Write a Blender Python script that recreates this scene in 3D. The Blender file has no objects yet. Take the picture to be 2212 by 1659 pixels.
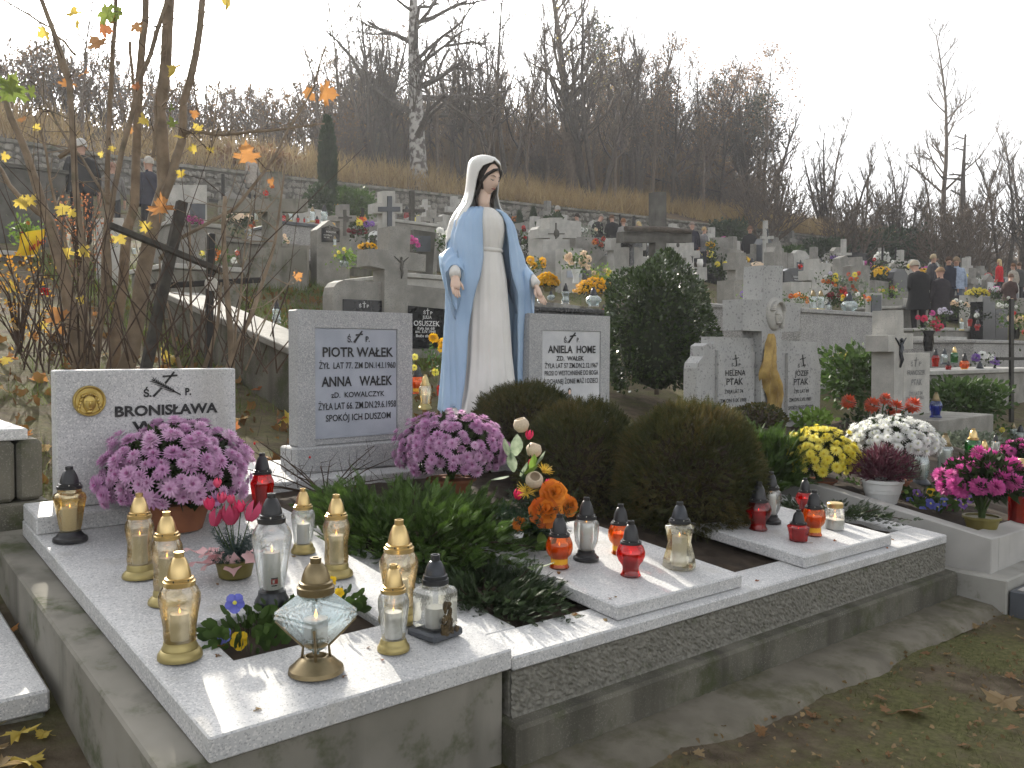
import bpy, bmesh, math, random
import numpy as np
from mathutils import Vector, Matrix, Euler
random.seed(7); RNG = np.random.default_rng(7)
scene = bpy.context.scene
COL = scene.collection
PI = math.pi

# ---------------------------------------------------------------- camera
F = 1862.5                                     # focal length in units of a 2212 px wide picture
CAM = np.array([-.841, -2.162, 1.010])
YAW, PITCH, ROLL = [math.radians(a) for a in (40.832, 2.359, .291)]
FW = np.array([math.sin(YAW)*math.cos(PITCH), math.cos(YAW)*math.cos(PITCH), -math.sin(PITCH)])
RT0 = np.array([math.cos(YAW), -math.sin(YAW), 0.]); UP0 = np.cross(RT0, FW)
RT = math.cos(ROLL)*RT0 + math.sin(ROLL)*UP0; UP = -math.sin(ROLL)*RT0 + math.cos(ROLL)*UP0
cd = bpy.data.cameras.new('camera'); cam = bpy.data.objects.new('camera', cd); COL.objects.link(cam)
cd.sensor_width = 36; cd.lens = 36*F/2212; cd.clip_end = 2000; cd.clip_start = .05
cam.matrix_world = Matrix(((RT[0], UP[0], -FW[0], CAM[0]), (RT[1], UP[1], -FW[1], CAM[1]), (RT[2], UP[2], -FW[2], CAM[2]), (0, 0, 0, 1)))
scene.camera = cam

# ---------------------------------------------------------------- sky and sun
SUN_EL, SUN_DIR = math.radians(27), np.array([.253, .967])
world = bpy.data.worlds.new('World'); scene.world = world; world.use_nodes = True
nt = world.node_tree; bg = nt.nodes['Background']
sky = nt.nodes.new('ShaderNodeTexSky'); sky.sky_type = 'NISHITA'; sky.sun_disc = False
sky.sun_elevation = SUN_EL; sky.sun_rotation = math.atan2(SUN_DIR[0], SUN_DIR[1])
sky.air_density = 1.0; sky.dust_density = 4.0; sky.ozone_density = 1.0; sky.altitude = 300
hsv = nt.nodes.new('ShaderNodeHueSaturation'); hsv.inputs['Saturation'].default_value = .10   # thin high cloud veil
nt.links.new(sky.outputs[0], hsv.inputs['Color']); nt.links.new(hsv.outputs[0], bg.inputs[0]); bg.inputs[1].default_value = .10
sl = bpy.data.lights.new('sun', 'SUN'); sl.energy = 2.4; sl.angle = math.radians(.8); sl.color = (1, .93, .80)
so = bpy.data.objects.new('sun', sl); COL.objects.link(so)
sdir = Vector((SUN_DIR[0]*math.cos(SUN_EL), SUN_DIR[1]*math.cos(SUN_EL), math.sin(SUN_EL)))
so.rotation_euler = sdir.to_track_quat('Z', 'Y').to_euler(); so.location = (0, 0, 30)
vs = scene.view_settings; vs.view_transform = 'Standard'; vs.look = 'None'; vs.gamma = 1; vs.use_curve_mapping = False
vs.exposure = 1.74
scene.cycles.use_denoising = True; scene.cycles.use_adaptive_sampling = True; scene.cycles.adaptive_threshold = .02; scene.cycles.max_bounces = 8; scene.cycles.transparent_max_bounces = 16
scene.cycles.diffuse_bounces = 2; scene.cycles.caustics_reflective = False; scene.cycles.caustics_refractive = False

# ---------------------------------------------------------------- pixel helpers (2212 x 1659 grid)
def ray(x, y): return FW + RT*(x-1106)/F + UP*(829.5-y)/F
def at(x, y, t): return CAM + ray(x, y)*t
def on_plane(x, y, z0, a=0, b=0):
    v = ray(x, y); t = (z0 + a*CAM[1] + b*CAM[0] - CAM[2])/(v[2]-a*v[1]-b*v[0]); return CAM+v*t
def on_y(x, y, Y):
    v = ray(x, y); return CAM + v*((Y-CAM[1])/v[1])
def depth(P): return float((np.array(P)-CAM)@FW)
W = 1.035
TA, TB, SX = .1122, .0897, -.017
def zA(y): return y*TA
def zB(x, y): return -.03 + y*TB + SX*(x-W)
def onA(x, y): return on_plane(x, y, 0, TA)
def onB(x, y, h=0.): return on_plane(x, y, -.03-SX*W+h, TB, SX)
def prof(y):
    y = np.asarray(y, float)
    return np.where(y < 0, 0.02*y, np.where(y < 3, .18*y, np.where(y < 12, .54+.26*(y-3), np.where(y < 20, 2.88+.19*(y-12), np.where(y < 24, 4.40+.40*(y-20), np.where(y < 34, 6.0+.95+.30*(y-24), 9.95+.16*np.minimum(y-34, 60)))))))
def ground(x, y):
    x = np.asarray(x, float)
    return -.40 - .02*np.clip(x, -5, 6) + .03*np.clip(x-8, 0, 60) + prof(y)
def onG(x, y):
    v = ray(x, y); t = .8
    for i in range(4000):
        P = CAM + v*t
        if P[2] < ground(P[0], P[1]): return P
        t *= 1.004
        if t > 300: break
    return P

# ---------------------------------------------------------------- materials
def nodes(m): m.use_nodes = True; return m.node_tree, m.node_tree.nodes['Principled BSDF']
def rgba(c): return (c[0], c[1], c[2], 1)
def mk(name, c1, c2=None, scale=8., rough=.7, bump=0., bscale=None, metal=0., speck=None, moss=None, spec=.3, coord='Object', detail=6, trans=0., ior=1.45, thr=(.35, .65), sheen=0, stain=None):
    """noise-mixed two colour material; speck=(scale, colour, amount); moss=(colour, scale, threshold)"""
    m = bpy.data.materials.new(name); t, b = nodes(m); N = t.nodes; L = t.links
    tc = N.new('ShaderNodeTexCoord'); co = N.new('ShaderNodeNewGeometry').outputs['Position'] if coord == 'World' else tc.outputs[coord]
    if c2 is None: c2 = tuple(x*.8 for x in c1)
    nz = N.new('ShaderNodeTexNoise'); nz.inputs['Scale'].default_value = scale; nz.inputs['Detail'].default_value = detail
    L.new(co, nz.inputs['Vector'])
    rp = N.new('ShaderNodeValToRGB'); rp.color_ramp.elements[0].position = thr[0]; rp.color_ramp.elements[1].position = thr[1]
    rp.color_ramp.elements[0].color = rgba(c1); rp.color_ramp.elements[1].color = rgba(c2)
    L.new(nz.outputs['Fac'], rp.inputs['Fac']); col = rp.outputs['Color']
    def mix(a, colour, fac):
        x = N.new('ShaderNodeMix'); x.data_type = 'RGBA'
        L.new(fac, x.inputs[0]); L.new(a, x.inputs[6]); x.inputs[7].default_value = rgba(colour); return x.outputs[2]
    def mrange(src, lo, hi, out):
        r = N.new('ShaderNodeMapRange'); r.inputs[1].default_value = lo; r.inputs[2].default_value = hi; r.inputs[3].default_value = 0; r.inputs[4].default_value = out
        L.new(src, r.inputs[0]); return r.outputs[0]
    if speck:
        for sc, cc, amt in speck:
            v = N.new('ShaderNodeTexVoronoi'); v.inputs['Scale'].default_value = sc; L.new(co, v.inputs['Vector'])
            w = N.new('ShaderNodeSeparateColor'); L.new(v.outputs['Color'], w.inputs[0])
            col = mix(col, cc, mrange(w.outputs[0], 1-amt, 1-amt+.03, .85))
    if stain:                                    # long vertical runs of dirt
        mp = N.new('ShaderNodeMapping'); mp.inputs['Scale'].default_value = (stain[1], stain[1], stain[1]*.12); L.new(co, mp.inputs[0])
        n3 = N.new('ShaderNodeTexNoise'); n3.inputs['Scale'].default_value = 1; n3.inputs['Detail'].default_value = 8; L.new(mp.outputs[0], n3.inputs['Vector'])
        col = mix(col, stain[0], mrange(n3.outputs['Fac'], stain[2], stain[2]+.18, .8))
    if moss:
        n2 = N.new('ShaderNodeTexNoise'); n2.inputs['Scale'].default_value = moss[1]; n2.inputs['Detail'].default_value = 9; n2.inputs['Roughness'].default_value = .7
        L.new(co, n2.inputs['Vector']); col = mix(col, moss[0], mrange(n2.outputs['Fac'], moss[2], moss[2]+.14, .85))
    L.new(col, b.inputs['Base Color'])
    b.inputs['Roughness'].default_value = rough; b.inputs['Metallic'].default_value = metal; b.inputs['Specular IOR Level'].default_value = spec
    b.inputs['IOR'].default_value = ior
    if trans: b.inputs['Transmission Weight'].default_value = trans
    if bump:
        nb = N.new('ShaderNodeTexNoise'); nb.inputs['Scale'].default_value = bscale or scale*4; nb.inputs['Detail'].default_value = 8; nb.inputs['Roughness'].default_value = .65
        L.new(co, nb.inputs['Vector'])
        bp = N.new('ShaderNodeBump'); bp.inputs['Strength'].default_value = min(1, bump*20); bp.inputs['Distance'].default_value = bump
        L.new(nb.outputs['Fac'], bp.inputs['Height']); L.new(bp.outputs['Normal'], b.inputs['Normal'])
    return m
def thin_glass(name, tint, gloss=(1, 1, 1), refl=.12, rough=.06, tint2=None, split=None, bump=0., bscale=60):
    """thin-walled pane: a tinted see-through sheet with a clear coat reflection; split=(z0,z1): lacquer changes to tint2 upward"""
    m = bpy.data.materials.new(name); m.use_nodes = True; t = m.node_tree; N = t.nodes; L = t.links; N.remove(N['Principled BSDF'])
    out = N['Material Output']; tr = N.new('ShaderNodeBsdfTransparent'); gl = N.new('ShaderNodeBsdfGlossy'); tl = N.new('ShaderNodeBsdfTranslucent')
    gl.inputs['Roughness'].default_value = rough; gl.inputs['Color'].default_value = rgba(gloss)
    tc = N.new('ShaderNodeTexCoord')
    if tint2:
        sp = N.new('ShaderNodeSeparateXYZ'); L.new(tc.outputs['Generated'], sp.inputs[0])
        r = N.new('ShaderNodeValToRGB'); r.color_ramp.elements[0].position = split[0]; r.color_ramp.elements[1].position = split[1]
        r.color_ramp.elements[0].color = rgba(tint); r.color_ramp.elements[1].color = rgba(tint2); L.new(sp.outputs[2], r.inputs[0])
        L.new(r.outputs[0], tr.inputs[0]); L.new(r.outputs[0], tl.inputs[0])
    else:
        tr.inputs[0].default_value = rgba(tint); tl.inputs[0].default_value = rgba(tint)
    nb = N.new('ShaderNodeTexNoise'); nb.inputs['Scale'].default_value = bscale; L.new(tc.outputs['Object'], nb.inputs['Vector'])
    bp = N.new('ShaderNodeBump'); bp.inputs['Strength'].default_value = .6; bp.inputs['Distance'].default_value = max(bump, 1e-4); L.new(nb.outputs['Fac'], bp.inputs['Height'])
    L.new(bp.outputs[0], gl.inputs['Normal'])
    lw = N.new('ShaderNodeLayerWeight'); lw.inputs['Blend'].default_value = .35; L.new(bp.outputs[0], lw.inputs['Normal'])
    ma = N.new('ShaderNodeMath'); ma.operation = 'MULTIPLY_ADD'; ma.inputs[1].default_value = .75; ma.inputs[2].default_value = refl; ma.use_clamp = True
    L.new(lw.outputs['Fresnel'], ma.inputs[0])
    m0 = N.new('ShaderNodeMixShader'); m0.inputs[0].default_value = .12; L.new(tr.outputs[0], m0.inputs[1]); L.new(tl.outputs[0], m0.inputs[2])
    mx = N.new('ShaderNodeMixShader'); L.new(ma.outputs[0], mx.inputs[0]); L.new(m0.outputs[0], mx.inputs[1]); L.new(gl.outputs[0], mx.inputs[2]); L.new(mx.outputs[0], out.inputs[0])
    return m
def leafmat(name, c1, c2, scale=3., rough=.55, trl=.35, island=True, spec=.3, extra=None, objrnd=False):
    """foliage: colour varies from leaf to leaf, some light passes through"""
    m = bpy.data.materials.new(name); t, b = nodes(m); N = t.nodes; L = t.links
    geo = N.new('ShaderNodeNewGeometry'); r = N.new('ShaderNodeValToRGB')
    r.color_ramp.elements[0].color = rgba(c1); r.color_ramp.elements[1].color = rgba(c2)
    if extra:
        e = r.color_ramp.elements.new(extra[1]); e.color = rgba(extra[0])
    if island:
        nz = N.new('ShaderNodeTexNoise'); nz.inputs['Scale'].default_value = scale; L.new(geo.outputs['Position'], nz.inputs['Vector'])
        a = N.new('ShaderNodeMath'); a.operation = 'MULTIPLY_ADD'; a.inputs[1].default_value = .55; L.new(geo.outputs['Random Per Island'], a.inputs[0])
        s = N.new('ShaderNodeMath'); s.operation = 'MULTIPLY_ADD'; s.inputs[1].default_value = 1.4; s.inputs[2].default_value = -.45; L.new(nz.outputs['Fac'], s.inputs[0]); L.new(s.outputs[0], a.inputs[2])
        oi = N.new('ShaderNodeObjectInfo'); ob = N.new('ShaderNodeMath'); ob.operation = 'MULTIPLY_ADD'; ob.inputs[1].default_value = .7; L.new(oi.outputs['Random'], ob.inputs[0]); ob2 = N.new('ShaderNodeMath'); ob2.inputs[1].default_value = -.35; L.new(a.outputs[0], ob2.inputs[0]); L.new(ob2.outputs[0], ob.inputs[2])
        L.new((ob if objrnd else a).outputs[0], r.inputs[0])
    else:
        oi = N.new('ShaderNodeObjectInfo'); L.new(oi.outputs['Random'], r.inputs[0])
    L.new(r.outputs[0], b.inputs['Base Color']); b.inputs['Roughness'].default_value = rough; b.inputs['Specular IOR Level'].default_value = spec
    tl = N.new('ShaderNodeBsdfTranslucent'); L.new(r.outputs[0], tl.inputs[0]); mx = N.new('ShaderNodeMixShader'); mx.inputs[0].default_value = trl
    out = N['Material Output']; L.new(b.outputs[0], mx.inputs[1]); L.new(tl.outputs[0], mx.inputs[2]); L.new(mx.outputs[0], out.inputs[0])
    return m
def emit(name, c, s):
    m = bpy.data.materials.new(name); t, b = nodes(m); b.inputs['Base Color'].default_value = rgba(c); b.inputs['Emission Color'].default_value = rgba(c); b.inputs['Emission Strength'].default_value = s
    return m
M = {}
M['terrazzo'] = mk('white terrazzo', (.585, .585, .585), (.465, .468, .475), 3., .55, .0014, 220, speck=((230, (.33, .335, .345), .17), (180, (.68, .67, .66), .2)), stain=((.40, .385, .35), 4, .57))
M['terrazzo2'] = mk('grey terrazzo', (.41, .415, .425), (.33, .335, .34), 3., .6, .0012, 200, speck=((230, (.25, .255, .265), .2), (180, (.52, .51, .50), .22)), moss=((.20, .20, .15), 7, .66))
M['plaque'] = mk('smooth grey plaque', (.41, .435, .49), (.34, .365, .42), 6., .5, .0003, 90, stain=((.30, .31, .33), 8, .62))
M['plaque_white'] = mk('pale marble plaque', (.66, .66, .67), (.52, .53, .55), 5., .4, .0002, 90)
M['concrete'] = mk('weathered concrete', (.27, .255, .22), (.17, .162, .135), 2.5, .9, .004, 60, moss=((.075, .085, .04), 5., .53), stain=((.085, .08, .065), 4, .52))
M['concrete_wet'] = mk('damp mossy concrete', (.165, .155, .125), (.085, .082, .066), 3., .9, .006, 50, moss=((.055, .065, .026), 4., .50), stain=((.06, .056, .045), 5, .50), speck=((240, (.2, .19, .16), .12),))
M['concrete_lt'] = mk('pale concrete', (.40, .39, .36), (.29, .285, .26), 3., .9, .004, 50, moss=((.14, .15, .09), 6., .60), stain=((.20, .195, .17), 5, .58))
M['rough'] = mk('chipped rough-cast concrete', (.235, .227, .198), (.145, .14, .12), 60., .95, .010, 42, moss=((.075, .09, .04), 6., .57))
M['stone'] = mk('grey cemetery stone', (.32, .305, .275), (.215, .207, .187), 5., .85, .002, 80, speck=((130, (.20, .20, .19), .16),), stain=((.20, .20, .18), 6, .60))
M['stone_lt'] = mk('pale cemetery stone', (.50, .485, .45), (.37, .36, .335), 5., .8, .002, 80, speck=((150, (.34, .34, .33), .14),), stain=((.30, .30, .27), 6, .62))
M['stone_pit'] = mk('pitted grey granite', (.43, .43, .42), (.36, .36, .355), 4., .7, .001, 120, speck=((55, (.22, .22, .22), .10), (150, (.30, .30, .30), .14)), stain=((.27, .27, .26), 5, .64))
M['stone_dk'] = mk('dark stained stone', (.14, .132, .118), (.075, .073, .064), 4., .9, .004, 60, moss=((.09, .10, .06), 8, .58))
M['granite'] = mk('speckled granite', (.36, .35, .34), (.27, .265, .26), 5., .5, .0006, 150, speck=((140, (.14, .14, .14), .2), (120, (.48, .47, .45), .15)))
M['black'] = mk('polished black granite', (.012, .012, .014), (.022, .022, .025), 20., .12, spec=.6)
M['slate'] = mk('dark grey slate slab', (.10, .11, .125), (.075, .08, .09), 6, .45, .0006, 80)
M['letter'] = mk('black paint letters', (.025, .025, .028), (.05, .05, .05), 30, .6)
M['letter_w'] = mk('white engraved letters', (.7, .7, .7), (.6, .6, .6), 20, .6)
M['letter_g'] = mk('faded grey letters', (.16, .16, .16), (.26, .26, .26), 30, .7)
M['soil'] = mk('dark garden soil', (.055, .040, .028), (.030, .022, .016), 12, .95, .012, 50)
M['bronze'] = mk('brass medallion', (.62, .47, .16), (.42, .30, .09), 14, .38, .001, 70, metal=.85)
M['gold'] = mk('brushed gold plastic', (.78, .58, .28), (.62, .45, .20), 10, .30, metal=.9)
M['gold_dk'] = mk('antique bronze plastic', (.30, .24, .14), (.20, .155, .085), 14, .35, metal=.85)
M['gold_foot'] = mk('olive gold foot', (.46, .38, .17), (.36, .29, .12), 8, .42, metal=.7)
M['blackcap'] = mk('black plastic cap', (.020, .020, .022), (.035, .035, .038), 12, .33, spec=.5)
M['greycap'] = mk('dark grey metal cap', (.075, .08, .09), (.045, .048, .055), 16, .34, metal=.55)
M['wax'] = mk('candle wax', (.82, .80, .74), (.74, .72, .66), 10, .5); M['wax'].node_tree.nodes['Principled BSDF'].inputs['Subsurface Weight'].default_value = .0
M['wax_y'] = mk('yellow candle wax', (.85, .42, .03), (.75, .34, .02), 10, .5)
M['wax_r'] = mk('red candle wax', (.62, .02, .02), (.45, .01, .012), 10, .5)
M['flame'] = emit('candle flame', (1, .42, .10), 1.6)
M['g_gold'] = thin_glass('gold lacquered glass', (.97, .90, .72), (1, .90, .70), .18, .10, (.95, .93, .90), (.60, .78), .0035, 70)
M['g_amber'] = thin_glass('amber tinted glass', (.94, .80, .50), (1, .88, .60), .22, .08, (.95, .90, .80), (.70, .95), .002, 40)
M['g_hour'] = thin_glass('faintly amber glass', (.97, .93, .80), (1, 1, .95), .14, .05, None, None, .001, 40)
M['g_clear'] = thin_glass('clear lantern glass', (.92, .94, .94), (1, 1, 1), .10, .05, None, None, .002, 70)
M['g_frost'] = thin_glass('pressed pale glass', (.80, .86, .87), (.95, 1, 1), .20, .12, None, None, .004, 90)
M['g_red'] = thin_glass('red glass', (.80, .012, .012), (1, .75, .75), .05, .06, None, None, .001, 40)
M['g_orange'] = thin_glass('orange glass', (.95, .36, .02), (1, .85, .6), .05, .06, None, None, .001, 40)
M['g_blue'] = thin_glass('blue glass', (.03, .13, .60), (.8, .9, 1), .06, .06, None, None, .001, 40)
M['g_green'] = thin_glass('green glass', (.02, .36, .08), (.8, 1, .85), .06, .06, None, None, .001, 40)
M['terracotta'] = mk('terracotta pot', (.30, .12, .06), (.22, .085, .045), 10, .8)
M['olivepot'] = mk('olive plastic pot', (.20, .17, .05), (.15, .125, .035), 8, .5)
M['whitepot'] = mk('white plastic pot', (.72, .73, .72), (.62, .63, .62), 6, .45)
M['bark'] = mk('smooth brown bark', (.26, .20, .14), (.155, .118, .083), 9, .85, .003, 40, moss=((.10, .105, .06), 4, .58))
M['bark_dk'] = mk('dark bark', (.105, .084, .066), (.062, .050, .041), 8, .9, .006, 20, coord='Object')
M['bark_brown'] = mk('brown tree bark', (.17, .130, .096), (.105, .082, .063), 6, .9, .006, 20)
M['birch'] = mk('birch bark', (.46, .44, .41), (.10, .085, .075), 3.2, .85, .004, 12, thr=(.46, .56), moss=((.05, .042, .036), 9, .60))
M['wood_dk'] = mk('weathered dark timber', (.075, .068, .058), (.040, .037, .032), 14, .85, .003, 60, stain=((.12, .115, .10), 10, .6))
M['iron'] = mk('black painted iron', (.018, .018, .018), (.030, .027, .024), 20, .5, metal=.3)
M['enamel'] = mk('white enamel disc', (.62, .60, .54), (.36, .34, .30), 12, .5)
M['gown'] = mk('white statue paint', (.82, .80, .77), (.73, .71, .67), 4, .45, .0006, 60, stain=((.50, .46, .40), 9, .62), moss=((.36, .33, .28), 26, .70))
M['veil'] = mk('white veil paint', (.82, .81, .78), (.74, .73, .70), 3, .42, .0005, 60)
M['mantle'] = mk('pale blue statue paint', (.41, .56, .76), (.35, .50, .70), 4, .42, .0006, 60, stain=((.48, .62, .78), 6, .60), moss=((.50, .55, .60), 30, .70))
M['skin'] = mk('painted flesh', (.80, .60, .49), (.74, .54, .43), 6, .5)
M['hair'] = mk('dark painted hair', (.025, .02, .018), (.04, .032, .028), 14, .5)
M['lips'] = mk('painted lips', (.35, .12, .10), None, 8, .5)
M['base_green'] = mk('teal painted base', (.03, .07, .075), (.045, .09, .09), 9, .6)

# ---------------------------------------------------------------- mesh builder
class MB:
    def __init__(s): s.v = []; s.f = []; s.m = []; s.cur = 0
    def add(s, vs, fs, mi=None):
        n = len(s.v); s.v += [tuple(float(c) for c in p) for p in vs]; s.f += [tuple(i+n for i in f) for f in fs]; s.m += [s.cur if mi is None else mi]*len(fs); return s
    def box(s, x0, x1, y0, y1, z0, z1, mi=None, mat=None):
        p = [(x0, y0, z0), (x1, y0, z0), (x1, y1, z0), (x0, y1, z0), (x0, y0, z1), (x1, y0, z1), (x1, y1, z1), (x0, y1, z1)]
        if mat is not None: p = [mat @ Vector(q) for q in p]
        return s.add(p, [(3, 2, 1, 0), (4, 5, 6, 7), (0, 1, 5, 4), (1, 2, 6, 5), (2, 3, 7, 6), (3, 0, 4, 7)], mi)
    def bbox(s, x0, x1, y0, y1, z0, z1, b=.006, mi=None, zf=None):
        """box with chamfered edges; zf(x,y) lifts every vertex (for slabs that follow a slope)"""
        v = []; b = min(b, (x1-x0)*.3, (y1-y0)*.3, (z1-z0)*.3)
        bm = bmesh.new(); bmesh.ops.create_cube(bm, size=1)
        for q in bm.verts: q.co = ((x0+x1)/2+q.co.x*(x1-x0), (y0+y1)/2+q.co.y*(y1-y0), (z0+z1)/2+q.co.z*(z1-z0))
        bmesh.ops.bevel(bm, geom=bm.edges[:], offset=b, segments=1, affect='EDGES', profile=.5)
        bm.verts.ensure_lookup_table()
        for q in bm.verts:
            p = q.co.copy()
            if zf: p.z += zf(p.x, p.y)
            v.append(p)
        fs = [tuple(w.index for w in f.verts) for f in bm.faces]; bm.free()
        return s.add(v, fs, mi)
    def prism(s, poly, y0, y1, mi=None):
        """poly of (x,z), extruded along y"""
        n = len(poly); v = [(x, y0, z) for x, z in poly] + [(x, y1, z) for x, z in poly]
        a = sum(poly[i][0]*poly[(i+1) % n][1]-poly[(i+1) % n][0]*poly[i][1] for i in range(n))
        F0 = tuple(range(n)); F1 = tuple(range(2*n-1, n-1, -1))
        fs = [F0, F1] + [((i+1) % n, i, i+n, (i+1) % n+n) for i in range(n)]
        if a < 0: fs = [tuple(reversed(f)) for f in fs]
        return s.add(v, fs, mi)
    def lathe(s, prof, seg=20, c=(0, 0, 0), mi=None, sq=None, cap=True, rot=0.):
        """prof of (r,z). sq: polygon number of sides when faceted"""
        n = sq or seg; v = []; fs = []
        for r, z in prof:
            for i in range(n):
                a = 2*PI*i/n+rot; v.append((c[0]+r*math.cos(a), c[1]+r*math.sin(a), c[2]+z))
        for j in range(len(prof)-1):
            for i in range(n): fs.append((j*n+i, j*n+(i+1) % n, (j+1)*n+(i+1) % n, (j+1)*n+i))
        if cap: fs.append(tuple(reversed(range(n)))); fs.append(tuple(range((len(prof)-1)*n, len(prof)*n)))
        return s.add(v, fs, mi)
    def tube(s, pts, rad, seg=6, mi=None, cap=True, flat=None):
        pts = [np.array(p, float) for p in pts]; n = len(pts)
        if not hasattr(rad, '__len__'): rad = [rad]*n
        v = []; fs = []; t = pts[1]-pts[0]; ref = np.array([0, 0, 1.]) if abs(t[2]) < .9*np.linalg.norm(t) else np.array([1., 0, 0])
        for i, p in enumerate(pts):
            t = pts[min(i+1, n-1)]-pts[max(i-1, 0)]; t = t/(np.linalg.norm(t)+1e-9)
            a = np.cross(ref, t); a /= np.linalg.norm(a)+1e-9; b = np.cross(t, a); ref = b if i else ref
            ref = np.cross(a, t)*-1 if False else ref
            for k in range(seg):
                g = 2*PI*k/seg; q = p + rad[i]*(a*math.cos(g)+b*math.sin(g)*(flat or 1)); v.append(q)
            ref = b
        for j in range(n-1):
            for k in range(seg): fs.append((j*seg+k, j*seg+(k+1) % seg, (j+1)*seg+(k+1) % seg, (j+1)*seg+k))
        if cap: fs.append(tuple(reversed(range(seg)))); fs.append(tuple(range((n-1)*seg, n*seg)))
        return s.add(v, fs, mi)
    def ell(s, c, r, seg=12, rings=8, mi=None, noise=0.):
        v = []; fs = []; rnd = random.Random(int(abs(c[0]*1000+c[1]*77)) % 99991)
        for j in range(rings+1):
            ph = PI*j/rings-PI/2
            for i in range(seg):
                a = 2*PI*i/seg; k = 1+noise*(rnd.random()-.5)
                v.append((c[0]+k*r[0]*math.cos(ph)*math.cos(a), c[1]+k*r[1]*math.cos(ph)*math.sin(a), c[2]+k*r[2]*math.sin(ph)))
        for j in range(rings):
            for i in range(seg): fs.append((j*seg+i, j*seg+(i+1) % seg, (j+1)*seg+(i+1) % seg, (j+1)*seg+i))
        return s.add(v, fs, mi)
    def grid(s, P, closed=False, mi=None):
        """P: array rows x cols x 3"""
        P = np.asarray(P); R, Cn = P.shape[:2]; fs = []
        for j in range(R-1):
            for i in range(Cn if closed else Cn-1): fs.append((j*Cn+i, j*Cn+(i+1) % Cn, (j+1)*Cn+(i+1) % Cn, (j+1)*Cn+i))
        return s.add(P.reshape(-1, 3), fs, mi)
    def mesh(s, name, mats, smooth=False, angle=None):
        me = bpy.data.meshes.new(name); me.from_pydata(s.v, [], s.f)
        for m in (mats if isinstance(mats, (list, tuple)) else [mats]): me.materials.append(M[m] if isinstance(m, str) else m)
        if any(s.m): me.polygons.foreach_set('material_index', s.m)
        if smooth: me.polygons.foreach_set('use_smooth', [True]*len(me.polygons))
        me.update()
        if angle: 
            try: me.set_sharp_from_angle(angle=math.radians(angle))
            except Exception: pass
        return me
    def build(s, name, mats, parent=None, smooth=False, loc=None, angle=None, rot=None):
        return obj(name, s.mesh(name, mats, smooth, angle), parent, loc, rot)
def obj(name, me, parent=None, loc=None, rot=None, scale=None):
    o = bpy.data.objects.new(name, me); COL.objects.link(o)
    if parent is not None: o.parent = parent
    if loc is not None: o.location = loc
    if rot is not None: o.rotation_euler = rot
    if scale is not None: o.scale = (scale,)*3 if not hasattr(scale, '__len__') else scale
    return o
def tag(o, label, cat, group=None, kind=None):
    if label: o['label'] = label
    if cat: o['category'] = cat
    if group: o['group'] = group
    if kind: o['kind'] = kind
    return o
def thing(name, label, cat, loc=(0, 0, 0), rz=0., group=None, tilt=None):
    o = bpy.data.objects.new(name, None); COL.objects.link(o); o.location = tuple(float(c) for c in loc); o.rotation_euler = tilt or (0, 0, rz); o.empty_display_size = .05
    return tag(o, label, cat, group)
def struct(o): o['kind'] = 'structure'; return o
def np_mesh(name, V, Fc, mats, smooth=False, mi=None):
    """V (n,3); Fc (m,3) or (m,4) int arrays, fast"""
    me = bpy.data.meshes.new(name); V = np.asarray(V, np.float32); Fc = np.asarray(Fc, np.int32); k = Fc.shape[1]
    me.vertices.add(len(V)); me.vertices.foreach_set('co', V.ravel()); me.loops.add(Fc.size); me.loops.foreach_set('vertex_index', Fc.ravel())
    me.polygons.add(len(Fc)); me.polygons.foreach_set('loop_start', np.arange(0, Fc.size, k, dtype=np.int32))
    try: me.polygons.foreach_set('loop_total', np.full(len(Fc), k, np.int32))
    except Exception: pass
    for m in (mats if isinstance(mats, (list, tuple)) else [mats]): me.materials.append(M[m] if isinstance(m, str) else m)
    if mi is not None: me.polygons.foreach_set('material_index', np.asarray(mi, np.int32))
    if smooth: me.polygons.foreach_set('use_smooth', np.ones(len(Fc), bool))
    me.update(); me.validate(); return me
def rots(dirs, rng, roll=None):
    """rotation matrices (n,3,3) whose local Z follows dirs"""
    d = dirs/np.linalg.norm(dirs, axis=1, keepdims=True); h = np.where(np.abs(d[:, 2:3]) < .95, np.array([[0, 0, 1.]]), np.array([[1., 0, 0]]))
    a = np.cross(h, d); a /= np.linalg.norm(a, axis=1, keepdims=True); b = np.cross(d, a)
    g = rng.uniform(0, 2*PI, len(d)) if roll is None else roll
    c, s = np.cos(g)[:, None], np.sin(g)[:, None]; x = a*c+b*s; y = -a*s+b*c
    return np.stack([x, y, d], axis=2)
def scatter(tv, tf, P, R, S):
    """place template (tv,tf) at P with rotation R (n,3,3) and scale S (n,)"""
    tv = np.asarray(tv, float); tf = np.asarray(tf); n = len(P)
    V = np.einsum('nij,kj->nki', R, tv)*np.asarray(S).reshape(n, 1, -1) + P[:, None, :]
    Fc = tf[None]+(np.arange(n)*len(tv))[:, None, None]
    return V.reshape(-1, 3), Fc.reshape(-1, tf.shape[1])
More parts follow.
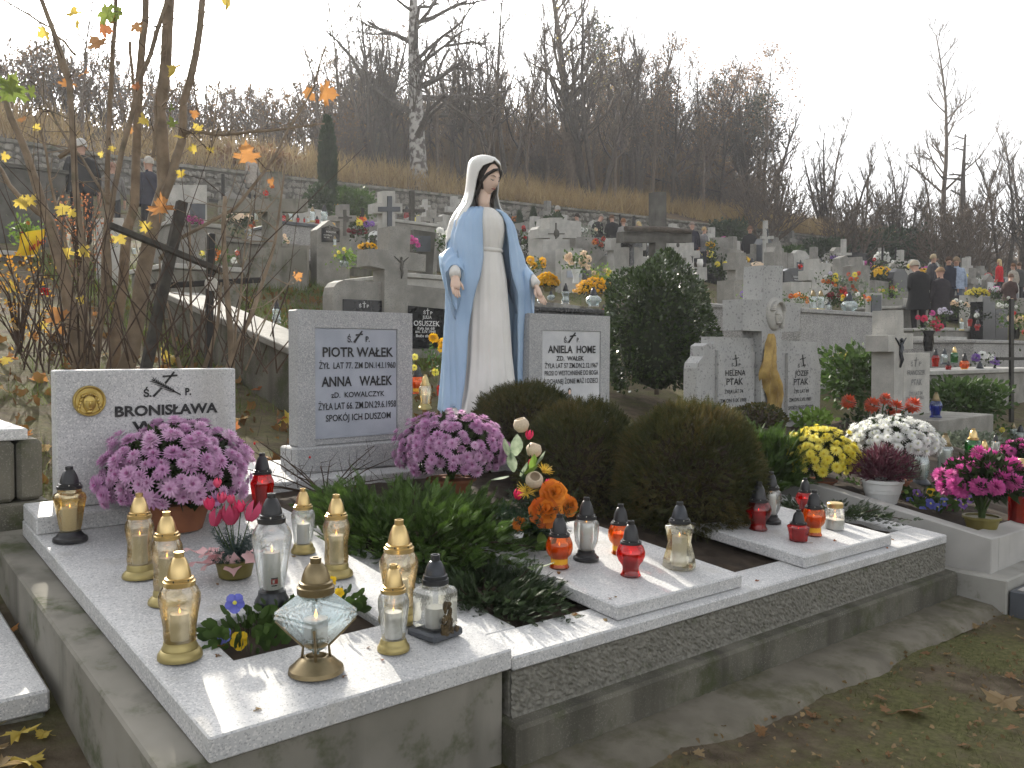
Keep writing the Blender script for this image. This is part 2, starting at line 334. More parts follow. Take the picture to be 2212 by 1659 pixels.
# ================================================================ setting: ground, bank, wall, haze-free sky
def axis(lo, hi, near0, near1, fine, grow=1.12):
    a = [near0]
    while a[-1] < near1: a.append(a[-1]+fine)
    s = fine
    while a[-1] < hi: s = min(s*grow, 6); a.append(a[-1]+s)
    b = [near0]; s = fine
    while b[-1] > lo: s = min(s*grow, 6); b.append(b[-1]-s)
    return np.array(b[::-1][:-1]+a)
def vnoise(x, y, s, seed=0):
    """cheap smooth value noise"""
    x = np.asarray(x)*s; y = np.asarray(y)*s; xi = np.floor(x).astype(int); yi = np.floor(y).astype(int); fx = x-xi; fy = y-yi
    fx = fx*fx*(3-2*fx); fy = fy*fy*(3-2*fy)
    def h(a, b): 
        n = (a*374761393+b*668265263+seed*1442695) & 0x7fffffff; n = (n ^ (n >> 13))*1274126177 & 0x7fffffff; return ((n ^ (n >> 16)) & 0xffff)/65535.
    return (h(xi, yi)*(1-fx)+h(xi+1, yi)*fx)*(1-fy)+(h(xi, yi+1)*(1-fx)+h(xi+1, yi+1)*fx)*fy
xs = axis(-60, 190, -2, 12, .12); ys = axis(-25, 24., -3.5, 9, .12); ys = ys[ys < 23.9]; ys = np.append(ys, 24.2)
X, Y = np.meshgrid(xs, ys)
Z = ground(X, np.minimum(Y, 23.99)) + .035*(vnoise(X, Y, 1.3)-.5) + .05*(vnoise(X, Y, .5, 3)-.5) + .02*(vnoise(X, Y, 5, 5)-.5)
gm = bpy.data.materials.new('soil, moss and trodden grass'); t, b = nodes(gm); N = t.nodes; L = t.links
geo = N.new('ShaderNodeNewGeometry')
def nz(scale, detail=8, rough=.6):
    n = N.new('ShaderNodeTexNoise'); n.inputs['Scale'].default_value = scale; n.inputs['Detail'].default_value = detail; n.inputs['Roughness'].default_value = rough; L.new(geo.outputs['Position'], n.inputs['Vector']); return n.outputs['Fac']
def ramp(f, st):
    r = N.new('ShaderNodeValToRGB'); r.color_ramp.elements[0].position = st[0][0]; r.color_ramp.elements[0].color = rgba(st[0][1]); r.color_ramp.elements[1].position = st[-1][0]; r.color_ramp.elements[1].color = rgba(st[-1][1])
    for p, c in st[1:-1]: r.color_ramp.elements.new(p).color = rgba(c)
    L.new(f, r.inputs[0]); return r.outputs[0]
def cmix(f, a, c):
    m = N.new('ShaderNodeMix'); m.data_type = 'RGBA'; L.new(f, m.inputs[0]); L.new(a, m.inputs[6]); L.new(c, m.inputs[7]); return m.outputs[2]
soilc = ramp(nz(9), [(.3, (.072, .056, .039)), (.55, (.135, .108, .075)), (.75, (.20, .165, .118))])
mossc = ramp(nz(40, 4), [(.3, (.075, .078, .032)), (.7, (.165, .16, .070))])
msk = ramp(nz(1.7, 10, .72), [(.43, (0, 0, 0)), (.60, (1, 1, 1))])
L.new(cmix(msk, soilc, mossc), b.inputs['Base Color']); b.inputs['Roughness'].default_value = .95; b.inputs['Specular IOR Level'].default_value = .1
bp = N.new('ShaderNodeBump'); bp.inputs['Strength'].default_value = .9; bp.inputs['Distance'].default_value = .025; L.new(nz(28, 10, .75), bp.inputs['Height']); L.new(bp.outputs[0], b.inputs['Normal'])
nr, nc = X.shape; idx = np.arange(nr*nc).reshape(nr, nc)
Fq = np.stack([idx[:-1, :-1], idx[:-1, 1:], idx[1:, 1:], idx[1:, :-1]], -1).reshape(-1, 4)
GROUND = struct(obj('ground', np_mesh('ground', np.stack([X, Y, Z], -1).reshape(-1, 3), Fq, gm, True)))
# wild bank and wooded hill above the wall
hm = mk('leaf-strewn hillside', (.14, .095, .055), (.085, .062, .04), .8, .95, .05, 6, coord='World', moss=((.19, .145, .075), .7, .5))
xs2 = axis(-90, 260, -10, 60, 1.2); ys2 = np.concatenate([np.arange(24.05, 36, 1.), np.arange(36, 150, 4.)])
X, Y = np.meshgrid(xs2, ys2); Z = ground(X, Y) + .5*(vnoise(X, Y, .2, 9)-.5)*np.clip((Y-24)/4, 0, 1)
nr, nc = X.shape; idx = np.arange(nr*nc).reshape(nr, nc); Fq = np.stack([idx[:-1, :-1], idx[:-1, 1:], idx[1:, 1:], idx[1:, :-1]], -1).reshape(-1, 4)
HILL = struct(obj('hill', np_mesh('hill', np.stack([X, Y, Z], -1).reshape(-1, 3), Fq, hm, True)))
# stone retaining wall at the top of the cemetery: each nearer stone is a piece of its own
M['fieldstone'] = mk('pale field stone', (.34, .32, .28), (.17, .16, .14), 3., .9, .01, 14, moss=((.12, .125, .07), 3, .6))
M['mortar'] = mk('wall mortar', (.16, .15, .13), (.11, .105, .09), 6, .95, .01, 20)
WALL = thing('retaining_wall', 'low field stone retaining wall along the top of the cemetery below dry grass', 'wall', (0, 24, 0))
mb = MB()
for i in range(60):
    x0, x1 = -8+i*2., -6+i*2.; a, c = float(ground(x0, 23.9)), float(ground(x1, 23.9))
    mb.add([(x0, -.22, a-.4), (x1, -.22, c-.4), (x1, .25, c-.4), (x0, .25, a-.4), (x0, -.22, a+.86), (x1, -.22, c+.86), (x1, .25, c+.86), (x0, .25, a+.86)], [(0, 1, 5, 4), (4, 5, 6, 7), (2, 3, 7, 6)])
mb.build('mortar_core', 'mortar', WALL)
cop = MB()
for i in range(60):
    x0, x1 = -8+i*2., -6.02+i*2.; a, c = float(ground(x0, 23.9)), float(ground(x1, 23.9))
    cop.add([(x0, -.32, a+.86), (x1, -.32, c+.86), (x1, .3, c+.86), (x0, .3, a+.86), (x0, -.32, a+.95), (x1, -.32, c+.95), (x1, .3, c+.95), (x0, .3, a+.95)], [(3, 2, 1, 0), (0, 1, 5, 4), (4, 5, 6, 7), (1, 2, 6, 5), (2, 3, 7, 6), (3, 0, 4, 7)])
cop.build('coping', 'concrete', WALL)
stones = []
for k in range(5):
    s = MB(); s.ell((0, 0, 0), (1, .5, 1), 7, 4, noise=.45); stones.append(s.mesh('wall_stone', 'fieldstone'))
rest = MB(); cnt = 0; rs = random.Random(3)
for i in range(460):
    for r in range(4):
        x = 2+i*.16+.08*(r % 2)+rs.uniform(-.06, .06); 
        if x > 62: continue
        z = float(ground(x, 23.9))+.12+r*.2+rs.uniform(-.05, .05); sc = (.095*rs.uniform(.6, 1.5), .1, .10*rs.uniform(.6, 1.25)); y = -.22
        if r >= 2 and 12 < x < 32 and cnt < 140:
            o = obj('wall_stone', stones[rs.randrange(5)], WALL, (x, y, z), (0, rs.uniform(-.4, .4), 0), sc); cnt += 1
        else: rest.ell((x, y, z), sc, 6, 3, noise=.4)
tag(rest.build('wall_stones', 'fieldstone', WALL), None, None, kind='stuff')

# ================================================================ tombs A (low slab) and B (double frame)
def slab_hole(mb, x0, x1, y0, y1, h, zf, th, bev=.005):
    bm = bmesh.new(); hx0, hx1, hy0, hy1 = h; xs_ = [x0, hx0, hx1, x1]; ys_ = [y0, hy0, hy1, y1]
    g = [[bm.verts.new((x, y, zf(x, y))) for x in xs_] for y in ys_]; fc = []
    for j in range(3):
        for i in range(3):
            if i == 1 and j == 1: continue
            fc.append(bm.faces.new((g[j][i], g[j][i+1], g[j+1][i+1], g[j+1][i])))
    ex = bmesh.ops.extrude_face_region(bm, geom=fc)
    for v in [e for e in ex['geom'] if isinstance(e, bmesh.types.BMVert)]: v.co.z += th     # the new faces become the top
    bmesh.ops.recalc_face_normals(bm, faces=bm.faces[:])
    ed = [e for e in bm.edges if len(e.link_faces) == 2 and e.calc_face_angle(0) > .5]
    bmesh.ops.bevel(bm, geom=ed, offset=bev, segments=1, affect='EDGES'); bm.verts.index_update()
    mb.add([v.co.copy() for v in bm.verts], [tuple(v.index for v in f.verts) for f in bm.faces]); bm.free()
TOMB_A = thing('tomb', 'pale terrazzo tomb with planting hole, nearest the camera at lower left', 'tomb', (0, 0, 0))
mb = MB(); slab_hole(mb, 0, W, 0, 2.13, (.232, .776, .387, .70), lambda x, y: zA(y)-.07, .07); mb.build('top_slab', 'terrazzo', TOMB_A)
mb = MB(); mb.bbox(0.003, W-.003, 1.876, 2.125, .0005, .075, .006, zf=lambda x, y: zA(y)); mb.build('plinth', 'terrazzo', TOMB_A)
mb = MB(); mb.bbox(-.115, W-.02, .022, 2.25, -.62, -.075, .008, zf=lambda x, y: zA(y)); mb.build('base', 'concrete', TOMB_A)
mb = MB(); mb.box(.2, .8, .35, .74, -.06, -.035); mb.v = [(x, y, z+zA(y)+.018*random.random()) for x, y, z in mb.v]; mb.build('soil', 'soil', TOMB_A)
TOMB_B = thing('tomb', 'double grave frame of white terrazzo planted with junipers and round thujas', 'tomb', (W, 0, 0))
BW, BD = 3.43, 3.05
fb = lambda x, y: -.03+y*TB+SX*x
mb = MB(); mb.bbox(.004, BW, .0, .2, -.05, 0, .006, zf=fb); mb.build('frame_front', 'terrazzo', TOMB_B)
mb = MB(); mb.bbox(.004, .19, .2005, 2.5, -.05, 0, .004, zf=fb); mb.build('frame_side', 'terrazzo', TOMB_B)
mb = MB(); mb.bbox(BW-.2, BW, .2005, 2.5, -.05, 0, .004, zf=fb); mb.build('frame_side', 'terrazzo', TOMB_B)
mb = MB(); mb.bbox(.004, BW, 2.5005, 3.1, -.28, .035, .006, zf=fb); mb.build('frame_back', 'terrazzo', TOMB_B)
# hammered front face: real relief
nx, nzz = 300, 18; gx = np.linspace(.004, BW, nx); gz = np.linspace(-.05, -.212, nzz); GX, GZ = np.meshgrid(gx, gz)
rel = .010*RNG.random(GX.shape); rel[0] = rel[-1] = 0
mb = MB(); mb.grid(np.stack([GX, .004+rel-.008*(rel > .0086), GZ+fb(GX, 0)], -1)); mb.build('hammered_face', 'rough', TOMB_B)
mb = MB(); mb.bbox(.004, BW-.003, .02, 2.95, -.6, -.055, .004, zf=fb); mb.build('frame_core', 'rough', TOMB_B)
mb = MB(); mb.bbox(-.02, BW+.035, -.055, 2.9, -.7, -.212, .012, zf=lambda x, y: fb(x, y)); mb.build('footing', 'concrete_wet', TOMB_B)
mb = MB(); nxs, nys = 40, 30; gx = np.linspace(.18, BW-.19, nxs); gy = np.linspace(.19, 2.55, nys); GX, GY = np.meshgrid(gx, gy)
mb.grid(np.stack([GX, GY, fb(GX, GY)-.035+.02*RNG.random(GX.shape)], -1)); mb.build('soil_bed', 'soil', TOMB_B)
for (a, c, y0, y1) in ((.57, 1.39, .041, 1.05), (1.926, 2.83, .05, 1.0)):
    mb = MB(); mb.bbox(a, c, y0, y1, .002, .06, .006, zf=fb); mb.build('cover_slab', 'terrazzo', TOMB_B)
M['apron'] = mk('gritty old concrete', (.185, .168, .135), (.115, .104, .08), 5, .95, .008, 50, moss=((.085, .082, .045), 4, .48))
# apron of poured concrete along the foot of the graves
mb = MB(); n = 60; P = []
for j, (yy, dz) in enumerate(((-.055, .04), (-.16, .034), (-.19, .028), (-.25, -.012))):
    P.append([(x, yy-(.09*vnoise(x, 0, 1.1, 2)+.05*vnoise(x, 0, 3.1, 4)) if j >= 2 else yy, float(ground(x, yy))+dz+.006*random.random()) for x in np.linspace(1.02, 4.6, 160)])
mb.grid(np.array(P)[::-1]); struct(mb.build('pavement_apron', 'apron', None, True))

# ---------------------------------------------------------------- lettering
FONT_CAP = None
def text_mesh(s, bold=0.):
    cu = bpy.data.curves.new('t', 'FONT'); cu.body = s; cu.size = 1; cu.extrude = .0; cu.offset = bold; cu.resolution_u = 3
    o = bpy.data.objects.new('t', cu); COL.objects.link(o); dg = bpy.context.evaluated_depsgraph_get(); me = bpy.data.meshes.new_from_object(o.evaluated_get(dg))
    bpy.data.objects.remove(o); bpy.data.curves.remove(cu); return me
def text_at(parent, s, PL, PR, cap, mat='letter', bold=.0, org=(0, 0, 0), name='inscription', proud=.004):
    """text between two world points on the face (baseline left, right), cap height in metres, facing -Y"""
    global FONT_CAP
    if FONT_CAP is None:
        m0 = text_mesh('H'); v = np.array([q.co for q in m0.vertices]); FONT_CAP = v[:, 1].max()
    me = text_mesh(s, bold); v = np.array([q.co for q in me.vertices])
    if not len(v): return
    x0, x1 = v[:, 0].min(), v[:, 0].max(); PL, PR = np.array(PL), np.array(PR)
    u = (v[:, 0]-x0)/(x1-x0); Pw = PL+(PR-PL)*u[:, None]; Pw[:, 2] += v[:, 1]*cap/FONT_CAP; Pw[:, 1] -= proud; Pw -= np.array(org)
    me.vertices.foreach_set('co', Pw.astype(np.float32).ravel()); me.materials.clear(); me.materials.append(M[mat]); me.update()
    return obj(name, me, parent)
def zt(ox, oy, s):
    return lambda zx, zy: ((ox+zx/s)/1.04159, (oy+zy/s)/1.04159)
def lines(parent, tr, Yf, rows, mat='letter', org=(0, 0, 0), bold=.014, proud=.004):
    for s, xl, xr, bl, br, h in rows:
        L_, R_ = on_y(*tr(xl, bl), Yf), on_y(*tr(xr, br), Yf); up = on_y(*tr(xl, bl-h), Yf)
        z = (L_[2]+R_[2])/2; L_[2] = R_[2] = z
        text_at(parent, s, L_, R_, up[2]-on_y(*tr(xl, bl), Yf)[2], mat, bold*1.7 if len(s) < 14 else .014, org, proud=proud)
def strokes(parent, tr, Yf, segs, mat, org=(0, 0, 0), name='emblem', proud=.004):
    """flat painted strokes: (x0,y0,x1,y1,width0,width1) in zoom pixels"""
    mb = MB()
    for x0, y0, x1, y1, w0, w1 in segs:
        A_, B_ = np.array([x0, y0], float), np.array([x1, y1], float); d = B_-A_; d /= np.linalg.norm(d)+1e-9; n = np.array([-d[1], d[0]])
        q = [A_+n*w0/2, A_-n*w0/2, B_-n*w1/2, B_+n*w1/2]; P = [on_y(*tr(*p), Yf) for p in q]
        for p in P: p[1] -= proud
        P = [p-np.array(org) for p in P]; a = (P[1]-P[0]); c = (P[2]-P[0])
        f = (0, 1, 2, 3) if np.cross(a, c)[1] < 0 else (3, 2, 1, 0)
        mb.add(P, [f])
    return mb.build(name, mat, parent)

# ---------------------------------------------------------------- headstone of the low slab tomb (Bronislawa)
z1 = zt(0, 780, 2.8307); YB = 1.965
HS = thing('headstone', 'white terrazzo headstone with brass medallion of a crowned head', 'headstone', (0, 0, 0))
mb = MB(); zb = zA(1.99)+.0755
mb.bbox(.105, .915, YB, YB+.085, zb, .905, .006); mb.build('stone', 'terrazzo', HS)
lines(HS, z1, YB, [('BRONISŁAWA', 730, 1385, 450, 412, 62), ('WAŁEK', 838, 1290, 547, 508, 60), ('Ś.', 912, 962, 320, 316, 44), ('P.', 1178, 1216, 308, 305, 42)], bold=.022)
seg = [(975, 318, 1028, 262, 14, 14), (1050, 235, 1108, 160, 14, 12), (1033, 190, 1128, 182, 12, 12), (965, 208, 1150, 306, 5, 9)]
for k in range(9):
    a = k/9.; x, y = 985+a*140, 218+a*75; seg += [(x, y, x-14, y-26+a*6, 9, 3), (x, y, x-34, y+4, 9, 3)]
strokes(HS, z1, YB, seg, 'letter', name='palm_and_cross_emblem')
P = on_y(*z1(567, 345), YB); rr = 98/2.8307/1.04159*depth(P)/F
md = MB(); rot = Matrix.Rotation(PI/2, 4, 'X')
md.lathe([(rr, 0), (rr, .012), (rr*.93, .018), (rr*.86, .014), (rr*.82, .006), (.001, .006)], 36, cap=False)
md.v = [tuple(Matrix.Translation(Vector(P)) @ rot @ Vector(v)) for v in md.v]
md_o = md.build('medallion', 'bronze', HS, True, angle=50)
hd = MB(); sc = rr
def rel(cx, cz, rx, rz, h, ang=0): hd.ell((P[0]+cx*sc, P[1]-.006, P[2]+cz*sc), (rx*sc, h*sc, rz*sc), 12, 6)
rel(0, -.12, .42, .62, .20); rel(0, -.18, .09, .22, .33); rel(-.17, -.02, .12, .05, .26); rel(.17, -.02, .12, .05, .26); rel(0, -.5, .17, .06, .26); rel(0, -.7, .22, .12, .2)
for k in range(9): a = -1.1+k*.275; rel(.46*math.sin(a), .18+.28*math.cos(a), .13, .09, .25)
for s in (-1, 1):
    for k in range(4): rel(s*(.52+.05*k), .05-.2*k, .10, .16, .16)
hd.build('relief_head', 'bronze', md_o, True)

# ---------------------------------------------------------------- headstones of the double grave
def emblem(parent, tr, Yf, cx, cy, s, mat='letter', slant=.42):
    """slanted painted cross"""
    return strokes(parent, tr, Yf, [(cx-s*slant*.9, cy+s*.5, cx+s*slant*.75, cy-s*.5, s*.20, s*.13), (cx-s*.25, cy-s*.14, cx+s*.38, cy-s*.22, s*.14, s*.12)], mat, name='cross_emblem')
def framed_stone(name, label, tr, rect, base, Yf, th, mat, pl, plmat, rows, extra):
    """rect, base, pl: zoom pixel corners of the body face, the base face and the plaque"""
    o = thing(name, label, 'headstone', (0, 0, 0))
    a, c = on_y(*tr(rect[0], rect[1]), Yf), on_y(*tr(rect[2], rect[3]), Yf)
    ztop = (a[2]+on_y(*tr(rect[2], rect[1]), Yf)[2])/2; zbt = base[2]
    mb = MB(); pa, pc = on_y(*tr(pl[0], pl[1]), Yf), on_y(*tr(pl[2], pl[3]), Yf)
    x0, x1, px0, px1, pz1, pz0 = a[0], c[0], pa[0], pc[0], pa[2], max(pc[2], zbt+.004)
    # body with a shallow recess for the plaque
    mb.bbox(x0, x1, Yf+.014, Yf+th, zbt, ztop, .008)
    mb.build('stone_body', mat, o)
    mb = MB()
    for q in ((x0+.002, px0, zbt+.001, ztop-.002), (px1, x1-.002, zbt+.001, ztop-.002), (px0+.0004, px1-.0004, pz1, ztop-.002)):
        mb.box(q[0], q[1], Yf, Yf+.0145, q[2], q[3])
    mb.build('stone_border', mat, o)
    mb = MB(); mb.box(px0+.003, px1-.003, Yf+.008, Yf+.0135, pz0, pz1-.003); p = mb.build('plaque', plmat, o)
    if base[1] > 0:
        mb = MB(); mb.bbox(x0-base[1], x1+base[1], Yf-.04, Yf+th+.05, base[0], zbt, .01); mb.build('stone_base', mat, o)
    lines(o, tr, Yf+.008, rows); extra(o); return o
z4 = zt(600, 660, 3.7707); YP = 2.68
zb0 = zB(1.9, 2.66)+.036
def ex1(o): emblem(o, z4, YP+.008, 777, 368, 98)
framed_stone('headstone', 'grey terrazzo headstone lettered for Piotr and Anna Walek', z4, (262, 152, 1238, 1200), (zb0, .035, zb0+.165), YP, .13, 'terrazzo2', (410, 290, 1110, 1190), 'plaque',
    [('Ś.', 683, 722, 415, 413, 50), ('P.', 838, 872, 412, 410, 45), ('PIOTR WAŁEK', 473, 1072, 545, 528, 78), ('ŻYŁ  LAT 77. ZM DN.14.I.1960', 443, 1090, 650, 622, 52), ('ANNA   WAŁEK', 463, 1063, 798, 768, 80),
     ('zD.  KOWALCZYK', 545, 997, 893, 863, 44), ('ŻYŁA LAT 66. ZM.DN.29.6.1958', 437, 1095, 1002, 950, 56), ('SPOKÓJ ICH DUSZOM', 500, 1050, 1094, 1052, 54)], ex1)
z6 = zt(1120, 680, 3.4563)
def ex2(o):
    emblem(o, z6, YP+.008, 577, 276, 78)
    P = on_y(*z6(556, 715), YP); k = depth(P)/F/3.4563/1.04159
    mb = MB(); n = 24; v = [(P[0]+36*k*math.cos(2*PI*i/n), YP-.002, P[2]+64*k*math.sin(2*PI*i/n)) for i in range(n)]; w = [(x, YP+.0078, z) for x, y, z in v]
    mb.add(v+w, [tuple(range(n))]+[(i, i+n, (i+1) % n+n, (i+1) % n) for i in range(n)]); ov = mb.build('portrait_plate', 'plaque_white', o)
    mb = MB(); mb.ell((P[0], YP-.003, P[2]-18*k), (26*k, .002, 34*k), 14, 6); mb.build('portrait_dress', 'letter_g', ov)
    mb = MB(); mb.ell((P[0], YP-.004, P[2]+18*k), (15*k, .003, 22*k), 12, 6); mb.build('portrait_face', 'skin', ov)
    mb = MB(); mb.ell((P[0], YP-.003, P[2]+24*k), (20*k, .003, 25*k), 12, 6); mb.build('portrait_hair', 'hair', ov)
framed_stone('headstone', 'grey terrazzo headstone with pale plaque for Aniela Home and oval portrait', z6, (245, 96, 868, 800), (zb0, .0, zb0+.02), YP, .13, 'terrazzo2', (348, 216, 796, 830), 'plaque_white',
    [('Ś.', 513, 540, 315, 313, 36), ('P.', 612, 632, 311, 310, 34), ('ANIELA  HOME', 388, 758, 398, 390, 56), ('ZD.  WAŁEK', 453, 668, 456, 450, 34), ('ŻYŁA LAT 57 ZM.DN.2.12.1967', 363, 775, 516, 505, 38),
     ('PROSI O WESTCHNIENIE DO BOGA', 362, 778, 575, 558, 36), ('KOCHANEJ ŻONIE MĄŻ I DZIECI', 358, 775, 641, 622, 38)], ex2)

# ---------------------------------------------------------------- neighbour on the left: white slab and stone block tomb
P = on_plane(108, 1489, -.13); NL = thing('tomb', 'white slab tomb with chipped stone front at the lower left corner of the picture', 'tomb', (P[0], P[1], P[2]))
mb = MB(); mb.bbox(-1.0, 0, 0, .9, -.075, 0, .008, zf=lambda x, y: .10*y); mb.build('top_slab', 'terrazzo', NL)
mb = MB(); mb.bbox(-1.0, -.012, .012, .86, -.5, -.076, .008, zf=lambda x, y: .10*y); mb.build('base', 'rough', NL)
P0 = on_y(94, 1078, 2.30); NB = thing('tomb', 'mossy stone block tomb with white cover slab behind the black capped gold lantern', 'tomb', P0)
h1 = on_y(92, 948, 2.30)[2]-P0[2]; h2 = on_y(60, 905, 2.30)[2]-P0[2]
w1 = on_y(34, 1000, 2.30)[0]-P0[0]
for x0, x1, y0 in ((w1+.006, 0, 0), (-.62, w1-.006, -.012)):
    mb = MB(); mb.bbox(x0, x1, y0, .7, 0, h1, .018); mb.build('stone_block', 'concrete_wet', NB)
mb = MB(); mb.bbox(-.62, .03, -.02, .75, -.6, -.004, .012); mb.build('footing_block', 'concrete_wet', NB)
mb = MB(); mb.bbox(-.66, on_y(58, 905, 2.30)[0]-P0[0], -.015, .65, h1+.002, h1+.055, .006); mb.build('cover_slab', 'terrazzo', NB)
mb = MB(); mb.bbox(-.55, -.13, 1.9, 2.28, -.52, -.16, .01); o = mb.build('stone_kerb', 'concrete_lt'); tag(o, 'short pale kerb block beside the concrete base at left edge', 'kerb')

# ---------------------------------------------------------------- neighbour on the right: flower bed grave with granite kerb
M['kerbstone'] = mk('pale grey kerb stone', (.46, .45, .43), (.38, .37, .355), 4, .7, .001, 120, stain=((.27, .26, .25), 5, .6))
TC = thing('tomb', 'kerbed flower bed grave crowded with chrysanthemums at right', 'tomb', (4.6, -.2, -.098))
kz = lambda x, y: .162*y
mb = MB(); mb.bbox(0, .11, 0, 1.75, -.30, 0, .006, zf=kz); mb.build('kerb_side', 'kerbstone', TC)
mb = MB(); mb.bbox(.1105, 3.2, 0, .13, -.30, -.004, .006, zf=lambda x, y: kz(x, y)-.01*x); mb.build('kerb_front', 'kerbstone', TC)
mb = MB(); GX, GY = np.meshgrid(np.linspace(.1, 3.3, 30), np.linspace(.12, 2.6, 24)); mb.grid(np.stack([GX, GY, kz(GX, GY)-.05-.01*GX+.03*RNG.random(GX.shape)], -1)); mb.build('soil_bed', 'soil', TC)
mb = MB(); mb.bbox(-.06, 3.2, -.12, 2.5, -.75, -.305, .01, zf=lambda x, y: .10*y); mb.build('footing', 'concrete_lt', TC)
P = onG(2195, 1335); SP = thing('paving_slab', 'dark slate edged paving slab beside the kerbed flower bed', 'paving slab', (4.52, -.75, float(ground(4.6, -.5))))
mb = MB(); mb.bbox(0, 1.3, 0, .42, -.1, .14, .006); mb.build('slab', 'slate', SP)
mb = MB(); mb.bbox(.03, 1.27, .03, .39, .1405, .146, .003); mb.build('slab_top', 'kerbstone', SP)
SP2 = thing('paving_slab', 'pale concrete step between the double grave and the kerbed bed', 'paving slab', (4.51, -.3, float(ground(4.6, -.2))))
mb = MB(); mb.bbox(0, .6, -.02, .5, -.1, .19, .008); mb.build('slab', 'concrete_lt', SP2)
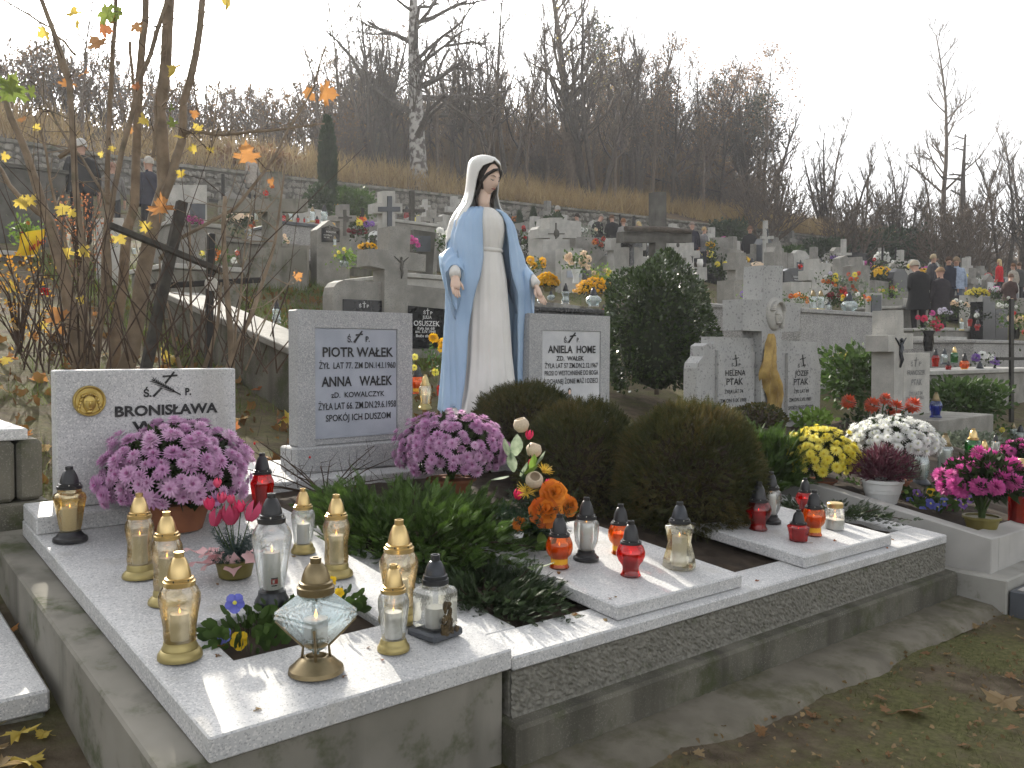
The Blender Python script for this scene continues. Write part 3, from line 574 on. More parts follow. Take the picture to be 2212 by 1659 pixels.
# ================================================================ grave lanterns
CAP = lambda z0, r, top=1.0: [(r*1.0, z0), (r*1.06, z0+.004), (r*1.06, z0+.045), (r*.94, z0+.05), (r*.94, z0+.075), (r*.80, z0+.08), (r*.76, z0+.12), (r*.64, z0+(top-z0)*.60), (r*.44, z0+(top-z0)*.80), (r*.34, z0+(top-z0)*.84)]
def chim(z0, r, top=1.0): a = z0+(top-z0)*.84; return [(r*.33, a-.005), (r*.33, top), (r*.20, top), (r*.20, top-.03)]
KIND = {
 'gold': dict(foot=[(.200, 0), (.205, .015), (.200, .05), (.175, .085), (.165, .09), (.165, .105), (.15, .13), (.147, .165)], glass=[(.142, .155), (.148, .20), (.150, .30), (.168, .42), (.190, .54), (.190, .60), (.165, .655), (.135, .69)], cap=(.685, .138), m=('gold_foot', 'g_gold', 'gold'), candle=(.085, .17, .42)),
 'goldtall': dict(foot=[(.20, 0), (.205, .012), (.195, .05), (.165, .08), (.15, .09), (.15, .12), (.14, .16)], glass=[(.138, .15), (.148, .22), (.142, .30), (.138, .40), (.150, .48), (.166, .58), (.160, .64), (.13, .70)], cap=(.70, .130), m=('gold_foot', 'g_gold', 'gold'), candle=(.085, .16, .50)),
 'clear': dict(foot=[(.185, 0), (.19, .015), (.185, .05), (.165, .08), (.16, .085), (.155, .11), (.14, .14)], glass=[(.135, .13), (.145, .20), (.158, .34), (.178, .50), (.182, .58), (.165, .64), (.135, .68)], cap=(.675, .140), m=('gold_foot', 'g_clear', 'gold'), candle=(.10, .15, .45)),
 'blackgold': dict(foot=[(.215, 0), (.22, .02), (.21, .055), (.175, .075), (.17, .085), (.145, .115), (.14, .135)], glass=[(.128, .13), (.150, .22), (.185, .45), (.212, .58), (.200, .63), (.155, .66), (.150, .70)], sq=8, cap=(.70, .150), m=('blackcap', 'g_amber', 'blackcap'), candle=(.10, .15, .45)),
 'bigclear': dict(foot=[(.155, 0), (.158, .02), (.145, .05), (.125, .085), (.122, .12)], glass=[(.108, .115), (.115, .16), (.145, .38), (.178, .58), (.180, .61), (.165, .66), (.135, .71), (.115, .74)], cap=(.735, .118), m=('greycap', 'g_clear', 'blackcap'), candle=(.075, .14, .47)),
 'goblet': dict(foot=[(.205, 0), (.205, .05), (.17, .07), (.165, .09), (.14, .11), (.14, .15)], glass=[(.11, .15), (.14, .19), (.185, .30), (.200, .45), (.198, .58), (.185, .62), (.14, .655)], cap=(.65, .150), m=('blackcap', 'g_clear', 'blackcap'), candle=(.105, .16, .60)),
 'red': dict(foot=None, glass=[(.185, 0), (.19, .015), (.165, .06), (.150, .11), (.150, .16), (.165, .20), (.225, .28), (.262, .38), (.262, .44), (.235, .52), (.180, .59)], cap=(.58, .185), m=('g_red', 'g_red', 'blackcap'), candle=(.14, .02, .40), wax='wax_r'),
 'orange': dict(foot=None, glass=[(.18, 0), (.185, .015), (.165, .06), (.150, .11), (.150, .16), (.165, .20), (.225, .27), (.255, .37), (.250, .46), (.215, .55), (.185, .60)], cap=(.59, .185), m=('g_orange', 'g_orange', 'blackcap'), candle=(.16, .02, .42), wax='wax_y'),
 'redhex': dict(foot=None, glass=[(.15, 0), (.16, .03), (.165, .20), (.205, .48), (.205, .52), (.155, .62), (.135, .66)], sq=8, cap=(.65, .150), m=('g_red', 'g_red', 'blackcap'), candle=(.11, .03, .5), wax='wax_r'),
 'redsmall': dict(foot=None, glass=[(.27, 0), (.29, .03), (.31, .25), (.36, .44), (.35, .47), (.24, .54)], sq=8, cap=(.53, .25), m=('g_red', 'g_red', 'blackcap'), candle=(.20, .03, .38), wax='wax_r'),
 'hour': dict(foot=None, glass=[(.25, 0), (.255, .04), (.235, .16), (.175, .38), (.200, .55), (.225, .62), (.205, .65), (.145, .68)], sq=8, cap=(.675, .155), m=('g_clear', 'g_hour', 'greycap'), candle=(.11, .03, .48)),
 'angel': dict(foot=[(.21, 0), (.215, .03), (.18, .07), (.15, .10)], glass=[(.15, .09), (.20, .2), (.15, .36), (.20, .52), (.17, .60), (.12, .64)], cap=(.64, .14), m=('g_clear', 'g_frost', 'blackcap'), candle=(.10, .10, .4)),
 'white': dict(foot=[(.20, 0), (.205, .03), (.18, .10)], glass=[(.17, .09), (.17, .2), (.15, .4), (.19, .60), (.17, .66), (.13, .70)], cap=(.69, .14), m=('gold_foot', 'g_frost', 'gold_dk'), candle=(.12, .10, .6)),
 'globe': dict(foot=[(.30, 0), (.30, .04), (.24, .08)], glass=[(.22, .07), (.33, .16), (.42, .30), (.42, .38), (.34, .50), (.20, .58)], cap=(.575, .21), m=('g_clear', 'g_frost', 'greycap'), candle=(.14, .08, .48)),
 'blue': dict(foot=[(.22, 0), (.225, .03), (.17, .10)], glass=[(.16, .09), (.17, .22), (.24, .42), (.24, .50), (.19, .62), (.15, .66)], cap=(.655, .155), m=('g_blue', 'g_blue', 'gold_dk'), candle=(.12, .1, .45)),
 'green': dict(foot=[(.22, 0), (.22, .03), (.20, .06)], glass=[(.20, .05), (.22, .3), (.23, .52), (.20, .60), (.15, .65)], cap=(.645, .155), m=('g_green', 'g_green', 'gold'), candle=(.13, .06, .45)),
 'grey': dict(foot=[(.23, 0), (.24, .03), (.20, .09), (.17, .12)], glass=[(.16, .11), (.20, .28), (.22, .48), (.18, .60), (.14, .65)], cap=(.645, .155), m=('greycap', 'g_frost', 'greycap'), candle=(.12, .12, .45)),
}
def lantern(label, P, H, kind, group='grave lanterns', detail=True, lit=True, seg=20):
    K = KIND[kind]; o = thing('grave_lantern', label, 'lantern', P, random.uniform(0, 1), group); S = lambda pr: [(r*H, z*H) for r, z in pr]
    if K['foot']: mb = MB(); mb.lathe(S(K['foot']), seg); mb.build('foot', K['m'][0], o, True, angle=40)
    mb = MB(); mb.lathe(S(K['glass']), seg, sq=K.get('sq'), cap=not K['foot']); mb.build('glass', K['m'][1], o, not K.get('sq'), angle=30)
    z0, r = K['cap']; mb = MB(); mb.lathe(S(CAP(z0, r)), seg)
    if detail:
        for i in range(6): a = i*PI/3; mb.box(-.006*H, .006*H, -.002*H, .004*H, -.008*H, .008*H, 1, Matrix.Translation((r*.945*H*math.cos(a), r*.945*H*math.sin(a), (z0+.062)*H)) @ Matrix.Rotation(a+PI/2, 4, 'Z'))
    cp = mb.build('cap', [K['m'][2], 'wax' if 'black' in K['m'][2] or 'grey' in K['m'][2] else 'blackcap'], o, True, angle=40)
    mb = MB(); mb.lathe(S(chim(z0, r)), max(12, seg//2), cap=False); mb.build('chimney', K['m'][2], cp, True, angle=40)
    c = K['candle']; mb = MB(); mb.lathe(S([(c[0], c[1]), (c[0], c[2]), (c[0]*.8, c[2]-.004), (.004, c[2]-.012)]), 14); cn = mb.build('candle', K.get('wax', 'wax'), o, True, angle=40)
    if lit and detail:
        mb = MB(); mb.lathe(S([(.002, c[2]), (.008, c[2]+.010), (.007, c[2]+.024), (.001, c[2]+.052)]), 8); mb.build('flame', 'flame', cn, True)
    return o
def lan(label, vx, vy, top, kind, pf=None, group='grave lanterns', **kw):
    """vx,vy: middle of the visible lower rim; top: picture row of the very top"""
    P = (pf or onA)(vx, vy-4); H = (vy-4-top)*depth(P)/F; return lantern(label, P, H, kind, group, **kw)
GA = 'lanterns on the low slab tomb'; GB = 'lanterns on the double grave'
B6 = lambda x, y: onB(x, y, .061)
lan('gold lantern with lit candle, nearest to the camera at the slab edge', 389, 1424, 1190, 'gold', group=GA)
lan('tall gold lantern just behind the nearest gold one, half hidden', 362, 1306, 1104, 'goldtall', group=GA)
lan('tall gold lantern in front of the mauve chrysanthemum, leftmost gold cap', 303, 1250, 1064, 'goldtall', group=GA)
lan('amber glass lantern with black cap and black foot beside the plinth', 152, 1172, 1007, 'blackgold', group=GA)
lan('large clear vase lantern with black cap behind the pansies', 588, 1308, 1064, 'bigclear', group=GA)
lan('clear lantern with gold cap beside the red lantern at slab edge', 655, 1197, 1054, 'clear', group=GA)
lan('rippled gold lantern with bright flame near the juniper', 727, 1247, 1067, 'goldtall', group=GA)
lan('gold lantern standing behind the clear one with gold cap', 862, 1345, 1121, 'gold', group=GA)
lan('clear lantern with gold cap and gold foot in front of another gold lantern', 850, 1408, 1217, 'clear', group=GA)
lan('tall red faceted lantern with black cap behind the silk tulips', 567, 1112, 978, 'redhex', group=GA)
lan('orange bulb lantern with black cap beside the orange silk roses', 1208, 1230, 1110, 'orange', B6, GB)
lan('clear goblet lantern with black cap and tall white candle', 1266, 1213, 1073, 'goblet', B6, GB)
lan('orange bulb lantern half hidden behind the red bulb lantern', 1340, 1200, 1088, 'orange', B6, GB)
lan('red bulb lantern in the middle of the cover slab', 1362, 1247, 1124, 'red', B6, GB)
lan('waisted clear and amber lantern with grey cap', 1467, 1229, 1083, 'hour', B6, GB)
lan('red bulb lantern beside the large thuja', 1638, 1148, 1040, 'red', B6, GB)
lan('clear goblet lantern with black cap behind the red bulb by the thuja', 1664, 1133, 1018, 'goblet', B6, GB)
lan('red bulb lantern mostly hidden behind the orange one', 1738, 1110, 1032, 'red', B6, GB)
lan('orange bulb lantern behind the small red cup lantern', 1757, 1160, 1058, 'orange', B6, GB)
lan('small red cup lantern at the front of the far cover slab', 1724, 1172, 1100, 'redsmall', B6, GB)
# printed label on the big clear lantern's candle
P = onA(588, 1304); H = (1304-1064)*depth(P)/F; BC = [o for o in bpy.data.objects if o.get('label', '').startswith('large clear vase')][0]; BC.rotation_euler = (0, 0, 0)
dv = CAM-P; an = math.atan2(dv[1], dv[0]); cn = [c for c in BC.children if c.name.startswith('candle')][0]
def label_patch(z0, z1, w0, w1, mat, k):
    mb = MB(); r = .0757*H+k; mb.grid(np.array([[(r*math.cos(an+a), r*math.sin(an+a), z*H) for a in np.linspace(w0, w1, 6)] for z in (z0, z1)])); return mb.build('label', mat, cn)
M['redprint'] = mk('red print', (.55, .03, .03), None, 20, .5)
label_patch(.17, .25, -.15, .75, 'wax', .0006); label_patch(.195, .24, -.1, .70, 'redprint', .0012); label_patch(.241, .252, -.1, .70, 'letter', .0012)
label_patch(.203, .232, .05, .28, 'wax', .0018); label_patch(.175, .186, -.05, .6, 'letter', .0012)
# diamond lantern
P = onA(683, 1452); k = depth(P)/F; D = thing('grave_lantern', 'diamond shaped pressed glass lantern held by bronze prongs on a round bronze foot', 'lantern', P, .25, GA)
mb = MB(); mb.lathe([(56*k, 0), (60*k, 3*k), (58*k, 12*k), (50*k, 18*k), (38*k, 30*k), (26*k, 36*k), (22*k, 37*k), (20*k, 28*k)], 28); mb.build('foot', 'gold_dk', D, True, angle=40)
mb = MB(); mb.lathe([(3*k, 40*k), (16*k, 46*k), (100*k, 128*k), (36*k, 176*k), (27*k, 180*k)], sq=4, rot=PI/4); v = mb.v
bm_ = bmesh.new(); vs_ = [bm_.verts.new(q) for q in mb.v]; [bm_.faces.new([vs_[i] for i in f]) for f in mb.f]
bmesh.ops.bevel(bm_, geom=bm_.edges[:], offset=7*k, segments=2, affect='EDGES'); me = bpy.data.meshes.new('glass'); bm_.to_mesh(me); bm_.free(); me.materials.append(M['g_frost']); obj('glass', me, D)
for i in range(4):
    a = i*PI/2+PI/4; c, s = math.cos(a), math.sin(a); mb = MB(); mb.tube([(c*30*k, s*30*k, 30*k), (c*27*k, s*27*k, 58*k), (c*62*k, s*62*k, 92*k), (c*84*k, s*84*k, 116*k)], [3.5*k, 3*k, 2.6*k, 3.2*k], 6); mb.build('prong', 'gold_dk', D, True)
mb = MB(); mb.lathe([(26*k, 60*k), (28*k, 66*k), (27*k, 72*k)], 20, cap=False); mb.build('cradle_ring', 'gold_dk', D, True)
mb = MB(); mb.lathe([(38*k, 172*k), (40*k, 174*k), (40*k, 188*k), (36*k, 190*k), (36*k, 198*k), (31*k, 200*k), (29*k, 212*k), (23*k, 228*k), (14*k, 238*k)], 24); cp = mb.build('cap', 'gold_dk', D, True, angle=40)
mb = MB(); mb.lathe([(12*k, 236*k), (12*k, 250*k), (7*k, 250*k), (7*k, 244*k)], 14, cap=False); mb.build('chimney', 'gold_dk', cp, True, angle=40)
mb = MB(); mb.lathe([(26*k, 78*k), (26*k, 118*k), (22*k, 117*k)], 14); cn = mb.build('candle', 'wax', D, True, angle=40); mb = MB(); mb.lathe([(.5*k, 118*k), (4*k, 124*k), (.4*k, 138*k)], 8); mb.build('flame', 'flame', cn, True)
# square lantern with a dark resin ornament
P = onA(940, 1372); k = depth(P)/F; Q = thing('grave_lantern', 'square clear glass lantern with grey cap and dark resin flower ornament', 'lantern', P, .15, GA)
mb = MB(); mb.bbox(-44*k, 44*k, -44*k, 44*k, 0, 18*k, 5*k); mb.build('foot', 'slate', Q)
mb = MB(); mb.bbox(-38*k, 38*k, -38*k, 38*k, 18*k, 106*k, 9*k); mb.build('glass', 'g_clear', Q); 
mb = MB(); mb.lathe([(30*k, 104*k), (28*k, 116*k)], 20, cap=False); mb.build('neck', 'g_clear', Q, True)
mb = MB(); mb.lathe([(r*k*25/.0265/1000*1.06, z*k) for r, z in [(27, 112), (29, 114), (29, 124), (26.5, 125), (26.5, 132), (23, 134), (20, 148), (14, 160), (10, 163)]], 22); cp = mb.build('cap', 'greycap', Q, True, angle=40)
mb = MB(); mb.lathe([(10*k, 160*k), (10*k, 176*k), (6*k, 176*k), (6*k, 168*k)], 14, cap=False); mb.build('chimney', 'greycap', cp, True, angle=40)
mb = MB(); rs = random.Random(4); M['resin'] = mk('dark bronze resin', (.12, .085, .04), (.05, .04, .028), 30, .5, metal=.4)
for i in range(46):
    u = rs.random(); zz = 14+u*66; xx = -6+rs.uniform(-1, 1)*(16-u*8)*(1 if u > .3 else 1.5)+ (10 if u < .25 else 0); mb.ell((xx*k, -40*k-rs.random()*4*k, zz*k), (rs.uniform(3, 7)*k, 4*k, rs.uniform(5, 10)*k), 7, 4, noise=.4)
mb.build('resin_flower', 'resin', Q)
mb = MB(); mb.lathe([(22*k, 20*k), (22*k, 62*k), (18*k, 61*k)], 14); mb.build('candle', 'wax', Q, True, angle=40)
# jam jar candle
P = B6(1803, 1143); k = depth(P)/F; J = thing('jar_candle', 'glass jar candle with gold screw lid on the far cover slab', 'candle', P)
mb = MB(); mb.lathe([(16*k, 0), (19*k, 2*k), (20*k, 10*k), (20*k, 38*k), (17*k, 45*k), (14*k, 48*k)], 20); mb.build('glass', 'g_clear', J, True, angle=40)
mb = MB(); mb.lathe([(16*k, 47*k), (17*k, 48*k), (17*k, 56*k), (15*k, 58*k), (1*k, 58*k)], 20); mb.build('lid', 'gold', J, True, angle=40)
mb = MB(); mb.lathe([(18*k, 2*k), (18.5*k, 22*k), (1*k, 22*k)], 16); cn = mb.build('wax', 'wax', J, True, angle=40); mb = MB(); mb.lathe([(.5*k, 22*k), (2.5*k, 26*k), (.3*k, 35*k)], 8); mb.build('flame', 'flame', cn, True)

# ================================================================ flowers
def petal_ring(mb, n, r0, r1, w, el, mi=0, ph=0., z=0., curl=0.):
    for i in range(n):
        a = 2*PI*i/n+ph; c, s = math.cos(a), math.sin(a); ce, se = math.cos(el), math.sin(el)
        def pt(r, t): return ((r*ce)*c-t*s, (r*ce)*s+t*c, z+r*se-curl*(r/r1)**2*r1)
        mb.add([pt(r0, 0), pt(r1*.65, -w/2), pt(r1, 0), pt(r1*.65, w/2)], [(0, 1, 2, 3)], mi)
def daisy(name, mats, dense=1.):
    mb = MB(); petal_ring(mb, int(15*dense), .02, .50, .13, .02, 0, 0, 0, .06); petal_ring(mb, int(14*dense), .02, .46, .13, .38, 0, .2, .02, .04); petal_ring(mb, int(12*dense), .02, .36, .12, .78, 0, .5, .03); petal_ring(mb, 8, .0, .22, .11, 1.15, 1, .3, .03)
    return mb.mesh(name, mats)
def pompon(name, mats, n=90):
    mb = MB(); rs = random.Random(5)
    for i in range(n):
        ph = math.acos(1-1.55*(i+.5)/n); a = i*2.39996; d = np.array([math.sin(ph)*math.cos(a), math.sin(ph)*math.sin(a), math.cos(ph)]); u = np.cross(d, (0.3, .2, 1)); u /= np.linalg.norm(u); w = np.cross(d, u); ln = .5*rs.uniform(.85, 1.08)
        mb.add([d*.16, d*ln*.75+u*.085+w*.02, d*ln+w*.05, d*ln*.75-u*.085+w*.02], [(0, 1, 2, 3)], 0 if i > 12 else 1)
    return mb.mesh(name, mats)
def fl(name, c1, c2, trl=.3): M[name] = leafmat(name, c1, c2, 6., .6, trl, objrnd=True); return name
fl('mauve', (.56, .28, .51), (.77, .52, .71)); fl('mauve_in', (.46, .15, .36), (.62, .30, .52)); fl('yellow', (.80, .68, .05), (.88, .80, .20)); fl('yellow_in', (.76, .56, .03), (.82, .66, .08)); fl('white', (.78, .79, .76), (.86, .86, .84)); fl('white_in', (.72, .74, .50), (.8, .8, .62))
fl('magenta', (.52, .06, .30), (.68, .15, .42)); fl('magenta_in', (.42, .03, .22), (.55, .08, .30)); fl('redorange', (.55, .07, .03), (.66, .13, .05)); fl('golden', (.80, .45, .01), (.85, .55, .02)); fl('orange', (.56, .11, .005), (.90, .36, .04), .15); fl('peach', (.80, .62, .45), (.86, .72, .56)); fl('red', (.55, .015, .02), (.66, .04, .04)); fl('darkred', (.16, .01, .02), (.24, .02, .035)); fl('purple', (.22, .10, .42), (.32, .18, .52)); fl('pink', (.80, .42, .46), (.86, .58, .58)); fl('crimson', (.60, .02, .10), (.72, .06, .16)); fl('lilac', (.62, .58, .70), (.72, .68, .78)); fl('rose', (.42, .025, .09), (.62, .09, .18), .15)
M['mumleaf'] = leafmat('chrysanthemum leaves', (.012, .022, .008), (.040, .065, .018), 8, .6, .2)
M['leaf'] = leafmat('garden leaves', (.028, .060, .014), (.085, .145, .035), 5, .5, .3)
M['leaf_lt'] = leafmat('bright leaves', (.11, .20, .03), (.24, .36, .07), 5, .5, .35)
M['leaf_vari'] = leafmat('variegated leaves', (.04, .10, .05), (.50, .56, .40), 30, .5, .3)
FM = {k: (daisy('flower', [k, k+'_in']), daisy('flower', [k, k+'_in'], .85)) for k in ('mauve', 'yellow', 'white')}
PM = {k: pompon('flower', [k, k]) for k in ('magenta', 'redorange', 'golden', 'orange', 'peach', 'white', 'yellow', 'red', 'darkred', 'purple', 'lilac', 'crimson')}
LEAF_T = (np.array([(0, 0, 0), (-.28, 0, .45), (0, .06, 1), (.28, 0, .45)]), np.array([(0, 1, 2, 3)]))
def leaf_cloud(name, P, D, S, mat, parent=None, tv=LEAF_T[0], tf=LEAF_T[1], rng=RNG, roll=None):
    V, Fc = scatter(tv, tf, P, rots(D, rng, roll), S); return obj(name, np_mesh(name, V, Fc, mat), parent)
def mound(label, P, rx, rz, n, fsize, kinds, pot=None, poth=.12, z0=None, low=-.25, ry=None, jitter=.10, group='chrysanthemums', name='chrysanthemum', inst=True, leafn=900, gap=.0, up=.25, base=.72):
    """potted chrysanthemum: dome of separate flower heads over dark leaves. P: foot of the pot; dome centre above it"""
    o = thing(name, label, 'flowers', P, random.uniform(0, 6), group); ry = ry or rx; zc = poth + rz*.28 if z0 is None else z0
    if pot: mb = MB(); pr = min(rx*.42, .16); mb.lathe([(pr*.72, 0), (pr*.95, poth*.85), (pr*1.05, poth*.86), (pr*1.05, poth), (pr*.9, poth), (pr*.88, poth*.9), (.001, poth*.9)], 20); mb.build('pot', pot, o, True, angle=40)
    rng = np.random.default_rng(abs(hash(label)) % 2**31 if False else (sum(map(ord, label)) % 9973)); q = rng.normal(size=(leafn, 3)); q /= np.linalg.norm(q, axis=1, keepdims=True); q[:, 2] = np.where(q[:, 2] < low-.2, -q[:, 2], q[:, 2])
    rr = rng.uniform(.42, .80, (leafn, 1)); Pl = q*rr*np.array([rx, ry, rz]) + np.array([0, 0, zc]); leaf_cloud('foliage', Pl, q+rng.normal(size=q.shape)*.5, np.full(leafn, fsize*.8), 'mumleaf', o, rng=rng)
    mb = MB(); mb.tube([(0, 0, poth*.6), (0, 0, zc+.02)], [.02, .03], 6); 
    for i in range(9): a = i*.7; mb.tube([(0, 0, poth*.8), (rx*.3*math.cos(a), ry*.3*math.sin(a), zc), (rx*.7*math.cos(a), ry*.7*math.sin(a), zc+rz*.35)], [.006, .005, .003], 4)
    mb.build('stem', 'leaf', o)
    g = (1+5**.5)/2; pieces = MB() if not inst else None; ks = kinds if isinstance(kinds, (list, tuple)) else [kinds]
    for i in range(n):
        z = 1-(1-low)*(i+.5)/n; a = 2*PI*i/g; z += rng.normal()*.03; z = min(.995, z); s = math.sqrt(1-z*z); d = np.array([s*math.cos(a), s*math.sin(a), z]); d += rng.normal(size=3)*jitter*.6
        if rng.random() < gap: continue
        k = 1-rng.random()*jitter; p = np.array([d[0]*rx*k, d[1]*ry*k, zc+d[2]*rz*k]); nd = np.array([d[0]/rx, d[1]/ry, d[2]/rz]); nd /= np.linalg.norm(nd); nd[2] += up; me = ks[i % len(ks)]
        e = Vector(nd).to_track_quat('Z', 'Y').to_euler(); obj('flower', me, o, p, e, fsize*rng.uniform(.66, 1.18))
    return o
P = onA(385, 1142); k = depth(P)/F
mound('large mauve chrysanthemum in terracotta pot in front of the brass medallion headstone', P, 163*k, 108*k, 270, 42*k, FM['mauve'], 'terracotta', 60*k, z0=120*k, low=-.42, ry=150*k, gap=.02)
P = onB(975, 1062); k = depth(P)/F
mound('mauve chrysanthemum dome at the foot of the blue and white statue', P, 124*k, 80*k, 230, 30*k, FM['mauve'], 'terracotta', 30*k, z0=92*k, low=-.45, ry=115*k, gap=.02)
def rose_mesh(name, mat):
    mb = MB(); 
    for ring, (n, r, h, open_) in enumerate(((2, .05, .50, .0), (3, .12, .48, .05), (3, .21, .42, .15), (4, .31, .34, .3), (5, .42, .22, .5))):
        for i in range(n):
            a0 = 2*PI*i/n+ring*.7; G = []
            for u in np.linspace(0, 1, 6):
                row = []
                for w in np.linspace(-1, 1, 6): a = a0+w*PI/n*1.25*(1-.25*u); lip = max(0, u-.6)/.4; rr = r*(.30+.70*u)+open_*.16*u*u+.10*lip+.03*math.sin(9*a)*u; row.append((rr*math.cos(a), rr*math.sin(a), h*u*1.5-open_*.10*u*u-.09*lip-.12*w*w*u))
                G.append(row)
            mb.grid(np.array(G))
    return mb.mesh(name, mat, True)
def tulip_mesh(name, mat):
    mb = MB()
    for i in range(6):
        a0 = PI/3*i; r0 = .36 if i % 2 else .42; G = []
        for u in np.linspace(0, 1, 5): G.append([((r0*math.sin(PI*(.12+.68*u))+.02*(i % 2))*math.cos(a0+w*.55*(1-u**3)), (r0*math.sin(PI*(.12+.68*u)))*math.sin(a0+w*.55*(1-u**3)), u*.95-.03*w*w) for w in (-1, 0, 1)])
        mb.grid(np.array(G))
    return mb.mesh(name, mat, True)
fl('silkorange', (.50, .085, .003), (.92, .34, .03), .03); ROSE = {k: rose_mesh('rose', 'silkorange' if k == 'orange' else k) for k in ('orange', 'rose', 'red')}; TUL = {k: tulip_mesh('tulip', k) for k in ('rose', 'crimson', 'red')}
def fir(o, n, P0, spread, up, ln, mat='fir', rng=np.random.default_rng(3), seed=0):
    """fir twigs: stem with needles"""
    rng = np.random.default_rng(seed); Ps, Ds, Ss = [], [], []
    for i in range(n):
        a = rng.uniform(0, 2*PI); d = np.array([math.cos(a)*spread, math.sin(a)*spread, rng.uniform(.1, 1)*up]); d /= np.linalg.norm(d); l = ln*rng.uniform(.6, 1.1)
        for u in np.linspace(.1, 1, 26):
            for s in (-1, 1): sd = np.cross(d, rng.normal(size=3)); sd /= np.linalg.norm(sd); Ps.append(np.array(P0)+d*l*u); Ds.append(d*.7+sd); Ss.append(l*.20*(1.2-u*.6))
    tv = np.array([(-.08, 0, 0), (.08, 0, 0), (0, 0, 1)]); tf = np.array([(0, 1, 2)])
    leaf_cloud('fir_twigs', np.array(Ps), np.array(Ds), np.array(Ss), mat, o, tv, tf, rng)
M['fir'] = leafmat('fir needles', (.010, .028, .014), (.030, .070, .032), 9, .5, .1)
M['fir_grey'] = leafmat('silk fir needles', (.03, .055, .05), (.08, .12, .11), 9, .5, .1)
# silk flowers in an olive bowl
P = onA(508, 1246); k = depth(P)/F; o = thing('flower_bowl', 'olive bowl of red silk tulips, fir twigs and pink silk leaves on the low slab', 'flowers', P)
mb = MB(); mb.lathe([(30*k, 0), (34*k, 3*k), (40*k, 32*k), (43*k, 34*k), (43*k, 38*k), (36*k, 38*k), (.5*k, 34*k)], 24); mb.build('bowl', 'olivepot', o, True, angle=40)
fir(o, 50, (0, 0, 36*k), .7, 1.2, 84*k, 'fir_grey', seed=5); fir(o, 30, (0, 0, 36*k), 1., .5, 58*k, 'fir', seed=6)
for x, y, sz, kind, tl in ((462, 1128, 42, 'rose', -.3), (498, 1124, 50, 'rose', 0), (538, 1116, 48, 'rose', .5), (455, 1092, 30, 'crimson', -.2), (478, 1078, 26, 'rose', -.1), (500, 1080, 22, 'rose', .1), (520, 1098, 30, 'crimson', .2), (470, 1044, 22, 'rose', -.2)):
    q = at(x, y+8, depth(P)-.02) - P; mb = MB(); mb.tube([(0, 0, 36*k), tuple(q*.6+np.array((0, 0, 10*k))), tuple(q)], 1.2*k, 4); st = mb.build('flower_stem', 'leaf', o); obj('tulip', TUL[kind], st, q, (tl*.3, tl, random.random()*6), sz*k)
pl = MB(); n = 7; G = []
for u in np.linspace(0, 1, n): G.append([(w*.36*math.sin(PI*(.1+.85*u))*(1+.25*math.sin(u*22)), .10*math.sin(u*9+w), u-.12*abs(w)) for w in (-1, -.5, 0, .5, 1)])
pl.grid(np.array(G)); PINK = pl.mesh('silk_leaf', 'pink', True)
for x, y, dx, dy, sz in ((470, 1200, -60, 30, 62), (480, 1195, -30, 40, 55), (450, 1190, -50, -8, 50), (500, 1200, 10, 46, 50), (530, 1195, 30, 26, 48), (545, 1190, 40, -6, 42), (470, 1185, -20, 14, 45)):
    d = RT*dx+UP*-dy*.7+np.array([0, 0, .1])-FW*20; obj('silk_leaf', PINK, o, at(x, y, depth(P)-.05)-P, Vector(d).to_track_quat('Z', 'Y').to_euler(), sz*k)
# pansies in the planting hole
def pansy_mesh(name, m1, m2):
    mb = MB()
    for a, r, sz, mi in ((.9, .26, .26, 0), (2.24, .26, .26, 0), (PI+.35, .26, .25, 0), (-.35, .26, .25, 0), (-PI/2, .25, .30, 0)):
        n = 9; c = (r*math.cos(a), r*math.sin(a)); mb.add([(0, 0, .03)]+[(c[0]+sz*math.cos(a+PI+2*PI*i/n)*1.0, c[1]+sz*math.sin(a+PI+2*PI*i/n), .03*math.sin(i*2.3)+.01*len(mb.v) % .05) for i in range(n)], [(0, 1+i, 1+(i+1) % n) for i in range(n)], mi)
    mb.lathe([(.11, .06), (.05, .085)], 8, mi=1); return mb.mesh(name, [m1, m2])
fl('pansyblue', (.10, .11, .50), (.18, .20, .62), .2); fl('pansyyellow', (.80, .50, .01), (.86, .62, .03), .2); fl('lemon', (.75, .70, .08), (.82, .78, .15), .2)
PB, PY, PV = pansy_mesh('blossom', 'pansyblue', 'lemon'), pansy_mesh('blossom', 'pansyyellow', 'golden'), pansy_mesh('blossom', 'purple', 'lemon')
def pansy_plant(label, P, rad, n, blooms, lsz, seed):
    rng = np.random.default_rng(seed); o = thing('pansy', label, 'flowers', P, 0, 'pansies')
    a = rng.uniform(0, 2*PI, n); r = rad*np.sqrt(rng.random(n)); Pl = np.stack([r*np.cos(a), r*np.sin(a), rng.uniform(.1, .9, n)*rad*.75], 1); D = np.stack([np.cos(a), np.sin(a), rng.uniform(.1, 1., n)], 1)
    tv = np.array([(0, 0, 0), (-.3, .0, .35), (-.22, .05, .8), (0, .10, 1), (.22, .05, .8), (.3, 0, .35)]); leaf_cloud('foliage', Pl, D, rng.uniform(.7, 1.2, n)*lsz, 'leaf', o, tv, np.array([(0, 1, 2, 3), (0, 3, 4, 5)]), rng, np.zeros(n)-PI/2)
    for x, y, sz, me, tw in blooms:
        q = at(x, y, depth(P)) - np.array(P); q -= FW*rad*.3; mb = MB(); mb.tube([(q[0]*.3, q[1]*.3, 0), (q[0]*.8, q[1]*.8, q[2]*.7), tuple(q)], .0016, 4); st = mb.build('flower_stem', 'leaf', o)
        d = Vector(-FW*.9+UP*.35+RT*tw); obj('blossom', me, st, q, d.to_track_quat('Z', 'Y').to_euler(), sz*depth(P)/F)
    return o
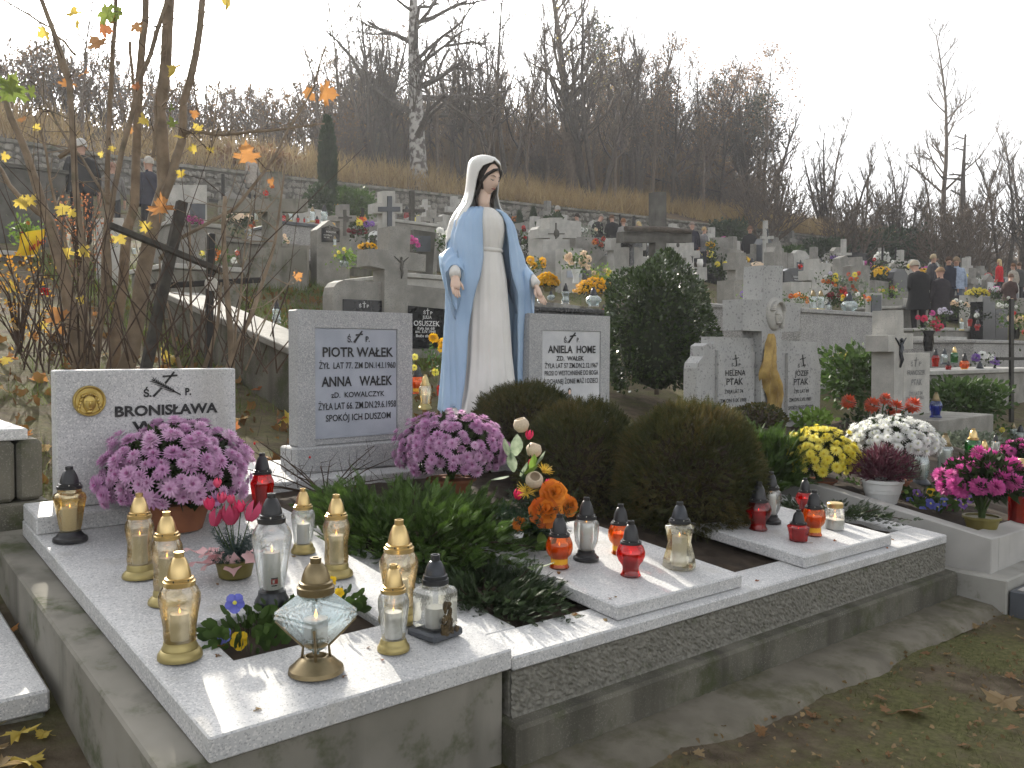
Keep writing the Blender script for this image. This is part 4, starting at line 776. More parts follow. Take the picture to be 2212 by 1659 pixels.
pansy_plant('blue and yellow pansies in the near corner of the slab hole', np.array([.33, .52, zA(.52)-.03]), .125, 120, [(515, 1296, 42, PB, .3), (493, 1366, 36, PB, -.3), (525, 1376, 40, PY, .2)], .045, 1)
pansy_plant('pansies with yellow buds behind the diamond lantern', np.array([.66, .58, zA(.58)-.03]), .115, 110, [(722, 1252, 26, PY, -.6), (737, 1275, 22, PY, .3)], .042, 2)
pansy_plant('low pansy leaves without blooms in the middle of the slab hole', np.array([.49, .60, zA(.6)-.03]), .10, 60, [], .04, 3)

# orange silk arrangement
P = onB(1165, 1185, .05); k = depth(P)/F; o = thing('silk_flower_arrangement', 'grave arrangement of orange silk roses, yellow spider mums and cream poppy pods', 'flowers', P)
mb = MB(); mb.lathe([(30*k, 0), (38*k, 20*k), (34*k, 32*k), (1*k, 36*k)], 16); mb.build('foam_base', 'mumleaf', o, True)
fir(o, 70, (-4*k, 0, 40*k), 1., .9, 95*k, 'fir', seed=8); fir(o, 14, (-10*k, 0, 50*k), .6, 1.5, 130*k, 'fir', seed=9)
w = lambda x, y, f=0.: at(x, y, depth(P)-f) - P
def put(name, me, x, y, sz, d=(0, -.3, 1), f=.06, stem=True):
    q = w(x, y, f); mb = MB(); mb.tube([(0, 0, 30*k), tuple(q*.55+np.array((0, 0, 12*k))), tuple(q)], 1.5*k, 4); st = mb.build('flower_stem', 'mumleaf', o)
    dv = Vector(RT*d[0]+UP*d[2]*.6+FW*d[1]); return obj(name, me, st, q, dv.to_track_quat('Z', 'Y').to_euler(), sz*k)
M['pod'] = mk('cream dried pod', (.66, .54, .40), (.56, .45, .33), 8, .6); M['pod_in'] = mk('pod inside', (.25, .17, .12), None, 8, .8)
mb = MB(); mb.lathe([(.06, 0), (.3, .08), (.5, .38), (.5, .60), (.36, .86), (.31, .90), (.28, .86), (.36, .6), (.34, .35), (.01, .2)], 20, cap=False); POD = mb.mesh('seed_pod', 'pod', True)
put('seed_pod', POD, 1130, 934, 34, (-.15, -.1, 1), .02); put('seed_pod', POD, 1152, 1046, 37, (.1, -.8, 1), .08); put('seed_pod', POD, 1148, 988, 34, (.2, .1, 1), .0)
put('rose', ROSE['orange'], 1193, 1068, 52, (.3, -1, .6), .08); put('rose', ROSE['orange'], 1178, 1108, 60, (0, -1, .7), .10); put('rose', ROSE['orange'], 1223, 1093, 42, (.8, -.8, .4), .06)
for x, y, sz in ((1142, 948, 22), (1148, 1010, 22), (1118, 1078, 26), (1183, 1048, 16)): put('tulip', TUL['crimson'], x, y, sz, (.1, -.2, 1), .02)
sp = MB(); rs = random.Random(2)
for i in range(40):
    a = i*2.4; r = .15+.35*rs.random(); sp.tube([(0, 0, .05), (r*.6*math.cos(a), r*.6*math.sin(a), .28), (r*1.25*math.cos(a), r*1.25*math.sin(a), .30+.2*rs.random())], [.03, .022, .012], 3)
fl('spider', (.80, .55, .06), (.86, .66, .12)); SPID = sp.mesh('spider_mum', 'spider'); put('spider_mum', SPID, 1138, 1066, 42, (0, -.8, 1), .09); put('spider_mum', SPID, 1172, 1022, 36, (.4, -.3, 1), .02)
put('thistle', PM['orange'], 1122, 1132, 34, (-.3, -1, .3), .09)
lf = MB(); G = [[(w_*.30*math.sin(PI*min(1, .08+.92*u)), .12*u*u+.05*abs(w_), u) for w_ in (-1, -.5, 0, .5, 1)] for u in np.linspace(0, 1, 6)]; lf.grid(np.array(G)); LFv, LFg, LFo = lf.mesh('silk_leaf', 'leaf_vari', True), lf.mesh('silk_leaf', 'leaf_lt', True), lf.mesh('silk_leaf', 'orange', True)
for x, y, sz, dx, dz, me in ((1100, 990, 46, -.4, 1, LFv), (1115, 985, 48, .1, 1, LFv), (1108, 1020, 46, -.2, 1, LFv), (1125, 1030, 36, .5, .8, LFv), (1100, 1030, 40, -1, -.3, LFv), (1135, 1025, 44, .3, .2, LFg), (1160, 1005, 36, .6, .8, LFv), (1150, 1020, 40, .2, 1, LFg), (1168, 1150, 38, .1, -1, LFg), (1150, 1140, 30, -.9, .1, LFg), (1205, 1135, 30, .5, -.7, LFg), (1222, 1115, 32, 1, .3, LFg), (1110, 1160, 36, -.4, -.7, LFv), (1120, 1165, 32, .5, -.7, LFv)):
    d = Vector(RT*dx+UP*dz-FW*.35); obj('silk_leaf', me, o, w(x, y, .08), d.to_track_quat('Z', 'Y').to_euler(), sz*k)
# ================================================================ evergreens on the graves
def frond(n=7, wd=.33):
    v = []; f = []
    for i in range(n):
        u = i/n; L_ = wd*(1-u*.75)
        for s in (-1, 1):
            b = len(v); v += [(0, 0, u*.9), (s*L_*.52, .02*s, u*.9+L_*.48), (s*L_*.8, .04, u*.9+L_*1.1+.03), (s*.02, 0, u*.9+.085)]; f += [(b, b+1, b+2), (b, b+2, b+3)]
    b = len(v); v += [(-.03, 0, .75), (.03, 0, .75), (0, .02, 1.08)]; f.append((b, b+1, b+2)); b = len(v); v += [(-.018, 0, 0), (.018, 0, 0), (0, 0, .95)]; f.append((b, b+1, b+2))
    return np.array(v), np.array(f)
FR = frond(9, .30); FR2 = frond(6, .26)
M['juniper'] = leafmat('juniper needles', (.022, .050, .010), (.110, .190, .036), 5, .55, .25)
M['juniper_dk'] = leafmat('dusty juniper needles', (.018, .034, .014), (.055, .085, .035), 7, .6, .2)
M['thuja'] = leafmat('bronzing thuja scales', (.028, .036, .012), (.150, .108, .036), 3.4, .7, .25, extra=((.070, .078, .024), .5))
M['box'] = leafmat('glossy boxwood leaves', (.016, .034, .009), (.066, .105, .030), 4, .25, .15, spec=.8)
M['twig'] = mk('thin brown twigs', (.075, .048, .032), (.045, .03, .022), 10, .85)
def juniper(label, C0, rx, ry, rz, n, ln, mat, seed, name='juniper_bush', dirb=(0, 0, 0), sub=13, fs=.075, low=.05, group='juniper bushes'):
    rng = np.random.default_rng(seed); o = thing(name, label, 'shrub', C0, 0, group); Ps, Ds, Ss = [], [], []; st = MB()
    for i in range(n):
        a = rng.uniform(0, 2*PI); el = rng.uniform(low, 1.25); r0 = math.sqrt(rng.random())*.55; p0 = np.array([rx*r0*math.cos(a), ry*r0*math.sin(a), rz*.1])
        d = np.array([math.cos(a)*math.cos(el)*rx, math.sin(a)*math.cos(el)*ry, math.sin(el)*rz])*.95+np.array(dirb); L_ = np.linalg.norm(d)*rng.uniform(.65, 1.1); d /= np.linalg.norm(d); sd = np.cross(d, (0, 0, 1)); sd /= np.linalg.norm(sd)+1e-6
        for u in np.linspace(.25, 1, sub):
            p = p0+d*L_*u+np.array([0, 0, -.10*L_*u*u])+rng.normal(size=3)*.012; g = d+sd*rng.uniform(-.9, .9)+np.array([0, 0, rng.uniform(-.1, .6)]); Ps.append(p); Ds.append(g); Ss.append(fs*ln*rng.uniform(.7, 1.25))
        if i % 4 == 0: st.tube([tuple(p0*.3), tuple(p0+d*L_*.5), tuple(p0+d*L_*.95+np.array([0, 0, -.09*L_]))], [.007, .004, .0015], 4)
    V, Fc = scatter(FR[0], FR[1], np.array(Ps), rots(np.array(Ds), rng), np.array(Ss)); obj('foliage', np_mesh('foliage', V, Fc, mat), o); st.build('stem', 'twig', o); return o
def bedz(x, y): return zB(x, y)-.03
P = onB(905, 1180); P = np.array([1.50, 1.32, bedz(1.5, 1.3)])
juniper('bright green spreading juniper between the low slab and the orange silk roses', P, .34, .60, .29, 290, 1., 'juniper', 11, fs=.068, sub=18)
juniper('dull green creeping juniper spilling over the near frame corner', np.array([1.37, .56, bedz(1.4, .5)]), .21, .31, .13, 170, .8, 'juniper_dk', 12, fs=.052, sub=16)
P = onB(1665, 1065); juniper('bright juniper with lacy tips beside the yellow chrysanthemum', at(1622, 1050, 6.2), .21, .32, .42, 210, 1.1, 'juniper', 13, fs=.10)
juniper('thin creeping juniper shoot lying on the far frame edge', np.array([4.20, .62, bedz(4.2, .6)+.03]), .20, .42, .10, 60, .8, 'juniper_dk', 14, fs=.05)
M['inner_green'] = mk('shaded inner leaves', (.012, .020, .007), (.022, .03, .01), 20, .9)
def globe(label, C0, rx, ry, rz, n, size, mat, seed, tv=FR2, name='thuja_bush', lump=.10, upb=.55, core=.80, group='round thujas'):
    rng = np.random.default_rng(seed); o = thing(name, label, 'shrub', C0-np.array([0, 0, rz*.75]), 0, group); q = rng.normal(size=(n, 3)); q /= np.linalg.norm(q, axis=1, keepdims=True); q = q[q[:, 2] > -.72]; n = len(q)
    lum = 1+lump*(np.sin(q[:, 0]*5+seed)*np.sin(q[:, 1]*6)+.8*np.sin(q[:, 2]*7+q[:, 0]*4)); rr = (1-.22*rng.random(n)**2.5)*lum
    P_ = q*rr[:, None]*np.array([rx, ry, rz])+np.array([0, 0, rz*.75]); D = q+rng.normal(size=q.shape)*.38+np.array([0, 0, upb])
    V, Fc = scatter(tv[0], tv[1], P_, rots(D, rng), size*rng.uniform(.7, 1.3, n)); obj('foliage', np_mesh('foliage', V, Fc, mat), o)
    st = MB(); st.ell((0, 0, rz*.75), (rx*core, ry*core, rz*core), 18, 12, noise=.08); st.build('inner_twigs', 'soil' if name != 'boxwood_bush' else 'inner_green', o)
    st = MB(); st.tube([(0, 0, -.05), (0, 0, rz*.5)], [.03, .02], 7); st.build('stem', 'bark', o); return o
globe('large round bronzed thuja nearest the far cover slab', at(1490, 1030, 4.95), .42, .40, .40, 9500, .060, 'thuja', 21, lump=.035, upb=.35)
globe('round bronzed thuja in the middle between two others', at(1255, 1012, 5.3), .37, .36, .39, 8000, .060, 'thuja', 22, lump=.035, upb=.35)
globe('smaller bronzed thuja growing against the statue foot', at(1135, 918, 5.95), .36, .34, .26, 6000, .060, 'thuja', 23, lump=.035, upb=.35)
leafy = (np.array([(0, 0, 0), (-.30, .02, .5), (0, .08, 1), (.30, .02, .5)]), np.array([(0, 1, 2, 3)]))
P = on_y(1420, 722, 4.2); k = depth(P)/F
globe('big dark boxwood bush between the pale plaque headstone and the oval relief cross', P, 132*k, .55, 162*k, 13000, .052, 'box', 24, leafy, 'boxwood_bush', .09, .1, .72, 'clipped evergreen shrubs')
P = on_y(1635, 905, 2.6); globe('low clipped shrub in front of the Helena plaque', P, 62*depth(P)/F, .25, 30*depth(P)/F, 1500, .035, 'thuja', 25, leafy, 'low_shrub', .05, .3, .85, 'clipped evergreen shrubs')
# cotoneaster twigs with red berries
Pc = np.array([1.62, 2.35, bedz(1.6, 2.35)]); o = thing('cotoneaster', 'bare cotoneaster twigs with a few red berries in front of the grey plaque stone', 'shrub', Pc); rng = np.random.default_rng(5); berries = MB()
for i in range(15):
    a = rng.uniform(0, 2*PI); d = np.array([math.cos(a)*.5, math.sin(a)*.28, rng.uniform(.12, .4)]); p1 = d*.55; p2 = d*1.0+np.array([0, 0, -.04]); mb = MB(); mb.tube([(0, 0, 0), tuple(p1), tuple(p2)], [.005, .0035, .0015], 4)
    for u in (.35, .5, .65, .8, .95):
        q = p2*u+np.array([0, 0, .03]); e = q+rng.normal(size=3)*.05+np.array([0, 0, .04]); mb.tube([tuple(q), tuple(e)], [.002, .001], 3)
        if rng.random() < .12: berries.ell(tuple(e), (.007, .007, .008), 8, 5)
    mb.build('twig', 'twig', o)
berries.build('berries', 'red', o, True)
# ---------------------------------------------------------------- plants and lanterns in the kerbed bed
def onC(x, y): return on_plane(x, y, -.068, .162, -.01)
P = np.array([5.1, 1.15, -.10+.10]); P = onC(1768, 1050); k = depth(P)/F
mound('bright yellow chrysanthemum beside the far juniper', P, 88*k, 64*k, 220, 23*k, FM['yellow'], 'terracotta', 14*k, z0=62*k, low=-.35, ry=85*k)
P = onC(1925, 1062); k = depth(P)/F
mound('big white chrysanthemum behind the white pot of heather', P, 96*k, 62*k, 190, 26*k, FM['white'], 'terracotta', 30*k, z0=100*k, low=-.12, ry=95*k)
P = onC(1905, 1086); k = depth(P)/F; o = thing('flower_pot', 'white ribbed pot of dark red heather under the white chrysanthemum', 'flower pot', P)
mb = MB(); mb.lathe([(28*k, 0), (30*k, 1*k), (36*k, 22*k), (37*k, 22.5*k), (38*k, 30*k), (39*k, 30.5*k), (41*k, 44*k), (44*k, 45*k), (44*k, 52*k), (40*k, 52*k), (38*k, 46*k), (.5*k, 44*k)], 28); mb.build('pot', 'whitepot', o, True, angle=30)
rng = np.random.default_rng(8); n = 900; a = rng.uniform(0, 2*PI, n); el = rng.uniform(.2, 1.5, n); r = rng.uniform(.2, 1, n); D = np.stack([np.cos(a)*np.cos(el), np.sin(a)*np.cos(el), np.sin(el)], 1); Pl = D*r[:, None]*np.array([75, 75, 70])*k+np.array([0, 0, 46*k])
M['heather'] = leafmat('heather', (.055, .012, .022), (.16, .05, .075), 9, .7, .2); M['heather_g'] = leafmat('grey green heather', (.10, .13, .09), (.24, .27, .20), 9, .7, .2)
leaf_cloud('heather', Pl, D+rng.normal(size=D.shape)*.3, np.full(n, 20*k), 'heather', o, np.array([(-.10, 0, 0), (.10, 0, 0), (.05, .04, .8), (0, 0, 1.1), (-.05, .04, .8)]), np.array([(0, 1, 2, 3, 4)]), rng)
Pl2 = Pl[:160]*np.array([.5, .5, .7])+RT*50*k+np.array([0, 0, 12*k]); leaf_cloud('grey_heather', Pl2, D[:160]*.4+np.array([0, 0, 1.]), np.full(160, 17*k), 'heather_g', o, np.array([(-.10, 0, 0), (.10, 0, 0), (.05, .04, .8), (0, 0, 1.1), (-.05, .04, .8)]), np.array([(0, 1, 2, 3, 4)]), rng)
P = onC(2120, 1150); k = depth(P)/F
mound('magenta chrysanthemum with shaggy heads at the right edge', P, 88*k, 62*k, 46, 44*k, PM['magenta'], 'olivepot', 36*k, z0=100*k, low=.0, ry=90*k, jitter=.2)
P = onC(2204, 1030); k = depth(P)/F; mound('small magenta chrysanthemum cut by the right picture edge, behind the shaggy one', P, 34*k, 24*k, 18, 22*k, PM['magenta'], 'olivepot', 20*k, z0=50*k, low=.0)
P = onC(2203, 1140); k = depth(P)/F; o = thing('grave_lantern', 'tall red plastic lantern cut by the right picture edge', 'lantern', P); mb = MB(); mb.lathe([(22*k, 0), (24*k, 4*k), (26*k, 60*k), (28*k, 105*k), (22*k, 112*k)], sq=8); mb.build('glass', 'g_red', o); mb = MB(); mb.lathe([(20*k, 2*k), (20*k, 90*k)], 12); mb.build('candle', 'wax_r', o); mb = MB(); mb.lathe([(24*k, 111*k), (24*k, 120*k), (14*k, 140*k), (8*k, 142*k), (8*k, 150*k)], 16); mb.build('cap', 'gold', o, True)
GC = 'lanterns in the kerbed bed'
lan('silver grey lantern between white chrysanthemum and magenta one', 1985, 1050, 950, 'grey', onC, GC, lit=False)
lan('pale stone coloured lantern behind the silver grey one', 2040, 1030, 935, 'white', onC, GC, lit=False)
lan('green glass lantern with gold cap among grey foliage', 2101, 1000, 925, 'green', onC, GC)
lan('dark capped lantern with bronze cap behind the magenta chrysanthemum', 2125, 1018, 950, 'gold', onC, GC, lit=False)
lan('clear lantern with black cap in the grey foliage', 2150, 985, 938, 'goblet', onC, GC)
lan('blue glass lantern on the corner of the grave by the Franciszek stone', 2021, 906, 847, 'blue', lambda x, y: on_y(x, y, 1.9), GC)
for i, (x, y, me, lab) in enumerate(((1990, 1072, PV, 'violet pansies beside the white pot'), (2018, 1092, PB, 'blue pansies in the middle of the kerbed bed'), (1760, 1010, PV, 'violet pansies under the yellow chrysanthemum'), (2072, 1086, PV, 'violet pansies below the magenta chrysanthemum'))):
    P = onC(x, y+14); pansy_plant(lab, P, .12, 70, [(x-14, y-6, 24, me, .2), (x+16, y-10, 20, PY if i == 0 else me, -.2), (x+2, y+2, 20, me, 0), (x-30, y+8, 18, PB, .1)], .045, 40+i)
P = onC(2052, 1108); k = depth(P)/F; o = thing('cut_flower', 'single pink chrysanthemum head lying by the kerb', 'flowers', P); obj('flower', PM['magenta'], o, (0, 0, 12*k), (.5, -.3, 0), 34*k); mb = MB(); mb.tube([(0, 0, 10*k), (20*k, 10*k, 3*k), (50*k, 12*k, 2*k)], 1.5*k, 5); mb.build('flower_stem', 'leaf', o)
# red ball chrysanthemums and shrubs by the Franciszek stone
P = on_y(1895, 930, 2.0); k = depth(P)/F; o = thing('chrysanthemum', 'five brick red ball chrysanthemums on tall stems', 'flowers', P, 0, 'chrysanthemums')
for x, y, s in ((1833, 868, 36), (1885, 876, 40), (1933, 882, 42), (1972, 876, 40), (1912, 862, 30)):
    q = at(x, y, depth(P))-P; mb = MB(); mb.tube([(q[0]*.5, q[1]*.5, -10*k), tuple(q*.7), tuple(q)], 1.6*k, 4); st = mb.build('flower_stem', 'leaf', o); obj('flower', PM['redorange'], st, q, Vector(-FW*.6+UP).to_track_quat('Z', 'Y').to_euler(), s*k)
rng = np.random.default_rng(12); n = 500; q = rng.normal(size=(n, 3))*np.array([60, 40, 22])*k+RT*0; leaf_cloud('foliage', q, rng.normal(size=(n, 3))+np.array([0, 0, .6]), np.full(n, 16*k), 'mumleaf', o, rng=rng)
def shrub(label, vx, vy, Yp, rx, rz, n, sz, mat, seed, ry=None, group='leafy shrubs', tv=leafy, up=.4, name='leafy_shrub'):
    P = on_y(vx, vy, Yp); k = depth(P)/F; rng = np.random.default_rng(seed); o = thing(name, label, 'shrub', P-np.array([0, 0, rz*k]), 0, group); q = rng.normal(size=(n, 3)); q /= np.linalg.norm(q, axis=1, keepdims=True); rr = rng.random(n)**.45
    ph = rng.uniform(0, 6, 3); bump = 1+.22*np.sin(q[:, 0]*4+ph[0])*np.sin(q[:, 1]*5+ph[1])+.12*np.sin(q[:, 2]*9+ph[2])
    Pp = q*(rr*bump)[:, None]*np.array([rx*k, (ry or rx)*k, rz*k])+np.array([0, 0, rz*k]); leaf_cloud('foliage', Pp, q+rng.normal(size=q.shape)*.6+np.array([0, 0, up]), sz*k*rng.uniform(.6, 1.3, n), mat, o, tv[0], tv[1], rng); mb = MB()
    for i in range(7): a = i*.9; mb.tube([(0, 0, -.05), (rx*k*.3*math.cos(a), rx*k*.3*math.sin(a), rz*k), (rx*k*.7*math.cos(a), rx*k*.7*math.sin(a), rz*k*1.4)], [.012, .007, .003], 4)
    mb.build('stem', 'twig', o); return o
shrub('green leafy shrub between the oval relief cross and the Franciszek stone', 1845, 810, 3.0, 72, 66, 1500, 15, 'leaf', 31)
shrub('bright green shrub growing to the right of the Franciszek stone', 2085, 862, 2.4, 85, 48, 1700, 14, 'leaf', 32)
shrub('lime green plant in front of the Jozef plaque', 1757, 908, 2.2, 36, 22, 260, 16, 'leaf_lt', 33)
shrub('pale grey green ground foliage around the green lantern', 2075, 962, 1.5, 95, 30, 1600, 10, 'heather_g', 34)
shrub('small yellow flowered plant with green leaves behind the clear lantern', 2180, 980, 1.6, 26, 26, 260, 13, 'leaf', 35)
shrub('low green leaves between the white pot and the magenta chrysanthemum', 2015, 1078, .62, 55, 22, 400, 13, 'leaf', 36)
shrub('dark ground leaves along the kerb below the white pot', 1955, 1080, .62, 60, 14, 300, 12, 'mumleaf', 37)
shrub('green leaves under the yellow and white chrysanthemums', 1850, 1060, .95, 60, 22, 420, 13, 'leaf', 38)
shrub('silver leaved plant left of the shaggy magenta chrysanthemum', 2050, 1075, .7, 40, 22, 300, 11, 'heather_g', 39)
P = on_y(1832, 765, 3.4); k = depth(P)/F; mound('small yellow chrysanthemum above the shrub by the stone crosses', P, 32*k, 17*k, 55, 12*k, FM['yellow'], None, 0, z0=-15*k, low=.05, leafn=300)
# ================================================================ statue
P0 = on_y(1043, 884, 2.86); SC = 540*depth(P0)/F/1.85
ST = thing('statue', 'life size painted statue of a veiled woman in white gown and pale blue mantle', 'statue', P0, 0.0); ST.scale = (SC,)*3
def interp(tab, z):
    tab = sorted(tab); zs = [t[0] for t in tab]; return [np.interp(z, zs, [t[i] for t in tab]) for i in range(1, len(tab[0]))]
GT = [(-.02, .285, .22), (.04, .275, .215), (.15, .25, .2), (.4, .215, .18), (.7, .195, .165), (.95, .175, .148), (1.10, .15, .128), (1.165, .137, .115), (1.24, .152, .125), (1.33, .165, .13), (1.40, .16, .12), (1.45, .11, .09), (1.475, .062, .06)]
rows = []
for z in np.concatenate([np.linspace(-.02, 1.1, 40), np.linspace(1.12, 1.475, 22)]):
    rx, ry = interp(GT, z); row = []
    for a in np.linspace(0, 2*PI, 120, endpoint=False):
        lowf = max(0, 1-z/1.15); f = 1+(.085*lowf+.020)*(abs(math.sin(8*a+.5*math.sin(2.1*z)))-.5)+.030*lowf*math.sin(27*a+2+z)+(.012 if z > 1.18 else 0)*math.sin(26*a)
        if 1.145 < z < 1.185: f = .97+.01*math.sin(30*a)
        if z < .12: f *= 1+.10*(1-z/.12)*(.5+.5*math.sin(5*a+1))
        row.append((rx*f*math.cos(a)-(.03*max(0, .3-z)), ry*f*math.sin(a)-.01, z))
    rows.append(row)
mb = MB(); mb.grid(np.array(rows), True); mb.build('gown', 'gown', ST, True)
mb = MB(); mb.lathe([(.139, 1.150), (.147, 1.158), (.147, 1.172), (.139, 1.18)], 40, cap=False); mb.v = [(x, y*.85-.01, z) for x, y, z in mb.v]; mb.build('belt', 'gown', ST, True)
MT = [(0., .325, .24), (.3, .30, .22), (.6, .285, .205), (.9, .27, .19), (1.1, .268, .182), (1.25, .262, .176), (1.36, .24, .165), (1.43, .185, .14), (1.462, .115, .10)]
LB = [(0., .00), (.3, .035), (.6, .075), (.8, .125), (.86, .15), (.95, .165), (1.05, .14), (1.15, .09), (1.25, .05), (1.36, .012), (1.43, 0)]
OP = [(0., 1.05), (.2, 1.0), (.5, .95), (.8, .80), (.95, .62), (1.1, .50), (1.25, .50), (1.4, .55), (1.462, .6)]
rows = []
for z in np.linspace(0, 1.462, 56):
    rx, ry = interp(MT, z); lb = interp(LB, z)[0]*.5; (op,) = interp(OP, z); row = []
    for i in range(110):
        u = i/109.; ph = -PI+2*PI*u; ph = op+(2*PI-2*op)*u        # from front opening round the back to the other edge
        sg = ph if ph < PI else ph-2*PI
        l = lb*(math.exp(-((sg-1.10)/.42)**2)+math.exp(-((sg+1.18)/.45)**2)); fold = .010*math.sin(11*ph+2.5*z)*(1.1-z*.6)+.006*math.sin(23*ph+z*4)+.008*math.sin(z*26+sg*4)*math.exp(-((abs(sg)-1.15)/.4)**2)*(1 if .85 < z < 1.3 else 0)
        edge = -.012*math.exp(-min(u, 1-u)/.02)
        row.append(((rx+l+fold+edge)*math.sin(ph), -(ry+l+fold+edge)*math.cos(ph)+.012, z+(-.03*math.sin(6*ph) if z < .01 else 0)))
    rows.append(row)
mb = MB(); mb.grid(np.array(rows)[:, ::-1]); mo = mb.build('mantle', 'mantle', ST, True); sm = mo.modifiers.new('thickness', 'SOLIDIFY'); sm.thickness = .014; sm.offset = -1
# sleeves, cuffs, hands
for s, wr, el in ((-1, (-.375, -.155, .955), (-.30, -.02, 1.09)), (1, (.345, -.19, .93), (.285, -.03, 1.09))):
    mb = MB(); C_ = np.array([(s*.14, .01, 1.40), (s*.215, .005, 1.28), (s*.265, .0, 1.16), el, tuple(np.array(el)*.5+np.array(wr)*.5), tuple(np.array(el)*.1+np.array(wr)*.9)]); tt = np.linspace(0, 5, 26); rows = []
    for t_ in tt:
        c_ = np.array([np.interp(t_, range(6), C_[:, i]) for i in range(3)]); w_ = np.interp(t_, range(6), [.07, .085, .085, .085, .078, .062]); hg = np.interp(t_, range(6), [.10, .16, .26, .36, .36, .24]); row = []
        fw_ = np.array([np.interp(min(t_+.2, 5), range(6), C_[:, i]) for i in range(3)])-np.array([np.interp(max(t_-.2, 0), range(6), C_[:, i]) for i in range(3)]); fw_ /= np.linalg.norm(fw_); sdv = np.cross(fw_, (0, 0, 1)); sdv /= np.linalg.norm(sdv)+1e-6
        if abs(fw_[2]) > .8: sdv = sdv*.0+np.array([0, -s*1., 0])*1.0; sdv = np.array([s*.25, -.97, 0])*s
        for a in np.linspace(0, 2*PI, 28, endpoint=False):
            ca, sa = math.cos(a), math.sin(a); x_ = w_*ca*(1 if sa > 0 else (1-.62*abs(sa)**1.3)); z_ = w_*.9*sa if sa > 0 else hg*sa; f_ = .006*math.sin(t_*7+a*3)+.007*math.sin(t_*13-2*a)*(sa < .3); row.append(c_+sdv*(x_+f_)+np.array([0, 0, z_+f_]))
        rows.append(row)
    mb.grid(np.array(rows)[::(1 if s < 0 else -1)], True); n_ = 28; mb.f.append(tuple(range(n_))); mb.m.append(0); mb.f.append(tuple(range(25*n_, 26*n_))[::-1]); mb.m.append(0); mb.build('sleeve', 'mantle', ST, True)
    d = np.array(wr)-np.array(el); d /= np.linalg.norm(d); w = np.array(wr); mb = MB(); mb.tube([tuple(w-d*.06), tuple(w-d*.02), tuple(w+d*.012)], [.046, .041, .039], 14); mb.build('cuff', 'gown', ST, True)
    h = MB(); hd_ = np.array([s*.22, -.30, -1.0]); hd_ /= np.linalg.norm(hd_); nrm = np.array([0, -1., .25]); nrm -= hd_*(nrm@hd_); nrm /= np.linalg.norm(nrm); sd = np.cross(hd_, nrm)*1.0
    wc = w+d*.01; h.tube([tuple(wc-d*.02), tuple(wc+hd_*.03), tuple(wc+hd_*.075), tuple(wc+hd_*.098)], [.026, .032, .036, .028], 12, flat=.55)
    for k, (off, ln) in enumerate(((-.024, .062), (-.008, .074), (.008, .070), (.023, .055))):
        b0 = wc+hd_*.09+sd*off; h.tube([tuple(b0), tuple(b0+hd_*ln*.5-nrm*-.004+sd*off*.1), tuple(b0+hd_*ln+nrm*.014+sd*off*.15)], [.0088, .0082, .006], 8)
    tsd = sd*(1 if s < 0 else -1)*-1; b0 = wc+hd_*.03+tsd*.028; h.tube([tuple(b0), tuple(b0+hd_*.03+tsd*.022+nrm*.008), tuple(b0+hd_*.062+tsd*.028+nrm*.016)], [.011, .0095, .007], 8)
    h.build('hand', 'skin', ST, True)
# head: face turned down and a little to her left
Rm = Euler((math.radians(-20), math.radians(3), math.radians(-2)), 'XYZ').to_matrix(); HC = np.array([.005, -.04, 1.685])
def headpt(x, y, z):
    q = Rm.inverted() @ Vector((x, y, z)); q = Rm @ Vector((x, y, z)) if False else Euler((math.radians(20), 0, math.radians(6)), 'XYZ').to_matrix() @ Vector((x, y, z)); return (q.x+HC[0], q.y+HC[1], q.z+HC[2])
rows = []
for v in np.linspace(-PI/2, PI/2, 40):
    row = []
    for a in np.linspace(0, 2*PI, 56, endpoint=False):
        x, y, z = .076*math.cos(v)*math.cos(a), .094*math.cos(v)*math.sin(a), .120*math.sin(v); fr = max(0, -y/.094)
        if z < 0: x *= 1-.38*(-z/.12)**1.6; y *= 1-.10*(-z/.12)
        y -= fr*(.024*math.exp(-(x/.011)**2-((z+.018)/.020)**2)+.012*math.exp(-(x/.010)**2-((z-.012)/.028)**2)+.007*math.exp(-(x/.020)**2-((z+.058)/.010)**2)+.010*math.exp(-(x/.024)**2-((z+.098)/.018)**2)+.006*math.exp(-(x/.045)**2-((z-.040)/.012)**2))
        y += fr*(.010*math.exp(-((abs(x)-.031)/.014)**2-((z-.014)/.012)**2)); y -= fr*.006*math.exp(-((abs(x)-.031)/.009)**2-((z-.010)/.006)**2)
        row.append(headpt(x, y, z))
    rows.append(row)
mb = MB(); mb.grid(np.array(rows), True); hdo = mb.build('head', 'skin', ST, True)
mb = MB(); mb.tube([(0, .02, 1.44), (0, .01, 1.52), (0, -.01, 1.61)], [.062, .05, .052], 16); mb.build('neck', 'skin', ST, True)
mb = MB()
for s in (-1, 1):
    mb.tube([headpt(s*.016, -.088, .010), headpt(s*.031, -.0865, .0045), headpt(s*.046, -.076, .010)], [.0015, .0032, .0015], 6); mb.tube([headpt(s*.014, -.093, .030), headpt(s*.032, -.089, .038), headpt(s*.050, -.072, .030)], [.0016, .0024, .0012], 6)
mb.build('eyes_and_brows', 'hair', hdo, True)
mb = MB(); mb.tube([headpt(-.020, -.083, -.056), headpt(0, -.0935, -.054), headpt(.020, -.083, -.056)], [.002, .0062, .002], 8); mb.build('lips', 'lips', hdo, True)
rows = []
for v in np.linspace(-PI*.42, PI/2, 30): rows.append([headpt(.084*math.cos(v)*math.cos(a), .022+.098*math.cos(v)*math.sin(a)+(.052*max(0, -math.sin(a))*max(0, .55-abs(math.sin(v)-.72)*1.6) if False else 0), .008+.124*math.sin(v)) for a in np.linspace(0, 2*PI, 48, endpoint=False)])
mb = MB(); mb.grid(np.array(rows), True); mb.build('hair', 'hair', ST, True)
